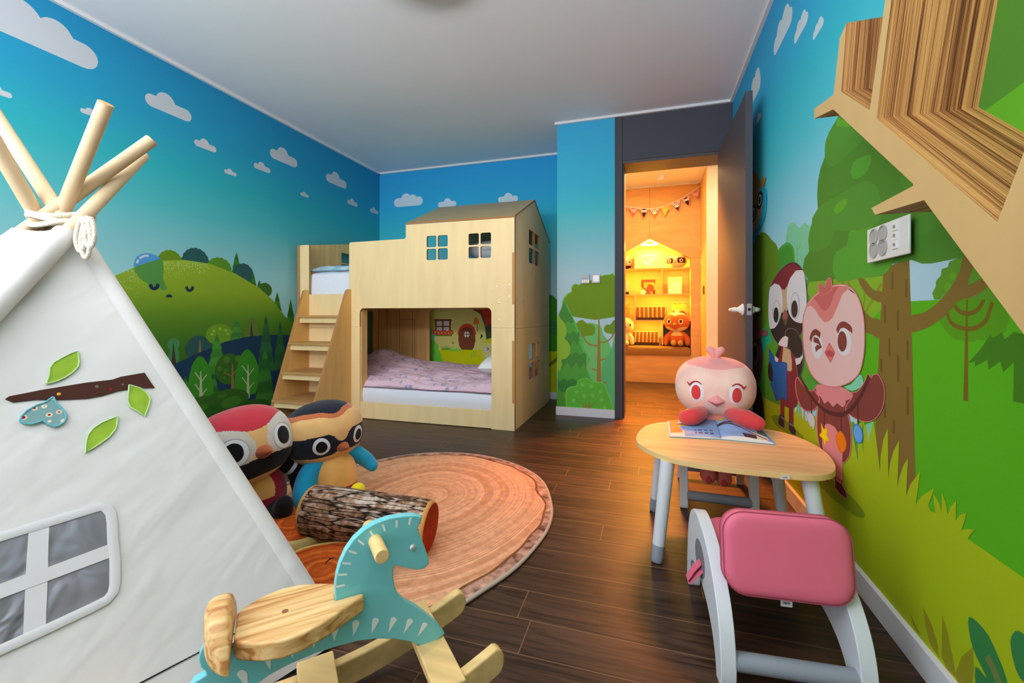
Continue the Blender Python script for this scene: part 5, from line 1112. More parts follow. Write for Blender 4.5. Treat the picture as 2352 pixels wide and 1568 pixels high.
sc_ = N('SeparateColor'); L(vo.outputs['Color'], sc_.inputs[0]); rp = N('ValToRGB'); rp.color_ramp.interpolation = 'CONSTANT'; e = rp.color_ramp.elements; e[0].color = rgb(150, 35, 35); e[1].position = .66; e[1].color = rgb(240, 170, 60); e3 = e.new(.33); e3.color = rgb(110, 110, 90); L(sc_.outputs[0], rp.inputs['Fac'])
mx = N('Mix', data_type='RGBA'); L(lt.outputs[0], mx.inputs[0]); mx.inputs[6].default_value = rgb(72, 44, 36, 1.1); L(rp.outputs['Color'], mx.inputs[7]); L(mx.outputs[2], b.inputs['Base Color'])
patchA('branch_applique', TA([(50, 770), (90, 742), (330, 695), (400, 680), (860, 605), (1120, 575), (1210, 545), (1445, 505), (1500, 590), (1548, 658), (1380, 660), (1180, 690), (1010, 740), (870, 765), (690, 775), (420, 778), (360, 776), (130, 802)]), twig, tent)
leafm = mat('leaf_fabric', rgb(146, 178, 58, 1.1), .85, .1, var=(30, .16)); lfe = mat('leaf_stitch', rgb(178, 208, 150, 1.1), .85, .1)
for pts in ([(462, 618), (492, 540), (500, 460), (540, 405), (620, 360), (700, 320), (780, 292), (792, 400), (780, 450), (720, 510), (640, 560), (560, 595)],
            [(1290, 628), (1400, 660), (1470, 710), (1502, 770), (1490, 830), (1445, 945), (1380, 895), (1300, 850), (1278, 790), (1285, 700)],
            [(1175, 943), (1168, 1030), (1150, 1080), (1090, 1150), (1000, 1215), (930, 1260), (855, 1305), (862, 1200), (880, 1130), (930, 1065), (1010, 1010), (1090, 975)]):
    patchA('leaf_applique', TA(pts), leafm, tent, .002, 0, (lfe, .0016))
heart = mat('heart_fabric', rgb(122, 158, 158, 1.1), .85, .1); nt, N, L, b = nodes_of(heart)
tc = N('TexCoord'); vo = N('TexVoronoi', feature='F1'); vo.inputs['Scale'].default_value = 66; vo.inputs['Randomness'].default_value = .15; L(tc.outputs['Object'], vo.inputs['Vector'])
rp = N('ValToRGB'); rp.color_ramp.interpolation = 'CONSTANT'; e = rp.color_ramp.elements; e[0].color = rgb(170, 30, 40); e[1].position = .2; e[1].color = rgb(225, 215, 190); e3 = e.new(.34); e3.color = rgb(122, 158, 158, 1.1); L(vo.outputs['Distance'], rp.inputs['Fac']); L(rp.outputs['Color'], b.inputs['Base Color'])
patchA('heart_applique', TA([(530, 748), (560, 810), (610, 855), (650, 905), (664, 950), (640, 1000), (590, 1035), (545, 1045), (480, 1020), (430, 985), (390, 1000), (310, 1020), (240, 1012), (198, 985), (215, 940), (270, 885), (370, 830), (450, 805)]), heart, tent, .002, 0, (mat('heart_stitch', rgb(105, 175, 190, 1.1), .8), .0018), o=.002)
# sewn-in window
TB = Zm(0, 1100, 3.35)
satin = mat('grey_satin', rgb(128, 128, 136, 1.0), .32, .5, sheen=.3); nt, N, L, b = nodes_of(satin)
tc = N('TexCoord'); n1 = N('TexNoise'); n1.inputs['Scale'].default_value = 9; n1.inputs['Detail'].default_value = 2; n1.inputs['Distortion'].default_value = 1.0; L(tc.outputs['Object'], n1.inputs['Vector']); bn = N('Bump'); bn.inputs['Strength'].default_value = .8; bn.inputs['Distance'].default_value = .03; L(n1.outputs['Fac'], bn.inputs['Height']); L(bn.outputs['Normal'], b.inputs['Normal'])
wl = [(-520, 640), (-470, 590), (0, 445), (380, 330), (770, 212), (820, 222), (852, 262), (862, 330), (868, 480), (885, 620), (885, 800), (870, 870), (820, 930), (700, 992), (360, 1152), (0, 1315), (-470, 1540), (-530, 1530), (-560, 1480)]
wp = patchA('tent_window', TB(wl), satin, tent, .001)
trimm = mat('window_piping', rgb(220, 219, 220, .97), .8, .1)
q = [onA(u, v, .002) for u, v in TB(wl)]; bm = new(); tube(bm, q + [q[0]], .0085, 10, caps='flat', flat=.2, up=nA); obj('window_piping', bm, trimm, wp)
patchA('window_strap', TB([(222, 372), (380, 325), (372, 500), (366, 760), (350, 1160), (176, 1235), (190, 900), (205, 600)]), trimm, wp, .002)
patchA('window_strap', TB([(-560, 985), (-60, 830), (190, 735), (365, 680), (868, 490), (880, 592), (365, 785), (190, 850), (-60, 945), (-560, 1120)]), trimm, wp, .0026)
# seam beside the sleeve and the ladder lace near the hem
seamm = mat('canvas_seam', rgb(188, 180, 168), .9, .1)
bm = new(); tube(bm, [onA(u, v, -.002) for u, v in ((195, 635), (300, 800), (420, 990), (494, 1106), (560, 1200), (620, 1288), (661, 1347))], .0009, 6, caps='flat'); obj('sleeve_seam', bm, seamm, tent)
bm = new()
for k in range(64):
    t = k / 63; c = onA(705 + (120 - 705) * t, 1368 + (1674 - 1368) * t, 0); dr = (onA(704, 1368.5) - onA(706, 1367.5)).normalized(); up_ = nA.cross(dr).normalized(); d2 = (dr + up_ * -.25).normalized()
    pts = [c + d2 * .0055, c + up_ * .0016 + d2 * .001, c - d2 * .0055, c - up_ * .0016 - d2 * .001]; f = bm.faces.new([bm.verts.new(p + nA * .0006) for p in pts])
tag(obj('ladder_lace', bm, mat('lace_hole', rgb(30, 28, 28), .9), tent, smooth=False), kind='stuff')
# lashing cord and its tassel
cordm = mat('cotton_cord', rgb(232, 224, 208, 1.0), .9, .1, bump=(260, .5))
for k, (dz, rx) in enumerate(((.0, .0), (.011, .001), (-.011, -.001))):
    bm = new(); c = Vector((0, 0, HC)) + ray(141, 508) * 1.08 + Vector((0, 0, dz)); q = []
    for i in range(41):
        a = 2 * PI * i / 40; q.append(c + Vector((CA * math.cos(a) * .062, SA * math.cos(a) * .062, 0)) + Vector((-SA, CA, 0)) * math.sin(a) * .05 + Vector((0, 0, .008 * math.sin(a * 2 + k))))
    tube(bm, q, .0062, 10, caps='flat'); obj('lashing_cord', bm, cordm, tent)
base = Vector((0, 0, HC)) + ray(190, 508) * 1.02
for k, (w_, dx) in enumerate(((.07, -.004), (.085, .008), (.06, .018))):
    bm = new(); R_ = Vector((CA, SA, 0)); q = [base + R_ * (dx + x * .011) + Vector((0, 0, z * w_)) for x, z in ((0, .1), (-.8, -.25), (-1.1, -.65), (-.5, -.97), (.3, -.97), (.9, -.6), (.7, -.2), (.2, .1))]
    tube(bm, catmull(q, 5, False), .0048, 10); obj('cord_loop', bm, cordm, tent)
# ================================================================ rocking horse
wv_ = Vector((.70, .714, 0)).normalized(); nv_ = Vector((wv_.y, -wv_.x, 0)); PL0 = nv_ * -.8825
HS = lambda s, t, z: PL0 + wv_ * s + nv_ * t + Vector((0, 0, z))
ZH = Zm(440, 1140, 3.36)
teal = mat('teal_paint', rgb(104, 178, 184, 1.42), .4, .4); whp = mat('white_paint_marks', rgb(226, 238, 244, 1.1), .5, .3)
pineh = mat('oiled_pine', rgb(216, 170, 108, 1.15), .4, .45); nt, N, L, b = nodes_of(pineh)
tc = N('TexCoord'); mp = N('Mapping'); mp.inputs['Rotation'].default_value = (0, 0, -math.atan2(wv_.y, wv_.x)); L(tc.outputs['Object'], mp.inputs['Vector'])
m2_ = N('Mapping'); m2_.inputs['Scale'].default_value = (3, 42, 42); L(mp.outputs['Vector'], m2_.inputs['Vector'])
n1 = N('TexNoise'); n1.inputs['Scale'].default_value = 1.1; n1.inputs['Detail'].default_value = 4; n1.inputs['Distortion'].default_value = 1.2; L(m2_.outputs['Vector'], n1.inputs['Vector'])
rp = N('ValToRGB'); e = rp.color_ramp.elements; e[0].position = .34; e[0].color = rgb(176, 116, 62, 1.15); e[1].position = .62; e[1].color = rgb(234, 196, 138, 1.15); em = e.new(.46); em.color = rgb(214, 164, 102, 1.15); L(n1.outputs['Fac'], rp.inputs['Fac']); L(rp.outputs['Color'], b.inputs['Base Color'])
pinel = mat('pale_pine', rgb(224, 190, 128, 1.15), .5, .35, var=(2.6, .22, (1, 9, 9)))
horse = thing('rocking_horse', 'teal painted rocking horse with wooden seat, peg handles and pine rockers', 'rocking horse', HS(0, 0, 0))
nearP = PL0 + nv_ * .009
oH = lambda pts: [onP(u, v, nearP, nv_) for u, v in ZH(pts)]
out = [(1109, 785), (1106, 700), (1118, 610), (1143, 520), (1188, 422), (1250, 333), (1330, 258), (1420, 205), (1530, 168), (1640, 150), (1730, 148), (1778, 160), (1765, 200), (1745, 242), (1752, 262), (1800, 390), (1833, 488), (1828, 530), (1795, 558), (1740, 568), (1640, 548), (1590, 535), (1565, 538), (1558, 560), (1558, 630), (1570, 700), (1600, 765), (1650, 810), (1740, 858), (1830, 925), (1900, 985), (1957, 1058), (1890, 1112), (1830, 1172), (1760, 1148), (1680, 1120), (1560, 1100), (1420, 1100), (1280, 1117), (1100, 1165), (950, 1215), (760, 1295), (600, 1380), (480, 1470), (420, 1560), (330, 1700), (150, 1760), (-30, 1640), (-80, 1560), (10, 1440), (112, 1378), (105, 1350), (72, 1325), (54, 1270), (58, 1220), (95, 1140)]
bm = new(); ob_ = oH(out); ob_ = ob_ + [HS(s, .009, z) for s, z in ((-.098, .222), (-.06, .228), (.0975, .228))]; prism(bm, ob_, nv_ * -.018)
def decal(bm, pts): bm.faces.new([bm.verts.new(p + nv_ * .0004) for p in oH(pts)]).material_index = 1
for (x0, y0), (x1, y1) in (((1116, 696), (1178, 683)), ((1130, 604), (1193, 600)), ((1163, 513), (1225, 517)), ((1213, 418), (1268, 436)), ((1285, 335), (1326, 368)), ((1378, 265), (1405, 308)), ((1475, 213), (1491, 262)), ((1583, 182), (1582, 232)), ((1691, 160), (1679, 212))):
    d_ = Vector((x1 - x0, y1 - y0, 0)).normalized(); n_ = Vector((-d_.y, d_.x, 0)) * 8.5; pts = [(x0 - n_.x, y0 - n_.y), (x0 + n_.x, y0 + n_.y)] + [(x1 + n_.x * math.cos(a) + d_.x * 8 * math.sin(a), y1 + n_.y * math.cos(a) + d_.y * 8 * math.sin(a)) for a in [PI * k / 6 for k in range(7)]]
    decal(bm, pts)
for (x0, y0), (x1, y1), w_ in (((1106, 1018), (1099, 1117), 30), ((1268, 978), (1248, 1078), 28), ((1420, 958), (1388, 1058), 26), ((1558, 953), (1518, 1051), 25), ((1685, 963), (1635, 1061), 24), ((1799, 990), (1742, 1084), 22), ((940, 1070), (942, 1172), 32), ((765, 1150), (779, 1245), 34), ((578, 1240), (609, 1336), 36), ((390, 1375), (437, 1490), 42)):
    pts = [(x1, y1)] + [(x0 + w_ * math.cos(a), y0 - w_ * .95 * math.sin(a)) for a in [PI * k / 10 for k in range(11)]]; decal(bm, pts)
body = obj('horse_body', bm, [teal, whp], horse, smooth=False, bevel=.0022)
# gem eye
g = oH([(1708, 392)])[0]; bm = new(); lathe(bm, [(.0068, 0), (.0068, .0012), (.0042, .0035), (.001, .004)], along(g, g + nv_), 10); obj('gem_eye', bm, mat('gem', rgb(235, 238, 240), .08, .9, metal=.6), body, smooth=False)
# peg handles
hp_ = onP(862, 1242, nearP, nv_)
for sgn, L_ in ((1, .062), (-1, .05)):
    a_ = hp_ if sgn > 0 else hp_ - nv_ * .018; bm = new(); tube(bm, [a_, a_ + nv_ * sgn * L_ * .5, a_ + nv_ * sgn * L_, a_ + nv_ * sgn * (L_ + .002)], [.0132, .0132, .0132, .0118], 28, caps='flat'); obj('peg_handle', bm, pinel, horse)
# seat
prof = [(-.063, .034), (-.058, .045), (-.044, .056), (-.02, .07), (.009, .078), (.04, .075), (.077, .060), (.11, .040), (.135, .026)]
left_ = [(s, w_) for s, w_ in prof]; loop = [(s, w_) for s, w_ in left_] + [(.145, .02), (.146, .0125), (.138, .0105), (.0964, .0102), (.0964, -.0102), (.138, -.0105), (.146, -.0125), (.145, -.02)] + [(s, -w_) for s, w_ in reversed(left_)]
bm = new(); prism(bm, [HS(s, t, .26) for s, t in loop], (0, 0, -.031)); seat = obj('seat', bm, pineh, horse, smooth=True, bevel=.007)
bm = new(); lathe(bm, [(.0055, 0), (.0055, .0006)], Matrix.Translation(HS(.0127, 0, .2598)), 18); obj('screw_plug', bm, mat('dark_plug', rgb(150, 100, 58), .6), seat)
# backrest
bm = new(); rows = []
for k in range(33):
    t = -.076 + .152 * k / 32; q = max(0, 1 - (t / .0765) ** 2); th = .006 + .036 * q ** .8; zt = .235 + .076 * q ** .62; zb = .224 + .006 * (1 - q); mz = (zt + zb) / 2; row = []
    for a in range(28):
        an = 2 * PI * a / 28; cs, sn = math.cos(an), math.sin(an); e = .55
        row.append(bm.verts.new(HS(-.0655 - th / 2 + th / 2 * math.copysign(abs(cs) ** e, cs), t, mz + (zt - zb) / 2 * math.copysign(abs(sn) ** e, sn))))
    rows.append(row)
for k in range(32):
    for a in range(28): bm.faces.new((rows[k][a], rows[k][(a + 1) % 28], rows[k + 1][(a + 1) % 28], rows[k + 1][a]))
bm.faces.new(rows[0]); bm.faces.new(rows[-1][::-1]); bmesh.ops.recalc_face_normals(bm, faces=bm.faces); obj('backrest', bm, pineh, horse, smooth=True, auto=60)
# rockers and crossbars
low = lambda s: (s - .02) ** 2 / 1.75
for t0 in (.1, -.1):
    sv = [-.335 + .715 * k / 40 for k in range(41)]; lo_ = [(s, low(s) + .001) for s in sv]; hi_ = [(s, low(s) + .058) for s in sv]
    tipf = [(.38 + .02 * math.sin(a), low(.38) + .03 - .028 * math.cos(a)) for a in [PI * k / 8 for k in range(1, 8)]]; tipb = [(-.335 - .02 * math.sin(a), low(-.335) + .03 + .028 * math.cos(a)) for a in [PI * k / 8 for k in range(1, 8)]]
    bm = new(); prism(bm, [HS(s, t0 + .011, z) for s, z in lo_ + tipf + hi_[::-1] + tipb], nv_ * -.022); obj('rocker', bm, pinel, horse, smooth=True, bevel=.004)
for s0, s1, z0 in ((.25, .31, .098), (-.27, -.21, .095), (.035, .105, .064)):
    bm = new(); prism(bm, [HS(s0, .13 if s0 > .2 else .112, z0), HS(s1, .13 if s0 > .2 else .112, z0), HS(s1, -.13 if s0 > .2 else -.112, z0), HS(s0, -.13 if s0 > .2 else -.112, z0)], (0, 0, .018)); obj('crossbar', bm, pinel, horse, smooth=False, bevel=.003)
# ================================================================ table, chairs, open book
ZT = .335
topm = mat('table_oak_top', rgb(220, 176, 122, 1.15), .42, .4); nt, N, L, b = nodes_of(topm)
tc = N('TexCoord'); mp = N('Mapping'); mp.inputs['Scale'].default_value = (3, 40, 40); mp.inputs['Rotation'].default_value = (0, 0, .12); L(tc.outputs['Object'], mp.inputs['Vector']); n1 = N('TexNoise'); n1.inputs['Scale'].default_value = 1; n1.inputs['Detail'].default_value = 5; L(mp.outputs['Vector'], n1.inputs['Vector'])
rp = N('ValToRGB'); e = rp.color_ramp.elements; e[0].position = .3; e[0].color = rgb(198, 152, 100, 1.15); e[1].position = .65; e[1].color = rgb(222, 180, 128, 1.15); L(n1.outputs['Fac'], rp.inputs['Fac']); L(rp.outputs['Color'], b.inputs['Base Color'])
edgem = mat('table_edge_band', rgb(224, 190, 128, 1.15), .5, .3); plast = mat('white_plastic', rgb(218, 222, 228, 1.0), .38, .45); greyp = mat('grey_plastic', rgb(142, 148, 158, 1.05), .45, .4)
TT = Zm(1440, 780, 3.9192)
tb = thing('kids_table', 'low rounded oak-top table on white legs with grey tips', 'table', (.26, 1.7, 0))
tp = catmull([onZ(u, v, ZT) for u, v in TT([(83, 900), (100, 835), (160, 778), (260, 748), (380, 737), (520, 735), (700, 740), (900, 755), (1100, 780), (1250, 803), (1400, 832), (1550, 878), (1700, 948), (1800, 1018), (1860, 1090), (1880, 1150), (1855, 1192), (1780, 1214), (1650, 1218), (1500, 1207), (1200, 1178), (900, 1146), (600, 1103), (400, 1062), (250, 1012), (140, 955)])], 4)
tp = [Vector((min(p.x, .578), p.y, p.z)) for p in tp]
bm = new(); prism(bm, tp, (0, 0, -.018), 0, mi_side=1); top_ = obj('tabletop', bm, [topm, edgem], tb, smooth=True, auto=50, bevel=.0015)
for fx_, fy_, tx_, ty_ in ((.030, 1.475, .065, 1.515), (.028, 1.865, .06, 1.83), (.498, 1.435, .46, 1.5), (.50, 1.9, .455, 1.86)):
    a_ = Vector((fx_, fy_, .0)); c_ = Vector((tx_, ty_, ZT - .018)); bm = new(); d_ = (c_ - a_)
    tube(bm, [a_ + d_ * t for t in (.17, .4, .7, .998)], [.0195, .0205, .0215, .0225], 24, caps='flat'); lg = obj('leg', bm, plast, tb)
    bm = new(); tube(bm, [a_ + d_ * t for t in (.0, .006, .02, .06, .168)], [.012, .0165, .0185, .0193, .0196], 24, caps='flat'); obj('leg_tip', bm, greyp, lg)
# small name plate on the table edge
q0 = onZ(*TT([(1380, 1235)])[0], ZT - .009); q1 = onZ(*TT([(1462, 1238)])[0], ZT - .009)
dx_ = (q1 - q0).normalized(); nn_ = Vector((dx_.y, -dx_.x, 0)); bm = new(); prism(bm, [q0 + Vector((0, 0, -.006)), q1 + Vector((0, 0, -.006)), q1 + Vector((0, 0, .006)), q0 + Vector((0, 0, .006))], nn_ * .002); lab = obj('label_plate', bm, mat('label_white', rgb(228, 228, 225), .4), tb, smooth=False)
Mt = Matrix.Translation((q0 + q1) / 2 + nn_ * .0022) @ Matrix((dx_, Vector((0, 0, 1)), nn_)).transposed().to_4x4()
text_mesh('sidiz', .0075, Mt, 'label_lettering', mat('label_ink', rgb(70, 70, 75), .6), lab, .0001)
# ---------------------------------------------------------------- chairs
def chair(loc, rz, cm, label, name='kids_chair', tagged=True):
    M = Matrix.Translation(loc) @ Matrix.Rotation(rz, 4, 'Z'); t = thing(name, label, 'chair', loc, None, rz)
    cmat = mat(*cm); seam = mat(cm[0] + '_seam', tuple(x * .5 for x in cm[1][:3]) + (1,), .7)
    outer = [(-.206, 0), (-.212, .03), (-.206, .08), (-.188, .13), (-.155, .175), (-.11, .212), (-.055, .24), (0, .255), (.05, .26), (.095, .252), (.135, .225), (.162, .18), (.178, .11), (.186, .04), (.188, .008), (.182, 0)]
    inner = [(.16, 0), (.152, .012), (.142, .06), (.118, .095), (.07, .112), (0, .112), (-.07, .10), (-.118, .078), (-.148, .05), (-.165, .02), (-.17, 0)]
    lp = [(p.x, p.y) for p in catmull([(a_, b_, 0) for a_, b_ in outer], 4, False)] + [(p.x, p.y) for p in catmull([(a_, b_, 0) for a_, b_ in inner], 4, False)]
    for s in (-1, 1):
        bm = new(); x0 = s * .130; prism(bm, [(x0 - .0155, y, max(z, 0)) for y, z in lp], (.031, 0, 0)); fr = obj('side_frame', bm, plast, t, smooth=True, auto=50, bevel=.0145, world=M)
        bm = new(); n = 40; xx = x0 + s * .0155; f = bm.faces.new([bm.verts.new((xx + s * .001, .0 + .058 * math.cos(2 * PI * k / n), .165 + .042 * math.sin(2 * PI * k / n))) for k in range(n)])
        r = bmesh.ops.extrude_face_region(bm, geom=[f]); bmesh.ops.translate(bm, verts=[v for v in r['geom'] if isinstance(v, bmesh.types.BMVert)], vec=(-s * .004, 0, 0)); bmesh.ops.recalc_face_normals(bm, faces=bm.faces); obj('oval_cover', bm, mat('oval_grey', rgb(120, 122, 132, 1.1), .5), fr, world=M)
    for y in (-.19, .172):
        bm = new(); tube(bm, [(-.118, y, .052), (0, y, .052), (.118, y, .052)], .019, 20, caps='flat'); obj('crossbar', bm, greyp, t, world=M)
    # seat pad
    def pad(w, h, thk, M2, name, r=.05):
        n = 26; bm = new(); T_, B_ = [], []
        for sgn, arr in ((1, T_), (-1, B_)):
            for j in range(n + 1):
                row = []
                for i in range(n + 1):
                    a_, b_ = -1 + 2 * i / n, -1 + 2 * j / n
                    # map square to rounded rectangle
                    x, y = a_ * w, b_ * h; ax, ay = abs(x) - (w - r), abs(y) - (h - r)
                    if ax > 0 and ay > 0:
                        m_ = max(ax, ay); l_ = math.hypot(ax, ay); x = math.copysign(w - r + ax * m_ / l_, x); y = math.copysign(h - r + ay * m_ / l_, y)
                    e_ = min(1, min(w - abs(a_ * w), h - abs(b_ * h)) / .03); zz = sgn * (thk * .30 + thk * .2 * math.sqrt(max(0, 1 - (1 - e_) ** 2)))
                    row.append(bm.verts.new((x, y, zz)))
                arr.append(row)
        for arr, f in ((T_, 0), (B_, 1)):
            for j in range(n):
                for i in range(n):
                    q = (arr[j][i], arr[j][i + 1], arr[j + 1][i + 1], arr[j + 1][i]); bm.faces.new(q if not f else q[::-1])
        def rim_(g): return [g[0][i] for i in range(n)] + [g[j][n] for j in range(n)] + [g[n][n - i] for i in range(n)] + [g[n - j][0] for j in range(n)]
        ra, rb = rim_(T_), rim_(B_)
        for k in range(len(ra)): bm.faces.new((rb[k], rb[(k + 1) % len(ra)], ra[(k + 1) % len(ra)], ra[k]))
        bmesh.ops.recalc_face_normals(bm, faces=bm.faces); o = obj(name, bm, cmat, t, world=M @ M2, auto=70)
        for sg in (1, -1):
            bm = new(); pts = [(v_[0] * 1.0, v_[1] * 1.0, sg * thk * .31) for v_ in [(p[0], p[1]) for p in rrect(-w - .0004, w + .0004, -h - .0004, h + .0004, r, 8)]]; tube(bm, pts + [pts[0]], .0011, 6, caps='flat'); obj('stitched_seam', bm, seam, o, world=M @ M2)
        return o
    pad(.108, .145, .045, Matrix.Translation((0, -.0, .198)), 'seat_pad')
    bk = pad(.127, .086, .046, Matrix.Translation((0, -.142, .266)) @ Matrix.Rotation(math.radians(90 - 9), 4, 'X'), 'backrest', .046)
    # fabric tag under the backrest with its lettering, loop strap at the side
    bm = new(); box(bm, -.0115, .0115, -.0012, 0, -.018, .012); Mg = Matrix.Translation((.001, -.150, .176)); tg = obj('care_tag', bm, mat('tag_white', rgb(225, 226, 228), .7), t, world=M @ Mg, smooth=False)
    Mx = M @ Mg @ Matrix.Translation((0, -.0014, -.010)) @ Matrix.Rotation(math.radians(90), 4, 'X') @ Matrix.Rotation(PI, 4, 'Z')
    text_mesh('sidiz', .0078, Mx, 'tag_lettering', mat('tag_ink', rgb(60, 60, 70), .6), tg, .0001, True)
    bm = new(); q = [(-.1465, -.012, .162), (-.164, -.018, .145), (-.18, -.022, .122), (-.176, -.026, .118), (-.162, -.026, .135), (-.1465, -.026, .15)]
    for k in range(len(q) - 1):
        a_, b_ = Vector(q[k]), Vector(q[k + 1]); bm.faces.new([bm.verts.new(p) for p in (a_ + Vector((0, -.014, 0)), b_ + Vector((0, -.014, 0)), b_ + Vector((0, .014, 0)), a_ + Vector((0, .014, 0)))])
    o = obj('pull_loop', bm, mat(cm[0] + '_strap', tuple(x * .8 for x in cm[1][:3]) + (1,), .7), t, world=M, smooth=False); md = o.modifiers.new('solid', 'SOLIDIFY'); md.thickness = .0015
    return t
chair((.276, 1.232, 0), math.radians(5), ('pink_leatherette', rgb(210, 98, 122, 1.3), .5, .4), 'white framed low chair with a pink padded back, nearest the camera')
chair((.282, 2.1, 0), PI + math.radians(-2), ('green_leatherette', rgb(150, 172, 92, 1.0), .5, .4), 'white framed low chair with a green back, holding the pink bird plush')
# ---------------------------------------------------------------- open picture book
bk_ = thing('open_book', 'open picture book with a blue cover lying on the kids table', 'book', onZ(1657, 990, ZT))
zb_ = ZT + .001
LF, LB, SF, SB, RF, RB = [onZ(u, v, zb_) for u, v in ((1538, 1003), (1533, 967), (1657, 1009), (1641, 962), (1783, 1021), (1746, 984))]
cover = mat('book_cover_blue', rgb(70, 165, 220, 1.2), .35, .5)
def sheet_(A, B, C, D, hgt, n=30, m=20, flip=0, paint=None, mats=None, name='page', thick=.0, z0=.002):
    """A,B spine front/back; C,D outer front/back."""
    bm = new(); rows = []
    for i in range(n + 1):
        s = i / n; hh = z0 + hgt * (math.sin(min(1, s * 1.3 + .12) * PI * .62) * (1 - s) ** .55) + thick * (1 - s * .4); row = []
        for j in range(m + 1): p = A.lerp(B, j / m).lerp(C.lerp(D, j / m), s * .965); row.append(bm.verts.new(p + Vector((0, 0, hh))))
        rows.append(row)
    for i in range(n):
        for j in range(m):
            f = bm.faces.new((rows[i][j], rows[i + 1][j], rows[i + 1][j + 1], rows[i][j + 1])); f.material_index = paint((i + .5) / n, (j + .5) / m) if paint else 0
    bot = [[bm.verts.new(Vector((rows[i][j].co.x, rows[i][j].co.y, zb_ + .0016))) for j in (0, m)] for i in range(n + 1)]
    pg = len(mats) - 1
    for i in range(n):
        for e_, k in ((0, 0), (m, 1)): f = bm.faces.new((rows[i][e_], rows[i + 1][e_], bot[i + 1][k], bot[i][k])); f.material_index = pg
    f = bm.faces.new([rows[n][j] for j in range(m + 1)] + [bot[n][1], bot[n][0]]); f.material_index = pg
    bmesh.ops.recalc_face_normals(bm, faces=bm.faces); return obj(name, bm, mats, bk_, auto=60)
skyp = mat('page_sky', rgb(140, 175, 225, 1.1), .5, .3, var=(14, .16)); orp = mat('page_orange', rgb(222, 120, 45, 1.1), .5, .3, var=(20, .2)); dkp = mat('page_dark', rgb(60, 48, 52, 1.1), .5, .3); yep = mat('page_yellow', rgb(228, 186, 66, 1.1), .5, .3); crp = mat('page_cream', rgb(226, 214, 196, 1.1), .5, .3); inkp = mat('page_ink', rgb(80, 95, 140, 1.1), .5, .3); pgm = mat('page_edge', rgb(225, 225, 222, 1.1), .7, .2); grp = mat('page_green', rgb(62, 92, 66, 1.1), .5, .3)
PM = [skyp, orp, dkp, yep, crp, inkp, grp, pgm]
def paintL(s, t):
    n_ = nz(s * 3, t * 3, 9)
    if s > .86 - .25 * abs(t - .6) + .1 * n_ and t > .2: return 1
    if t > .5 and abs(t - .78 - .1 * math.sin(s * 6)) < .045 and .3 < s < .9: return 2
    if t > .5 and abs(t - .70 - .1 * math.sin(s * 6)) < .04 and .35 < s < .9: return 3
    if t > .5 and abs(t - .9 + .05 * math.sin(s * 7)) < .05 and .3 < s < .8: return 1
    if .12 < s < .5 and t < .42 and int(t * 100 / 7) % 2 == 0 and (int(s * 60) % 7) < 5 and .12 < t: return 5
    if s > .72 and t < .3 + .1 * n_: return 4
    return 0
def paintR(s, t):
    n_ = nz(s * 3, t * 3, 2)
    if abs(t - .35 - .3 * math.sin(s * 4 + .5)) < .035 and s < .9: return 2
    if abs(t - .55 - .2 * math.sin(s * 5)) < .03: return 2
    if t < .4 and abs(s - .8 - .1 * n_) < .12: return 4
    if t < .22 and .45 < s < .8: return 2
    if s > .82 and t > .35: return 6
    if s < .2 and t > .8: return 3
    if .55 < s < .8 and .6 < t < .75: return 1
    return 0
bm = new(); prism(bm, [SF, SB, LB, LF], (0, 0, .0016)); obj('cover_board', bm, cover, bk_, smooth=False)
bm = new(); prism(bm, [SF, RF, RB, SB], (0, 0, .0016)); obj('cover_board', bm, cover, bk_, smooth=False)
sheet_(SF, SB, LF, LB, .008, 90, 60, paint=paintL, mats=PM); sheet_(SF, SB, RF, RB, .02, 90, 60, paint=paintR, mats=PM, thick=.002)
# ================================================================ plush birds
def fab(name, r, g, b, k=1.15, rough=.85): return mat('plush_' + name, rgb(r, g, b, k), rough, .15, sheen=.35, bump=(26, .25), var=(16, .07))
f_red = fab('red', 196, 52, 66); f_dred = fab('dark_red', 150, 26, 46); f_white = fab('white', 205, 198, 190); f_blk = mat('plush_black', rgb(22, 22, 26), .85, .15, sheen=.15, bump=(26, .25)); f_tan = fab('tan', 226, 178, 116); f_beak = fab('beak', 170, 84, 44, 1.0); f_rust = fab('rust', 190, 104, 62)
f_gold = fab('gold', 232, 174, 96); f_blue = fab('blue', 28, 152, 196); f_yel = fab('yellow', 240, 216, 20); f_navy = mat('plush_navy', rgb(30, 32, 46), .85, .15, sheen=.2, bump=(26, .3)); f_w2 = mat('felt_white', rgb(225, 225, 232, 1.1), .8, .1); f_grey = mat('felt_grey', rgb(190, 186, 182, 1.1), .8, .1)
f_pk = mat('plush_blush', rgb(236, 208, 190, 1.1), .85, .15, sheen=.3, bump=(26, .25), var=(9, .08, (1, 1, 1), rgb(232, 186, 172, 1.1))); f_pk2 = fab('pink', 226, 150, 146); f_pred = fab('coral_red', 208, 62, 62); f_ppk = fab('foot_pink', 224, 118, 110); f_pb = fab('beak_pink', 196, 86, 104)
def Pd(u, v, d): return Vector((0, 0, HC)) + ray(u, v) * d
def rotm(yaw, roll=0, pitch=0): return (Matrix.Rotation(math.radians(yaw), 3, 'Z') @ Matrix.Rotation(math.radians(roll), 3, 'Y') @ Matrix.Rotation(math.radians(pitch), 3, 'X'))
def sph(lon, lat, q=1.0):
    lo, la = math.radians(lon), math.radians(lat); return Vector((math.cos(la) * math.sin(lo), -math.cos(la) * math.cos(lo), math.sin(la)))
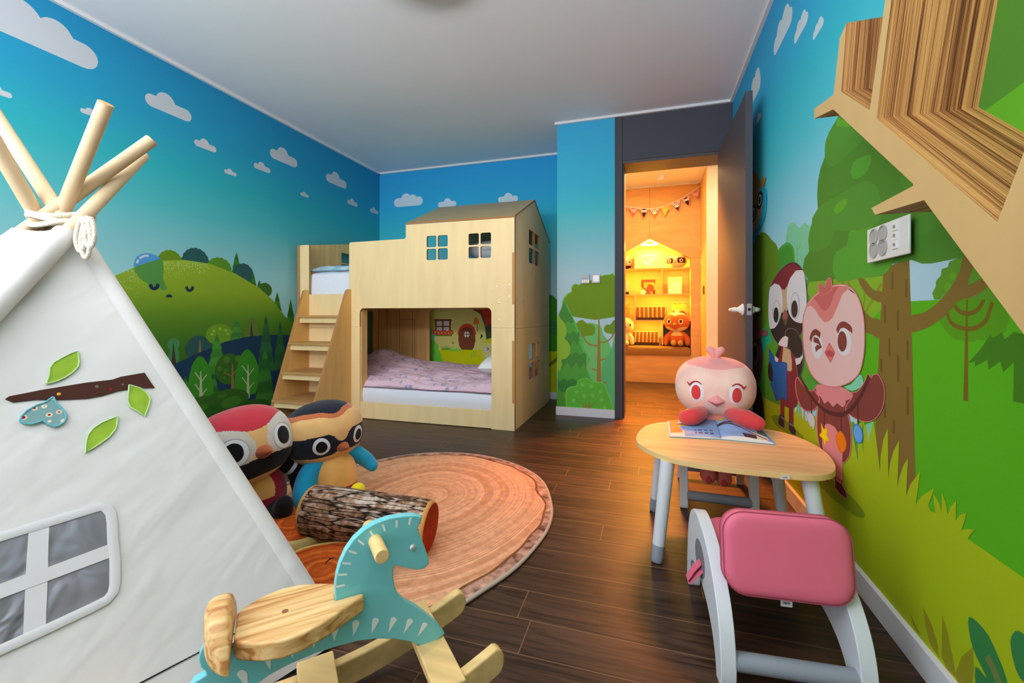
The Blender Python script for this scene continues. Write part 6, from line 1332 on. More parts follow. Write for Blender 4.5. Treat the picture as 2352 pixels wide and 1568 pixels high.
def patch(name, parent, c, r, rot, lon0, lat0, rl, rt, m, off=.004, shape=None, n=36, mats=None, sq=None, tilt=0):
    """round felt piece lying on an ellipsoid."""
    bm = new(); K = 6; rings = []
    g = lambda p: shape(p) if shape else p
    def at(a, f):
        x = rl * f * math.cos(a); y = rt * f * math.sin(a); ct, st_ = math.cos(math.radians(tilt)), math.sin(math.radians(tilt))
        p = g(sph(lon0 + (x * ct - y * st_), lat0 + (x * st_ + y * ct))); k = 1 + off * (1 if f < .97 else .1); return Vector(c) + rot @ Vector((p.x * r[0] * k, p.y * r[1] * k, p.z * r[2] * k))
    cv = bm.verts.new(at(0, 0))
    for k in range(1, K + 1): rings.append([bm.verts.new(at(2 * PI * i / n, k / K if k < K else 1.0)) for i in range(n)])
    for i in range(n): bm.faces.new((cv, rings[0][i], rings[0][(i + 1) % n]))
    for k in range(K - 1):
        for i in range(n): bm.faces.new((rings[k][i], rings[k + 1][i], rings[k + 1][(i + 1) % n], rings[k][(i + 1) % n]))
    bmesh.ops.recalc_face_normals(bm, faces=bm.faces)
    return obj(name, bm, m, parent, auto=80)
def on(c, r, rot, lon, lat, k=1.0): p = sph(lon, lat); return Vector(c) + rot @ Vector((p.x * r[0] * k, p.y * r[1] * k, p.z * r[2] * k))
def limb(name, parent, pts, rad, m, flat=1.0, n=6, world=None, up=None):
    q = catmull(pts, n, False); rr = []; L_ = len(pts) - 1
    for i in range(len(q)): t = i / (len(q) - 1) * L_; k = min(int(t), L_ - 1); rr.append(rad[k] + (rad[k + 1] - rad[k]) * (t - k))
    bm = new(); tube(bm, q, rr, 20, flat=flat, up=up); return obj(name, bm, m, parent, auto=80)
SQ = lambda p: Vector((math.copysign(abs(p.x) ** .86, p.x), math.copysign(abs(p.y) ** .9, p.y), math.copysign(abs(p.z) ** .9, p.z)))
def seamline(name, parent, c, r, rot, fn, m, lon0=-180, lon1=180, w=.0012):
    bm = new(); tube(bm, [on(c, r, rot, lo, fn(lo), 1.0) for lo in [lon0 + (lon1 - lon0) * k / 60 for k in range(61)]], w, 6); return obj(name, bm, m, parent)
# ---- plush with the red cap, leaning by the tent
c = Pd(556, 1022, 1.62); r = (.172, .15, .142); rot = rotm(75, -8, -12)
p1 = thing('plush_bird', 'plush bird with red cap, white cheeks and black chin beside the tent', 'plush toy', (c.x, c.y, .012), 'plush birds sitting on the rug')
def fn1(lon, lat):
    a = abs(lon)
    if lat > 19 + 15 * (1 - math.exp(-(a / 24) ** 2)) - (a > 70) * min(40, (a - 70) * .6): return 0
    if lat < -50: return 3 if a < 70 else 1
    if lat < -16 - .1 * min(a, 90): return 2
    if a < 4.5 + 7 * (max(0, lat) / 22) ** 1.5 + 8 * math.exp(-((lat + 18) / 8) ** 2): return 3
    return 1
bm = new(); ellipsoid(bm, c, r, rot, 220, 150, fn1, SQ); head = obj('head', bm, [f_red, f_white, f_blk, f_tan], p1, auto=80)
for s in (-1, 1):
    e1 = patch('eye', head, c, r, rot, s * 27.5, 0, 16, 17, f_w2, .003, SQ); patch('pupil', head, c, r, rot, s * 27.5, 0, 10.8, 12, f_blk, .009, SQ)
    bm = new(); pts = []
    for k in range(33):
        a = 2 * PI * k / 32; p = SQ(sph(s * 27.5 + 16 * math.cos(a), 17 * math.sin(a))); pts.append(Vector(c) + rot @ Vector((p.x * r[0] * 1.004, p.y * r[1] * 1.004, p.z * r[2] * 1.004)))
    tube(bm, pts, .0013, 6, caps='flat'); obj('eye_stitching', bm, f_grey, head)
def beak(parent, c, r, rot, lat, m, w=.03, h=.022, l=.05, mlow=None):
    bm = new(); o = on(c, r, rot, 0, lat, .97); 
    sh = lambda p: Vector((p.x * (1 - .45 * max(0, -p.y)), p.y, p.z * (1 - .45 * max(0, -p.y)) - .12 * max(0, -p.y)))
    ellipsoid(bm, o, (w, l, h), rot, 36, 24, (lambda lo, la: 1 if la < -8 else 0) if mlow else None, sh); return obj('beak', bm, [m, mlow] if mlow else m, parent, auto=80)
beak(head, c, r, rot, -12, f_beak, .031, .024, .05)
bc = Pd(592, 1130, 1.66); bc.z = .125; br_ = (.098, .085, .112); brot = rotm(58, -8, -6)
def fb1(lon, lat): return 1 if (abs(lon + 4) < 30 - .25 * abs(lat - 10) and -8 < lat < 62) else 0
bm = new(); ellipsoid(bm, bc, br_, brot, 200, 140, fb1, SQ); obj('body', bm, [f_dred, f_gold], p1, auto=80)
F1 = brot @ Vector((0, -1, 0)); R1 = brot @ Vector((1, 0, 0))
arm = limb('wing', p1, [bc + R1 * .07 + Vector((0, 0, .075)), bc + R1 * .125 + Vector((0, 0, .045)), bc + R1 * .145 + F1 * .02 + Vector((0, 0, -.02)), bc + R1 * .14 + F1 * .045 + Vector((0, 0, -.065))], [.034, .033, .034, .026], f_blk)
bm = new(); a_ = bc + R1 * .118 + Vector((0, 0, .052)); d_ = (R1 * .045 + Vector((0, 0, -.04))).normalized(); tube(bm, [a_ - d_ * .007, a_ + d_ * .007], .0355, 24, caps='flat'); obj('cuff', bm, f_w2, arm)
limb('wing', p1, [bc - R1 * .07 + Vector((0, 0, .075)), bc - R1 * .13 + Vector((0, 0, .02)), bc - R1 * .14 + F1 * .04 + Vector((0, 0, -.05))], [.034, .034, .026], f_blk)
for s in (-1, 1): limb('foot', p1, [bc + F1 * .06 + R1 * s * .04 + Vector((0, 0, -.07)), bc + F1 * .125 + R1 * s * .055 + Vector((0, 0, -.075)), bc + F1 * .15 + R1 * s * .06 + Vector((0, 0, -.045))], [.033, .037, .032], f_blk)
# ---- plush with the dark mask and blue wings
c = Pd(743, 991, 1.83); r = (.16, .142, .128); rot = rotm(70, -6, -3)
p2 = thing('plush_bird', 'plush bird with dark eye mask, blue wings and golden belly, behind the log bolster', 'plush toy', (c.x, c.y, .012), 'plush birds sitting on the rug')
def fn2(lon, lat):
    a = abs(lon); dip = 9 * math.exp(-(a / 16) ** 2)
    if lat > 52 - dip * 1.1 - (a > 60) * min(12, (a - 60) * .2): return 0
    if lat > 41 - dip - (a > 60) * min(14, (a - 60) * .25): return 1
    top = 8 - 15 * math.exp(-(a / 9) ** 2) - .03 * a; bot = -30 + .035 * a + (8 * math.exp(-(a / 10) ** 2))
    if bot < lat < top: return 2
    return 3
bm = new(); ellipsoid(bm, c, r, rot, 220, 150, fn2, SQ); head = obj('head', bm, [f_navy, f_rust, f_navy, f_tan], p2, auto=80)
for s in (-1, 1):
    patch('eye', head, c, r, rot, s * 28, -9, 12.5, 14, f_w2, .007, SQ); patch('pupil', head, c, r, rot, s * 27.5, -9, 8.8, 10, f_blk, .015, SQ)
beak(head, c, r, rot, -21, f_beak, .027, .021, .045)
bc = Pd(768, 1098, 1.79); bc.z = .135; br_ = (.088, .08, .105); brot = rotm(60, -4, -6)
def fb2(lon, lat): return 1 if lat < -18 and abs(lon) < 75 else (2 if abs(lon) < 120 else 3)
bm = new(); ellipsoid(bm, bc, br_, brot, 180, 130, fb2, SQ); obj('body', bm, [f_gold, f_dred, f_gold, f_yel], p2, auto=80)
F1 = brot @ Vector((0, -1, 0)); R1 = brot @ Vector((1, 0, 0))
limb('wing', p2, [bc - R1 * .045 + Vector((0, 0, .085)), bc - R1 * .1 + F1 * .01 + Vector((0, 0, .04)), bc - R1 * .125 + F1 * .03 + Vector((0, 0, -.03)), bc - R1 * .115 + F1 * .045 + Vector((0, 0, -.085))], [.03, .04, .044, .034], f_blue)
limb('wing', p2, [bc + R1 * .04 + Vector((0, 0, .095)), bc + R1 * .09 + Vector((0, 0, .07)), bc + R1 * .135 + F1 * .01 + Vector((0, 0, .025)), bc + R1 * .15 + F1 * .03 + Vector((0, 0, .0))], [.025, .031, .031, .024], f_blue)
for s in (-1, 1): limb('foot', p2, [bc + F1 * .055 + R1 * s * .035 + Vector((0, 0, -.08)), bc + F1 * .11 + R1 * s * .045 + Vector((0, 0, -.078)), bc + F1 * .13 + R1 * s * .045 + Vector((0, 0, -.05))], [.03, .034, .028], f_yel)
# ---- pink plush seated at the table
c = Pd(1641, 886, 1.97); r = (.166, .145, .133); rot = rotm(math.degrees(math.atan2(-c.x, c.y)) + 3, 1, 3)
p3 = thing('plush_bird', 'large pink bird plush with red eyes seated at the table reading', 'plush toy', (c.x, c.y, .225))
def fn3(lon, lat):
    a = abs(lon); v = 10 * math.exp(-(a / 22) ** 2)
    if lat > 46 - v * .5 and lat > 40 + (a > 70) * 8: return 0
    return 1
bm = new(); ellipsoid(bm, c, r, rot, 200, 140, fn3, lambda p: Vector((math.copysign(abs(p.x) ** .82, p.x), math.copysign(abs(p.y) ** .9, p.y), math.copysign(abs(p.z) ** .86, p.z)))); head = obj('head', bm, [f_pk2, f_pk], p3, auto=80)
SQ3 = lambda p: Vector((math.copysign(abs(p.x) ** .82, p.x), math.copysign(abs(p.y) ** .9, p.y), math.copysign(abs(p.z) ** .86, p.z)))
for s in (-1, 1):
    patch('eye', head, c, r, rot, s * 24, -2, 11, 15.5, f_w2, .009, SQ3); patch('iris', head, c, r, rot, s * 24, -2.5, 7.8, 11.8, f_pred, .017, SQ3)
    bm = new(); pts = [Vector(c) + rot @ (lambda p: Vector((p.x * r[0] * 1.012, p.y * r[1] * 1.012, p.z * r[2] * 1.012)))(SQ3(sph(s * (24 + 11.6 * math.cos(a)), -2 + 16.2 * math.sin(a)))) for a in [.55 + 1.7 * k / 12 for k in range(13)]]
    pts = [Vector(c) + rot @ (lambda p: Vector((p.x * r[0] * 1.012, p.y * r[1] * 1.012, p.z * r[2] * 1.012)))(SQ3(sph(s * 40, 11)))] + pts
    tube(bm, pts, [.0014] + [.0042 - .0022 * k / 12 for k in range(13)], 8); obj('lash', bm, mat('lash_red', rgb(176, 44, 50), .8), head)
bm = new(); o = on(c, r, rot, 0, -16, .97); ellipsoid(bm, o, (.034, .034, .024), rot, 40, 28, lambda lo, la: 1 if la < -6 - 12 * math.cos(math.radians(lo * 1.6)) * .5 + abs(lo) * .05 else 0, lambda p: Vector((p.x, p.y, p.z * (1.15 - .75 * abs(p.x)) if p.z > 0 else p.z * (1 - .8 * abs(p.x))))); obj('beak', bm, [f_pk2, f_pb], head, auto=80)
tp_ = on(c, r, rot, 0, 90, .97); Rr = rot @ Vector((1, 0, 0)); Ff = rot @ Vector((0, -1, 0))
for s in (-1, 1): limb('tuft', head, [tp_ + Ff * .02, tp_ + Ff * .02 + Rr * s * .012 + Vector((0, 0, .026)), tp_ + Ff * .02 + Rr * s * .023 + Vector((0, 0, .036))], [.013, .0185, .0165], f_pk2)
bc = Vector((c.x - .005, c.y + .015, .30)); bm = new(); ellipsoid(bm, bc, (.088, .078, .085), rotm(0), 60, 44, None, SQ); obj('body', bm, f_pk2, p3, auto=80)
bm = new(); ellipsoid(bm, bc + Ff * .04 + Vector((0, 0, .042)), (.105, .07, .034), rot, 60, 24, None, SQ); obj('collar', bm, f_pk2, p3, auto=80)
for u0_, v0_, u1_, v1_, u2_, v2_, sx in ((1610, 952, 1590, 957, 1576, 958, -1), (1690, 955, 1715, 963, 1738, 972, 1)):
    a_ = onZ(u0_, v0_, .385); b_ = onZ(u1_, v1_, .378); d_ = onZ(u2_, v2_, .372); sh_ = bc + Rr * sx * .06 + Vector((0, 0, .055))
    limb('wing', p3, [sh_, a_.lerp(sh_, .3), b_, d_], [.024, .03, .038 if sx > 0 else .034, .03], f_pred)
for s, (u, v) in ((-1, (1627, 1090)), (1, (1662, 1097))):
    e_ = Pd(u, v, 1.86); lg = limb('leg', p3, [bc + Rr * s * .03 + Vector((0, 0, -.06)) + Ff * .05, (bc + e_) / 2 + Ff * .06 + Vector((0, 0, .02)), e_ + Vector((0, 0, .03)), e_], [.028, .024, .028, .034], f_ppk)
    bm = new(); ellipsoid(bm, e_ + Ff * .03 + Vector((0, 0, -.01)), (.012, .006, .017), rot, 24, 16); obj('sole_patch', bm, f_pred, lg)
# ================================================================ reading nook at the end of the hall
YN, YD = 5.45, 5.76
AX, AZ, HXL, HXR, HZ = .03, 1.715, -.43, .489, 1.468
nply = mat('nook_birch', rgb(214, 170, 108, 1.1), .5, .3, bump=(50, .02), var=(4, .12, (1, 1, 5)))
nin = mat('nook_inner_birch', rgb(226, 190, 130, 1.1), .55, .3, var=(5, .1, (1, 1, 5)))
bm = new(); plate_holes(bm, [(-.66, 0), (.62, 0), (.62, ZC), (-.66, ZC)], [[(HXL, .002), (HXR, .002), (HXR, HZ), (AX, AZ), (HXL, HZ)]], fy(YN), (0, .018, 0)); struct('wall_hall_back', bm, nply, smooth=False)
bm = new(); box(bm, AX - .0015, AX + .0015, YN - .0006, YN, AZ, ZC - .02); box(bm, HXR, .587, YN - .0006, YN, HZ, HZ + .003); struct('trim_9', bm, mat('ply_joint', rgb(120, 80, 44), .7), smooth=False)
sh_ = thing('house_bookcase', 'built-in glowing birch bookcase with a pointed house-shaped opening', 'bookcase', (.03, 5.6, 0))
bm = new(); prism(bm, [(x, YD, z) for x, z in ((HXL, .33), (HXR, .33), (HXR, HZ), (AX, AZ), (HXL, HZ))], (0, .015, 0)); obj('back_panel', bm, nin, sh_, smooth=False)
for x0, x1 in ((HXL - .014, HXL), (HXR, HXR + .014)): bm = new(); box(bm, x0, x1, YN + .018, YD, .33, HZ); obj('side_panel', bm, nin, sh_, smooth=False)
for a_, b_ in (((HXL, HZ), (AX, AZ)), ((AX, AZ), (HXR, HZ))):
    bm = new(); prism(bm, [(a_[0], YN + .018, a_[1]), (b_[0], YN + .018, b_[1]), (b_[0], YN + .018, b_[1] + .016), (a_[0], YN + .018, a_[1] + .016)], (0, YD - YN - .018, 0)); obj('gable_panel', bm, nin, sh_, smooth=False)
S1, S2, S3, S0 = 1.367, 1.055, .742, .45
for z in (S1, S2, S3): bm = new(); box(bm, HXL, HXR, YN + .03, YD, z - .012, z); obj('shelf', bm, nin, sh_, smooth=False)
dv = lambda u: onY(u, 700, YN + .03).x
for u, z0, z1 in ((1457, S1, 1.545), (1522, S2, S1 - .012), (1458.5, S3, S2 - .012), (1522, S0, S3 - .012)): bm = new(); x = dv(u); box(bm, x - .006, x + .006, YN + .03, YD, z0, z1); obj('divider', bm, nin, sh_, smooth=False)
bm = new(); box(bm, -.06, .12, YN + .06, YN + .16, 1.655, 1.662); obj('light_panel', bm, mat('glow_panel', (1, 1, 1, 1), .5, emit=((1, .86, .5, 1), 9)), sh_, smooth=False)
# bench and its cushion
be = thing('bench', 'low birch bench front below the glowing bookcase', 'bench', (.03, 5.6, 0))
bm = new(); box(bm, HXL + .001, HXR - .001, YN + .002, YN + .02, .004, .325); obj('front_panel', bm, nply, be, smooth=False); bm = new(); box(bm, HXL + .001, HXR - .001, YN + .02, YD, .305, .325); obj('bench_top', bm, nply, be, smooth=False)
bm = new(); cushion_grid(bm, HXL + .012, HXR - .012, YN - .015, YD - .01, lambda x, y, a, b: .435 - .02 * (1 - er(a, b, .08)), 40, 16, .327, .006); q = obj('bench_cushion', bm, mat('brown_wool', rgb(150, 112, 66, 1.1), .9, .1, bump=(120, .4))); tag(q, 'flat brown wool seat cushion along the glowing hall bench', 'seat cushion')
# ---- row books
bcols = [(196, 60, 40), (222, 120, 50), (236, 190, 90), (150, 60, 90), (226, 210, 170), (120, 120, 60), (200, 80, 90), (236, 150, 60)]
bmat = [mat('book_spine_%s' % n, rgb(*c, .95), .5, .3) for n, c in zip(('red', 'orange', 'yellow', 'plum', 'cream', 'olive', 'rose', 'amber'), bcols)]; bblk = mat('book_foot_black', rgb(60, 36, 28), .5, .3); paper = mat('book_paper', rgb(230, 220, 196), .8, .1)
def book_src(w, h, dp, m, lab, cat, group):
    t = thing('book', lab, cat, (0, 0, 0), group); bm = new(); box(bm, 0, w, 0, dp, h * .22, h); box(bm, 0, w, 0, dp, 0, h * .22, 1)
    obj('book_cover', bm, [m, bblk], t, smooth=False); bm = new(); box(bm, w * .12, w * .88, .003, dp + .0004, .003, h + .0006); obj('page_block', bm, paper, t, smooth=False); return t
def book_row(x0, z0, n, w, h, dp, group, lab, lean0, lean1, y0):
    srcs = {}
    for k in range(n):
        ci = (k * 5 + (k // 3)) % 8; M = None; ln = lean0 + (lean1 - lean0) * k / max(1, n - 1)
        if ci not in srcs:
            t = book_src(w * .93, h, dp, bmat[ci], lab, 'book', group); srcs[ci] = t
        else:
            s0 = srcs[ci]; t = s0.copy(); COL.objects.link(t)
            for ch in s0.children: c2_ = ch.copy(); COL.objects.link(c2_); c2_.parent = t
        t.location = (x0 + k * w, y0, z0 + (w * math.sin(abs(ln)) if ln < 0 else 0)); t.rotation_euler = (0, ln, 0); t['label'] = lab; t['category'] = 'book'; t['group'] = group
xb = lambda u: onY(u, 720, YN + .08).x
a_, b_ = xb(1461), xb(1527); book_row(a_ + .004, S3 + .0005, 20, (b_ - a_) / 20, .158, .13, 'thin storybooks in the third shelf row', 'thin orange and red storybook in the upright row beside the leaning end book', .0, .0, YN + .08)
t = book_src(.013, .158, .13, bmat[2], 'yellow storybook leaning against the end of the third shelf row', 'book', None); t.location = (b_ + .043, YN + .08, S3 + .001); t.rotation_euler = (0, -.22, 0)
a_, b_ = xb(1452), xb(1514); book_row(a_ - .004, S0 - .012, 21, (b_ - a_) / 21, .165, .13, 'thin storybooks standing on the bench', 'thin dark-footed storybook in the row standing on the bench cushion', .09, .02, YN + .08)
a_ = xb(1434); book_row(a_ - .01, S2 + .0005, 4, .016, .16, .12, 'pale books in the second shelf row', 'pale thin book at the left end of the second shelf row', -.03, -.03, YN + .08)
for o in bpy.data.objects:
    if o.get('group') == 'pale books in the second shelf row':
        for ch in o.children:
            if ch.name.startswith('book_cover'): ch.data = ch.data.copy(); ch.data.materials[0] = bmat[4]
# ---- face-out books and a box frame
def faceout(name, label, cat, u0, u1, v0, v1, m, paint=None, mats=None, zb_=None, Y=YN + .12, dpt=.012):
    a_, b_ = onY(u0, v0, Y), onY(u1, v1, Y); z0 = zb_ if zb_ is not None else b_.z; h = a_.z - b_.z; w = b_.x - a_.x; n = 36; t = thing(name if cat == 'book' else 'box_file', label, cat, ((a_.x + b_.x) / 2, Y, z0)); bm = new()
    grid = [[bm.verts.new((a_.x + w * i / n, Y + .02 * (j / n), z0 + h * j / n)) for i in range(n + 1)] for j in range(n + 1)]
    for j in range(n):
        for i in range(n): f = bm.faces.new((grid[j][i], grid[j][i + 1], grid[j + 1][i + 1], grid[j + 1][i])); f.material_index = paint((i + .5) / n, (j + .5) / n) if paint else 0
    obj('front_cover', bm, mats or [m], t, smooth=False); bm = new(); prism(bm, [(a_.x, Y + .0006, z0), (b_.x, Y + .0006, z0), (b_.x, Y + .0206, z0 + h), (a_.x, Y + .0206, z0 + h)], (0, dpt, 0)); obj('book_block', bm, paper, t, smooth=False); return t
def seg(x, y, x0, y0, x1, y1, w): 
    dx, dy = x1 - x0, y1 - y0; t = max(0, min(1, ((x - x0) * dx + (y - y0) * dy) / (dx * dx + dy * dy))); return math.hypot(x - x0 - t * dx, y - y0 - t * dy) < w
tanm = mat('cover_tan', rgb(214, 190, 130), .6); crm = mat('cover_cream', rgb(240, 235, 215), .6); brm = mat('cover_brown', rgb(110, 60, 36), .6); rdm = mat('cover_red', rgb(196, 70, 40), .6); olm = mat('cover_olive', rgb(170, 160, 70), .6)
def p_bird(x, y):
    if seg(x, y, .2, .55, .45, .3, .07) or seg(x, y, .5, .3, .72, .68, .06) or seg(x, y, .45, .28, .75, .22, .05): return 1
    if seg(x, y, .25, .45, .4, .3, .03) or seg(x, y, .15, .16, .85, .2, .012): return 2
    if .8 < y < .86 and int(x * 30) % 3 and .25 < x < .75: return 2
    return 0
faceout('picture_book', 'tan picture book with a white crane on its cover, on the top shelf', 'book', 1472, 1509, 581, 613, tanm, p_bird, [tanm, crm, brm], S1 + .0005)
def p_fox(x, y):
    n_ = nz(x * 5, y * 6, 4)
    if math.hypot(x - .65, (y - .42) * 1.0) < .25: return 3
    if y < .3 and x < .3: return 1
    return 2 if n_ > .05 or y > .8 else 0
faceout('picture_book', 'dark picture book with a round red figure on its cover, on the second shelf', 'book', 1472.5, 1505, 640, 674, brm, p_fox, [mat('cover_amber', rgb(214, 150, 66), .6), crm, brm, rdm], S2 + .0005)
faceout('picture_book', 'cream box file with pale vertical stripes on the second shelf', 'box file', 1534, 1567, 634, 673, crm, lambda x, y: 1 if y > .7 and int(x * 9) % 2 else (2 if min(x, 1 - x, y, 1 - y) < .04 else 0), [crm, tanm, mat('file_edge', rgb(200, 180, 90), .6)], S2 + .0005, dpt=.05)
faceout('picture_book', 'olive picture book with a brown animal on its cover, behind the glowing owl plush', 'book', 1543, 1577, 694, 735, olm, lambda x, y: 2 if math.hypot((x - .72) * .8, y - .28) < .24 or (seg(x, y, .1, .5, .2, .4, .04)) else (3 if .9 < y < .96 and int(x * 22) % 2 else (1 if y < .45 else 0)), [olm, crm, brm, brm], S3 + .0005)
faceout('picture_book', 'orange picture book with dark dabs at the left end of the third shelf', 'book', 1428, 1446, 697, 735, rdm, lambda x, y: 2 if nz(x * 7, y * 9, 8) > .28 else 0, [mat('cover_orange', rgb(226, 120, 50), .6), crm, brm], S3 + .0005)
# ---- plush toys in the nook
g_y = mat('nook_plush_yellow', rgb(236, 214, 150), .85, .1, sheen=.3); g_o = mat('nook_plush_orange', rgb(206, 104, 46), .85, .1, sheen=.3); g_w = mat('nook_plush_cream', rgb(240, 226, 180), .85, .1, sheen=.3); g_br = mat('nook_plush_brown', rgb(96, 40, 26), .85, .1); g_bk = mat('nook_plush_dark', rgb(50, 28, 20), .7, .1); g_t = mat('nook_plush_tan', rgb(196, 150, 80), .85, .1)
yo = YN + .07
c = onY(1554, 739, yo); r = (.15, .12, .115); r = tuple(x * .98 for x in r); rot = rotm(-14, 0, 0)
t = thing('plush_owl', 'orange owl plush with yellow-ringed eyes on the glowing hall bench', 'plush toy', (c.x, c.y, .435))
def fo(lon, lat):
    a = abs(lon)
    if lat > 52 - 14 * math.exp(-(a / 14) ** 2): return 1
    if lat < -38 + 10 * min(1, a / 40) - 14 * math.exp(-(a / 12) ** 2): return 2
    return 0
bm = new(); ellipsoid(bm, c, r, rot, 120, 90, fo, SQ); hd_ = obj('head', bm, [g_o, g_w, g_y], t, auto=80)
for s in (-1, 1): patch('eye', hd_, c, r, rot, s * 24, 2, 10.5, 14, g_y, .01, SQ); patch('pupil', hd_, c, r, rot, s * 23, 3, 6, 8.5, g_bk, .02, SQ)
beak(hd_, c, r, rot, -14, g_t, .022, .022, .035)
for s in (-1, 1): limb('tuft', hd_, [on(c, r, rot, 0, 90, .97), on(c, r, rot, 0, 90, .97) + Vector((s * .014, 0, .024))], [.01, .012], g_w)
bc = Vector((c.x, c.y + .01, .53)); bm = new(); ellipsoid(bm, bc, (.085, .07, .09), rot, 80, 60, lambda lo, la: 1 if la > 18 else 0, SQ); obj('body', bm, [g_o, g_y], t, auto=80)
for s in (-1, 1):
    limb('wing', t, [bc + Vector((s * .06, -.01, .06)), bc + Vector((s * .11, -.02, 0)), bc + Vector((s * .12, -.035, -.06))], [.028, .036, .026], g_o)
    limb('foot', t, [bc + Vector((s * .035, -.03, -.06)), bc + Vector((s * .037, -.09, -.06)), bc + Vector((s * .037, -.10, -.045))], [.026, .03, .026], g_t)
c = onY(1433, 747, yo); t = thing('plush_bird', 'pale yellow bird plush half hidden by the left door jamb', 'plush toy', (c.x, c.y, .435)); r = (.115, .1, .1); rot = rotm(10, 0, 0)
bm = new(); ellipsoid(bm, c, r, rot, 80, 60, None, SQ); hd_ = obj('head', bm, g_y, t, auto=80)
for s in (-1, 1): patch('eye', hd_, c, r, rot, s * 30, 3, 9, 14, g_w, .01, SQ); patch('pupil', hd_, c, r, rot, s * 30, 3, 6, 9, g_bk, .02, SQ)
beak(hd_, c, r, rot, -10, g_br, .016, .014, .025)
bc = Vector((c.x, c.y, .525)); bm = new(); ellipsoid(bm, bc, (.07, .06, .085), rot, 50, 36, None, SQ); obj('body', bm, g_y, t, auto=80)
for s in (-1, 1): limb('wing', t, [bc + Vector((s * .05, -.01, .06)), bc + Vector((s * .09, -.02, 0)), bc + Vector((s * .1, -.035, -.06))], [.022, .028, .024], g_y); limb('foot', t, [bc + Vector((s * .03, -.03, -.06)), bc + Vector((s * .035, -.09, -.06))], [.024, .03], g_y)
def ball(u, v, R_, label, fn, eyes, yaw, mats):
    c = onY(u, v, yo + .02); c.z = S1 + R_[2]; t = thing('plush_ball', label, 'plush toy', (c.x, c.y, S1)); rot = rotm(yaw); bm = new(); ellipsoid(bm, c, R_, rot, 140, 100, fn, SQ); h_ = obj('head', bm, mats, t, auto=80)
    for lo in eyes: patch('eye', h_, c, R_, rot, lo, 0, 11, 13, g_w, .008, SQ); patch('pupil', h_, c, R_, rot, lo, 0, 6, 7, g_bk, .016, SQ)
    beak(h_, c, R_, rot, -14, g_o, .012, .01, .016)
ball(1554, 600, (.115, .09, .078), 'round yellow bird head plush with a dark eye mask on the top shelf', lambda lo, la: 1 if (-20 < la < 24 and 8 + abs(la) * .25 < abs(lo) < 66) or (la > 62 and abs(lo) < 90 - la + 30) else (2 if la > 52 and abs(lo) < 30 else 0), (-32, 32), -14, [g_y, g_br, g_o])
ball(1435, 601, (.09, .08, .08), 'round pale bird head plush with dark chin, left end of the top shelf', lambda lo, la: 1 if la > 55 else (2 if la < -28 else 0), (-28, 28), 12, [g_y, g_o, g_br])
# ---- bunting across the hall
bt_ = thing('bunting', 'string of small printed triangular bird pennants across the hall', 'bunting', (.1, 5.4, 1.9))
Yb = 5.40; cp = [onY(u, v, Yb) for u, v in ((1405, 455), (1433, 471), (1445, 475), (1468, 478), (1492, 479), (1520, 475), (1540, 468), (1563, 457), (1585, 443), (1609, 427))]
bm = new(); tube(bm, catmull(cp, 6, False), .0045, 8); obj('cord', bm, mat('bunting_tape', rgb(235, 228, 215), .8), bt_)
fl = [(1433, 1443, 471, 'p'), (1445, 1466, 475, 'p'), (1469, 1490, 478, 'd'), (1493, 1514, 478, 't'), (1517, 1538, 475, 'g'), (1541, 1562, 466, 'r'), (1564, 1584, 455, 'd'), (1586, 1606, 441, 'p')]
fpk = mat('flag_pink', rgb(214, 160, 160), .8); fbl = mat('flag_blue', rgb(180, 190, 205), .8); fgr = mat('flag_green', rgb(180, 190, 70), .8); fbk = mat('flag_black', rgb(44, 30, 36), .8); fwh = mat('flag_white', rgb(232, 226, 214), .8); frd = mat('flag_rose', rgb(206, 96, 96), .8); ftn = mat('flag_tan', rgb(210, 140, 70), .8)
FM = [fpk, fbl, fgr, fbk, fwh, frd, ftn]
for u0_, u1_, v_, kd in fl:
    a_ = onY(u0_, v_ + (2 if v_ < 460 else 1), Yb); b_ = onY(u1_, v_ - (6 if v_ < 470 else 0), Yb); mid = (a_ + b_) / 2; dn = Vector((a_ - b_)).cross(Vector((0, 1, 0))).normalized(); dn = dn if dn.z < 0 else -dn; L_ = (b_ - a_).length * 1.05; n = 26; bm = new(); rows = []
    for j in range(n + 1):
        t_ = j / n; p0, p1 = a_.lerp(mid, t_) + dn * L_ * t_, b_.lerp(mid, t_) + dn * L_ * t_; rows.append([bm.verts.new(p0.lerp(p1, i / n) + Vector((0, -.002, 0))) for i in range(n + 1)])
    for j in range(n):
        for i in range(n):
            t_ = (j + .5) / n; x = ((i + .5) / n - .5) * (1 - t_); y = t_
            base_ = {'p': 0, 'd': 0, 't': 1, 'g': 2, 'r': 1}[kd]; mi_ = base_
            if math.hypot(x, (y - .33) * .9) < .27 and abs(x) < (1 - t_) * .5 - .04:
                mi_ = {'p': 0, 'd': 4, 't': 4, 'g': 2, 'r': 4}[kd]
                if y < .2: mi_ = {'p': 5, 'd': 3, 't': 6, 'g': 2, 'r': 5}[kd]
                if y > .42: mi_ = {'p': 0, 'd': 3, 't': 4, 'g': 2, 'r': 4}[kd]
                if kd in 'tr' and .26 < y < .4: mi_ = 3
                for ex in (-.11, .11):
                    d_ = math.hypot(x - ex, y - .33)
                    if d_ < .075: mi_ = 4
                    if d_ < .035: mi_ = 3
            elif y > .58: mi_ = {'p': 5, 'd': 3, 't': 6, 'g': 2, 'r': 3}[kd]
            f = bm.faces.new((rows[j][i], rows[j][i + 1], rows[j + 1][i + 1], rows[j + 1][i])); f.material_index = mi_
    o = obj('pennant', bm, FM, bt_, smooth=False); md = o.modifiers.new('solid', 'SOLIDIFY'); md.thickness = .001
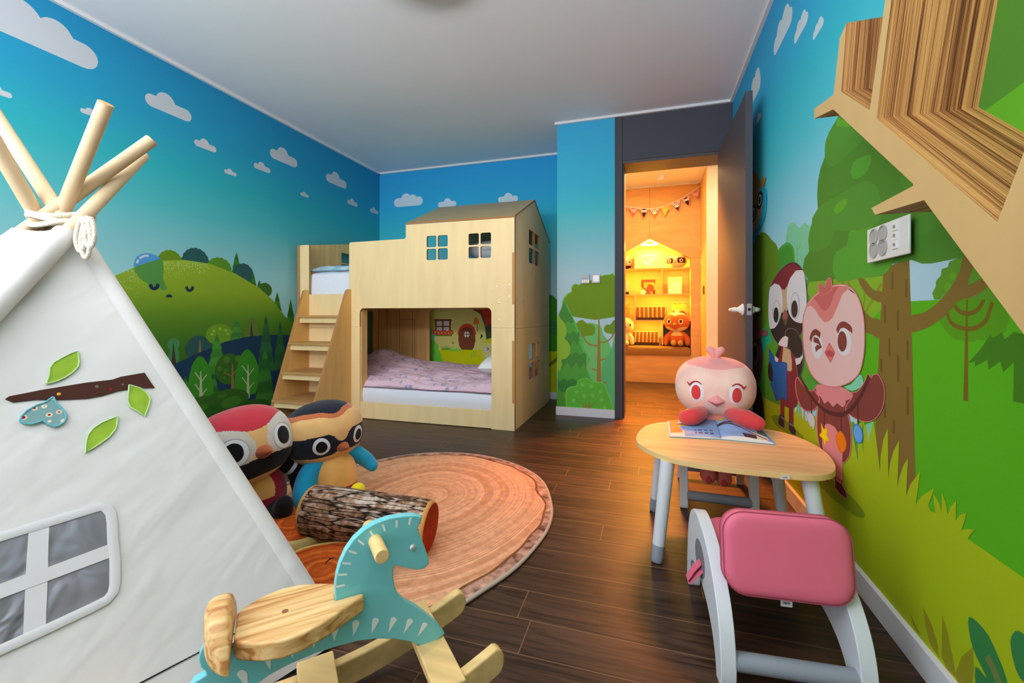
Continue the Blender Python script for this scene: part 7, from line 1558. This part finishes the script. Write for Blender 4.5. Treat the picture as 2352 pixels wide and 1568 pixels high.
# ================================================================ light and camera
def area(name, loc, rot, sx, sy, power, color):
    l = bpy.data.lights.new(name, 'AREA'); l.shape = 'RECTANGLE'; l.size, l.size_y = sx, sy; l.energy = power; l.color = color
    o = bpy.data.objects.new(name, l); COL.objects.link(o); o.location = loc; o.rotation_euler = rot; return o
# daylight through the balcony window behind the camera (set before the left panes only, to darken the bed's right side)
area('daylight_window', (-1.85, -.99, 1.3), (math.radians(90), 0, 0), 1.5, 1.8, 31, (.95, .97, 1.0))
# added unseen uplight behind the camera, brightens the ceiling
area('ceiling_uplight_fill', (-1.0, -.75, 1.5), (math.radians(150), 0, 0), 2.4, .5, 88, (.98, .97, .98))
# fill glow added under the ceiling lamp, which itself is unlit
l = bpy.data.lights.new('ceiling_lamp_fill', 'AREA'); l.shape = 'DISK'; l.size = .44; l.energy = 7; l.color = (1, .97, .92)
o = bpy.data.objects.new('ceiling_lamp_fill', l); COL.objects.link(o); o.location = (-.94, 1.59, ZC - .075)
# hall lights and the amber strip inside the reading nook
area('hall_lamp', (.05, 4.6, ZC - .03), (0, 0, 0), .4, .3, 11, (1, .66, .34))
area('hall_spill_fill', (.05, 3.98, 2.2), (math.radians(-14), 0, 0), .5, .12, 105, (1, .25, .035))  # added unseen tilted light for the orange spill through the doorway
bpy.data.lights['hall_spill_fill'].spread = math.radians(90)
area('hall_glow', (.0, 4.9, 2.25), (0, 0, 0), .5, .3, 3.5, (1, .45, .10))
area('hall_lamp_far', (1.2, 4.2, ZC - .03), (0, math.radians(20), 0), .3, .3, 15, (1, .92, .8))
area('nook_strip', (.03, YN + .11, 1.648), (0, 0, 0), .2, .08, 15, (1, .70, .08))
for i, z in enumerate((S1, S2, S3)): area('shelf_strip', (.03, YN + .05, z - .016), (math.radians(12), 0, 0), .84, .012, 6, (1, .55, .04))
w = bpy.data.worlds.new('world'); SC.world = w; w.use_nodes = True
w.node_tree.nodes['Background'].inputs['Color'].default_value = (.75, .85, 1, 1); w.node_tree.nodes['Background'].inputs['Strength'].default_value = .8
cam = bpy.data.cameras.new('camera'); co = bpy.data.objects.new('camera', cam); COL.objects.link(co)
cam.sensor_width = 36; cam.lens = 36 * F / 2352; cam.clip_start = .02
cam.shift_x = 0; cam.shift_y = -(784 - V0) / 2352
co.location = (0, 0, HC); co.rotation_euler = (math.radians(90), 0, YAW)
SC.camera = co
SC.view_settings.view_transform = 'Standard'; SC.view_settings.look = 'None'; SC.view_settings.exposure = 0; SC.view_settings.gamma = 1; SC.view_settings.use_curve_mapping = False
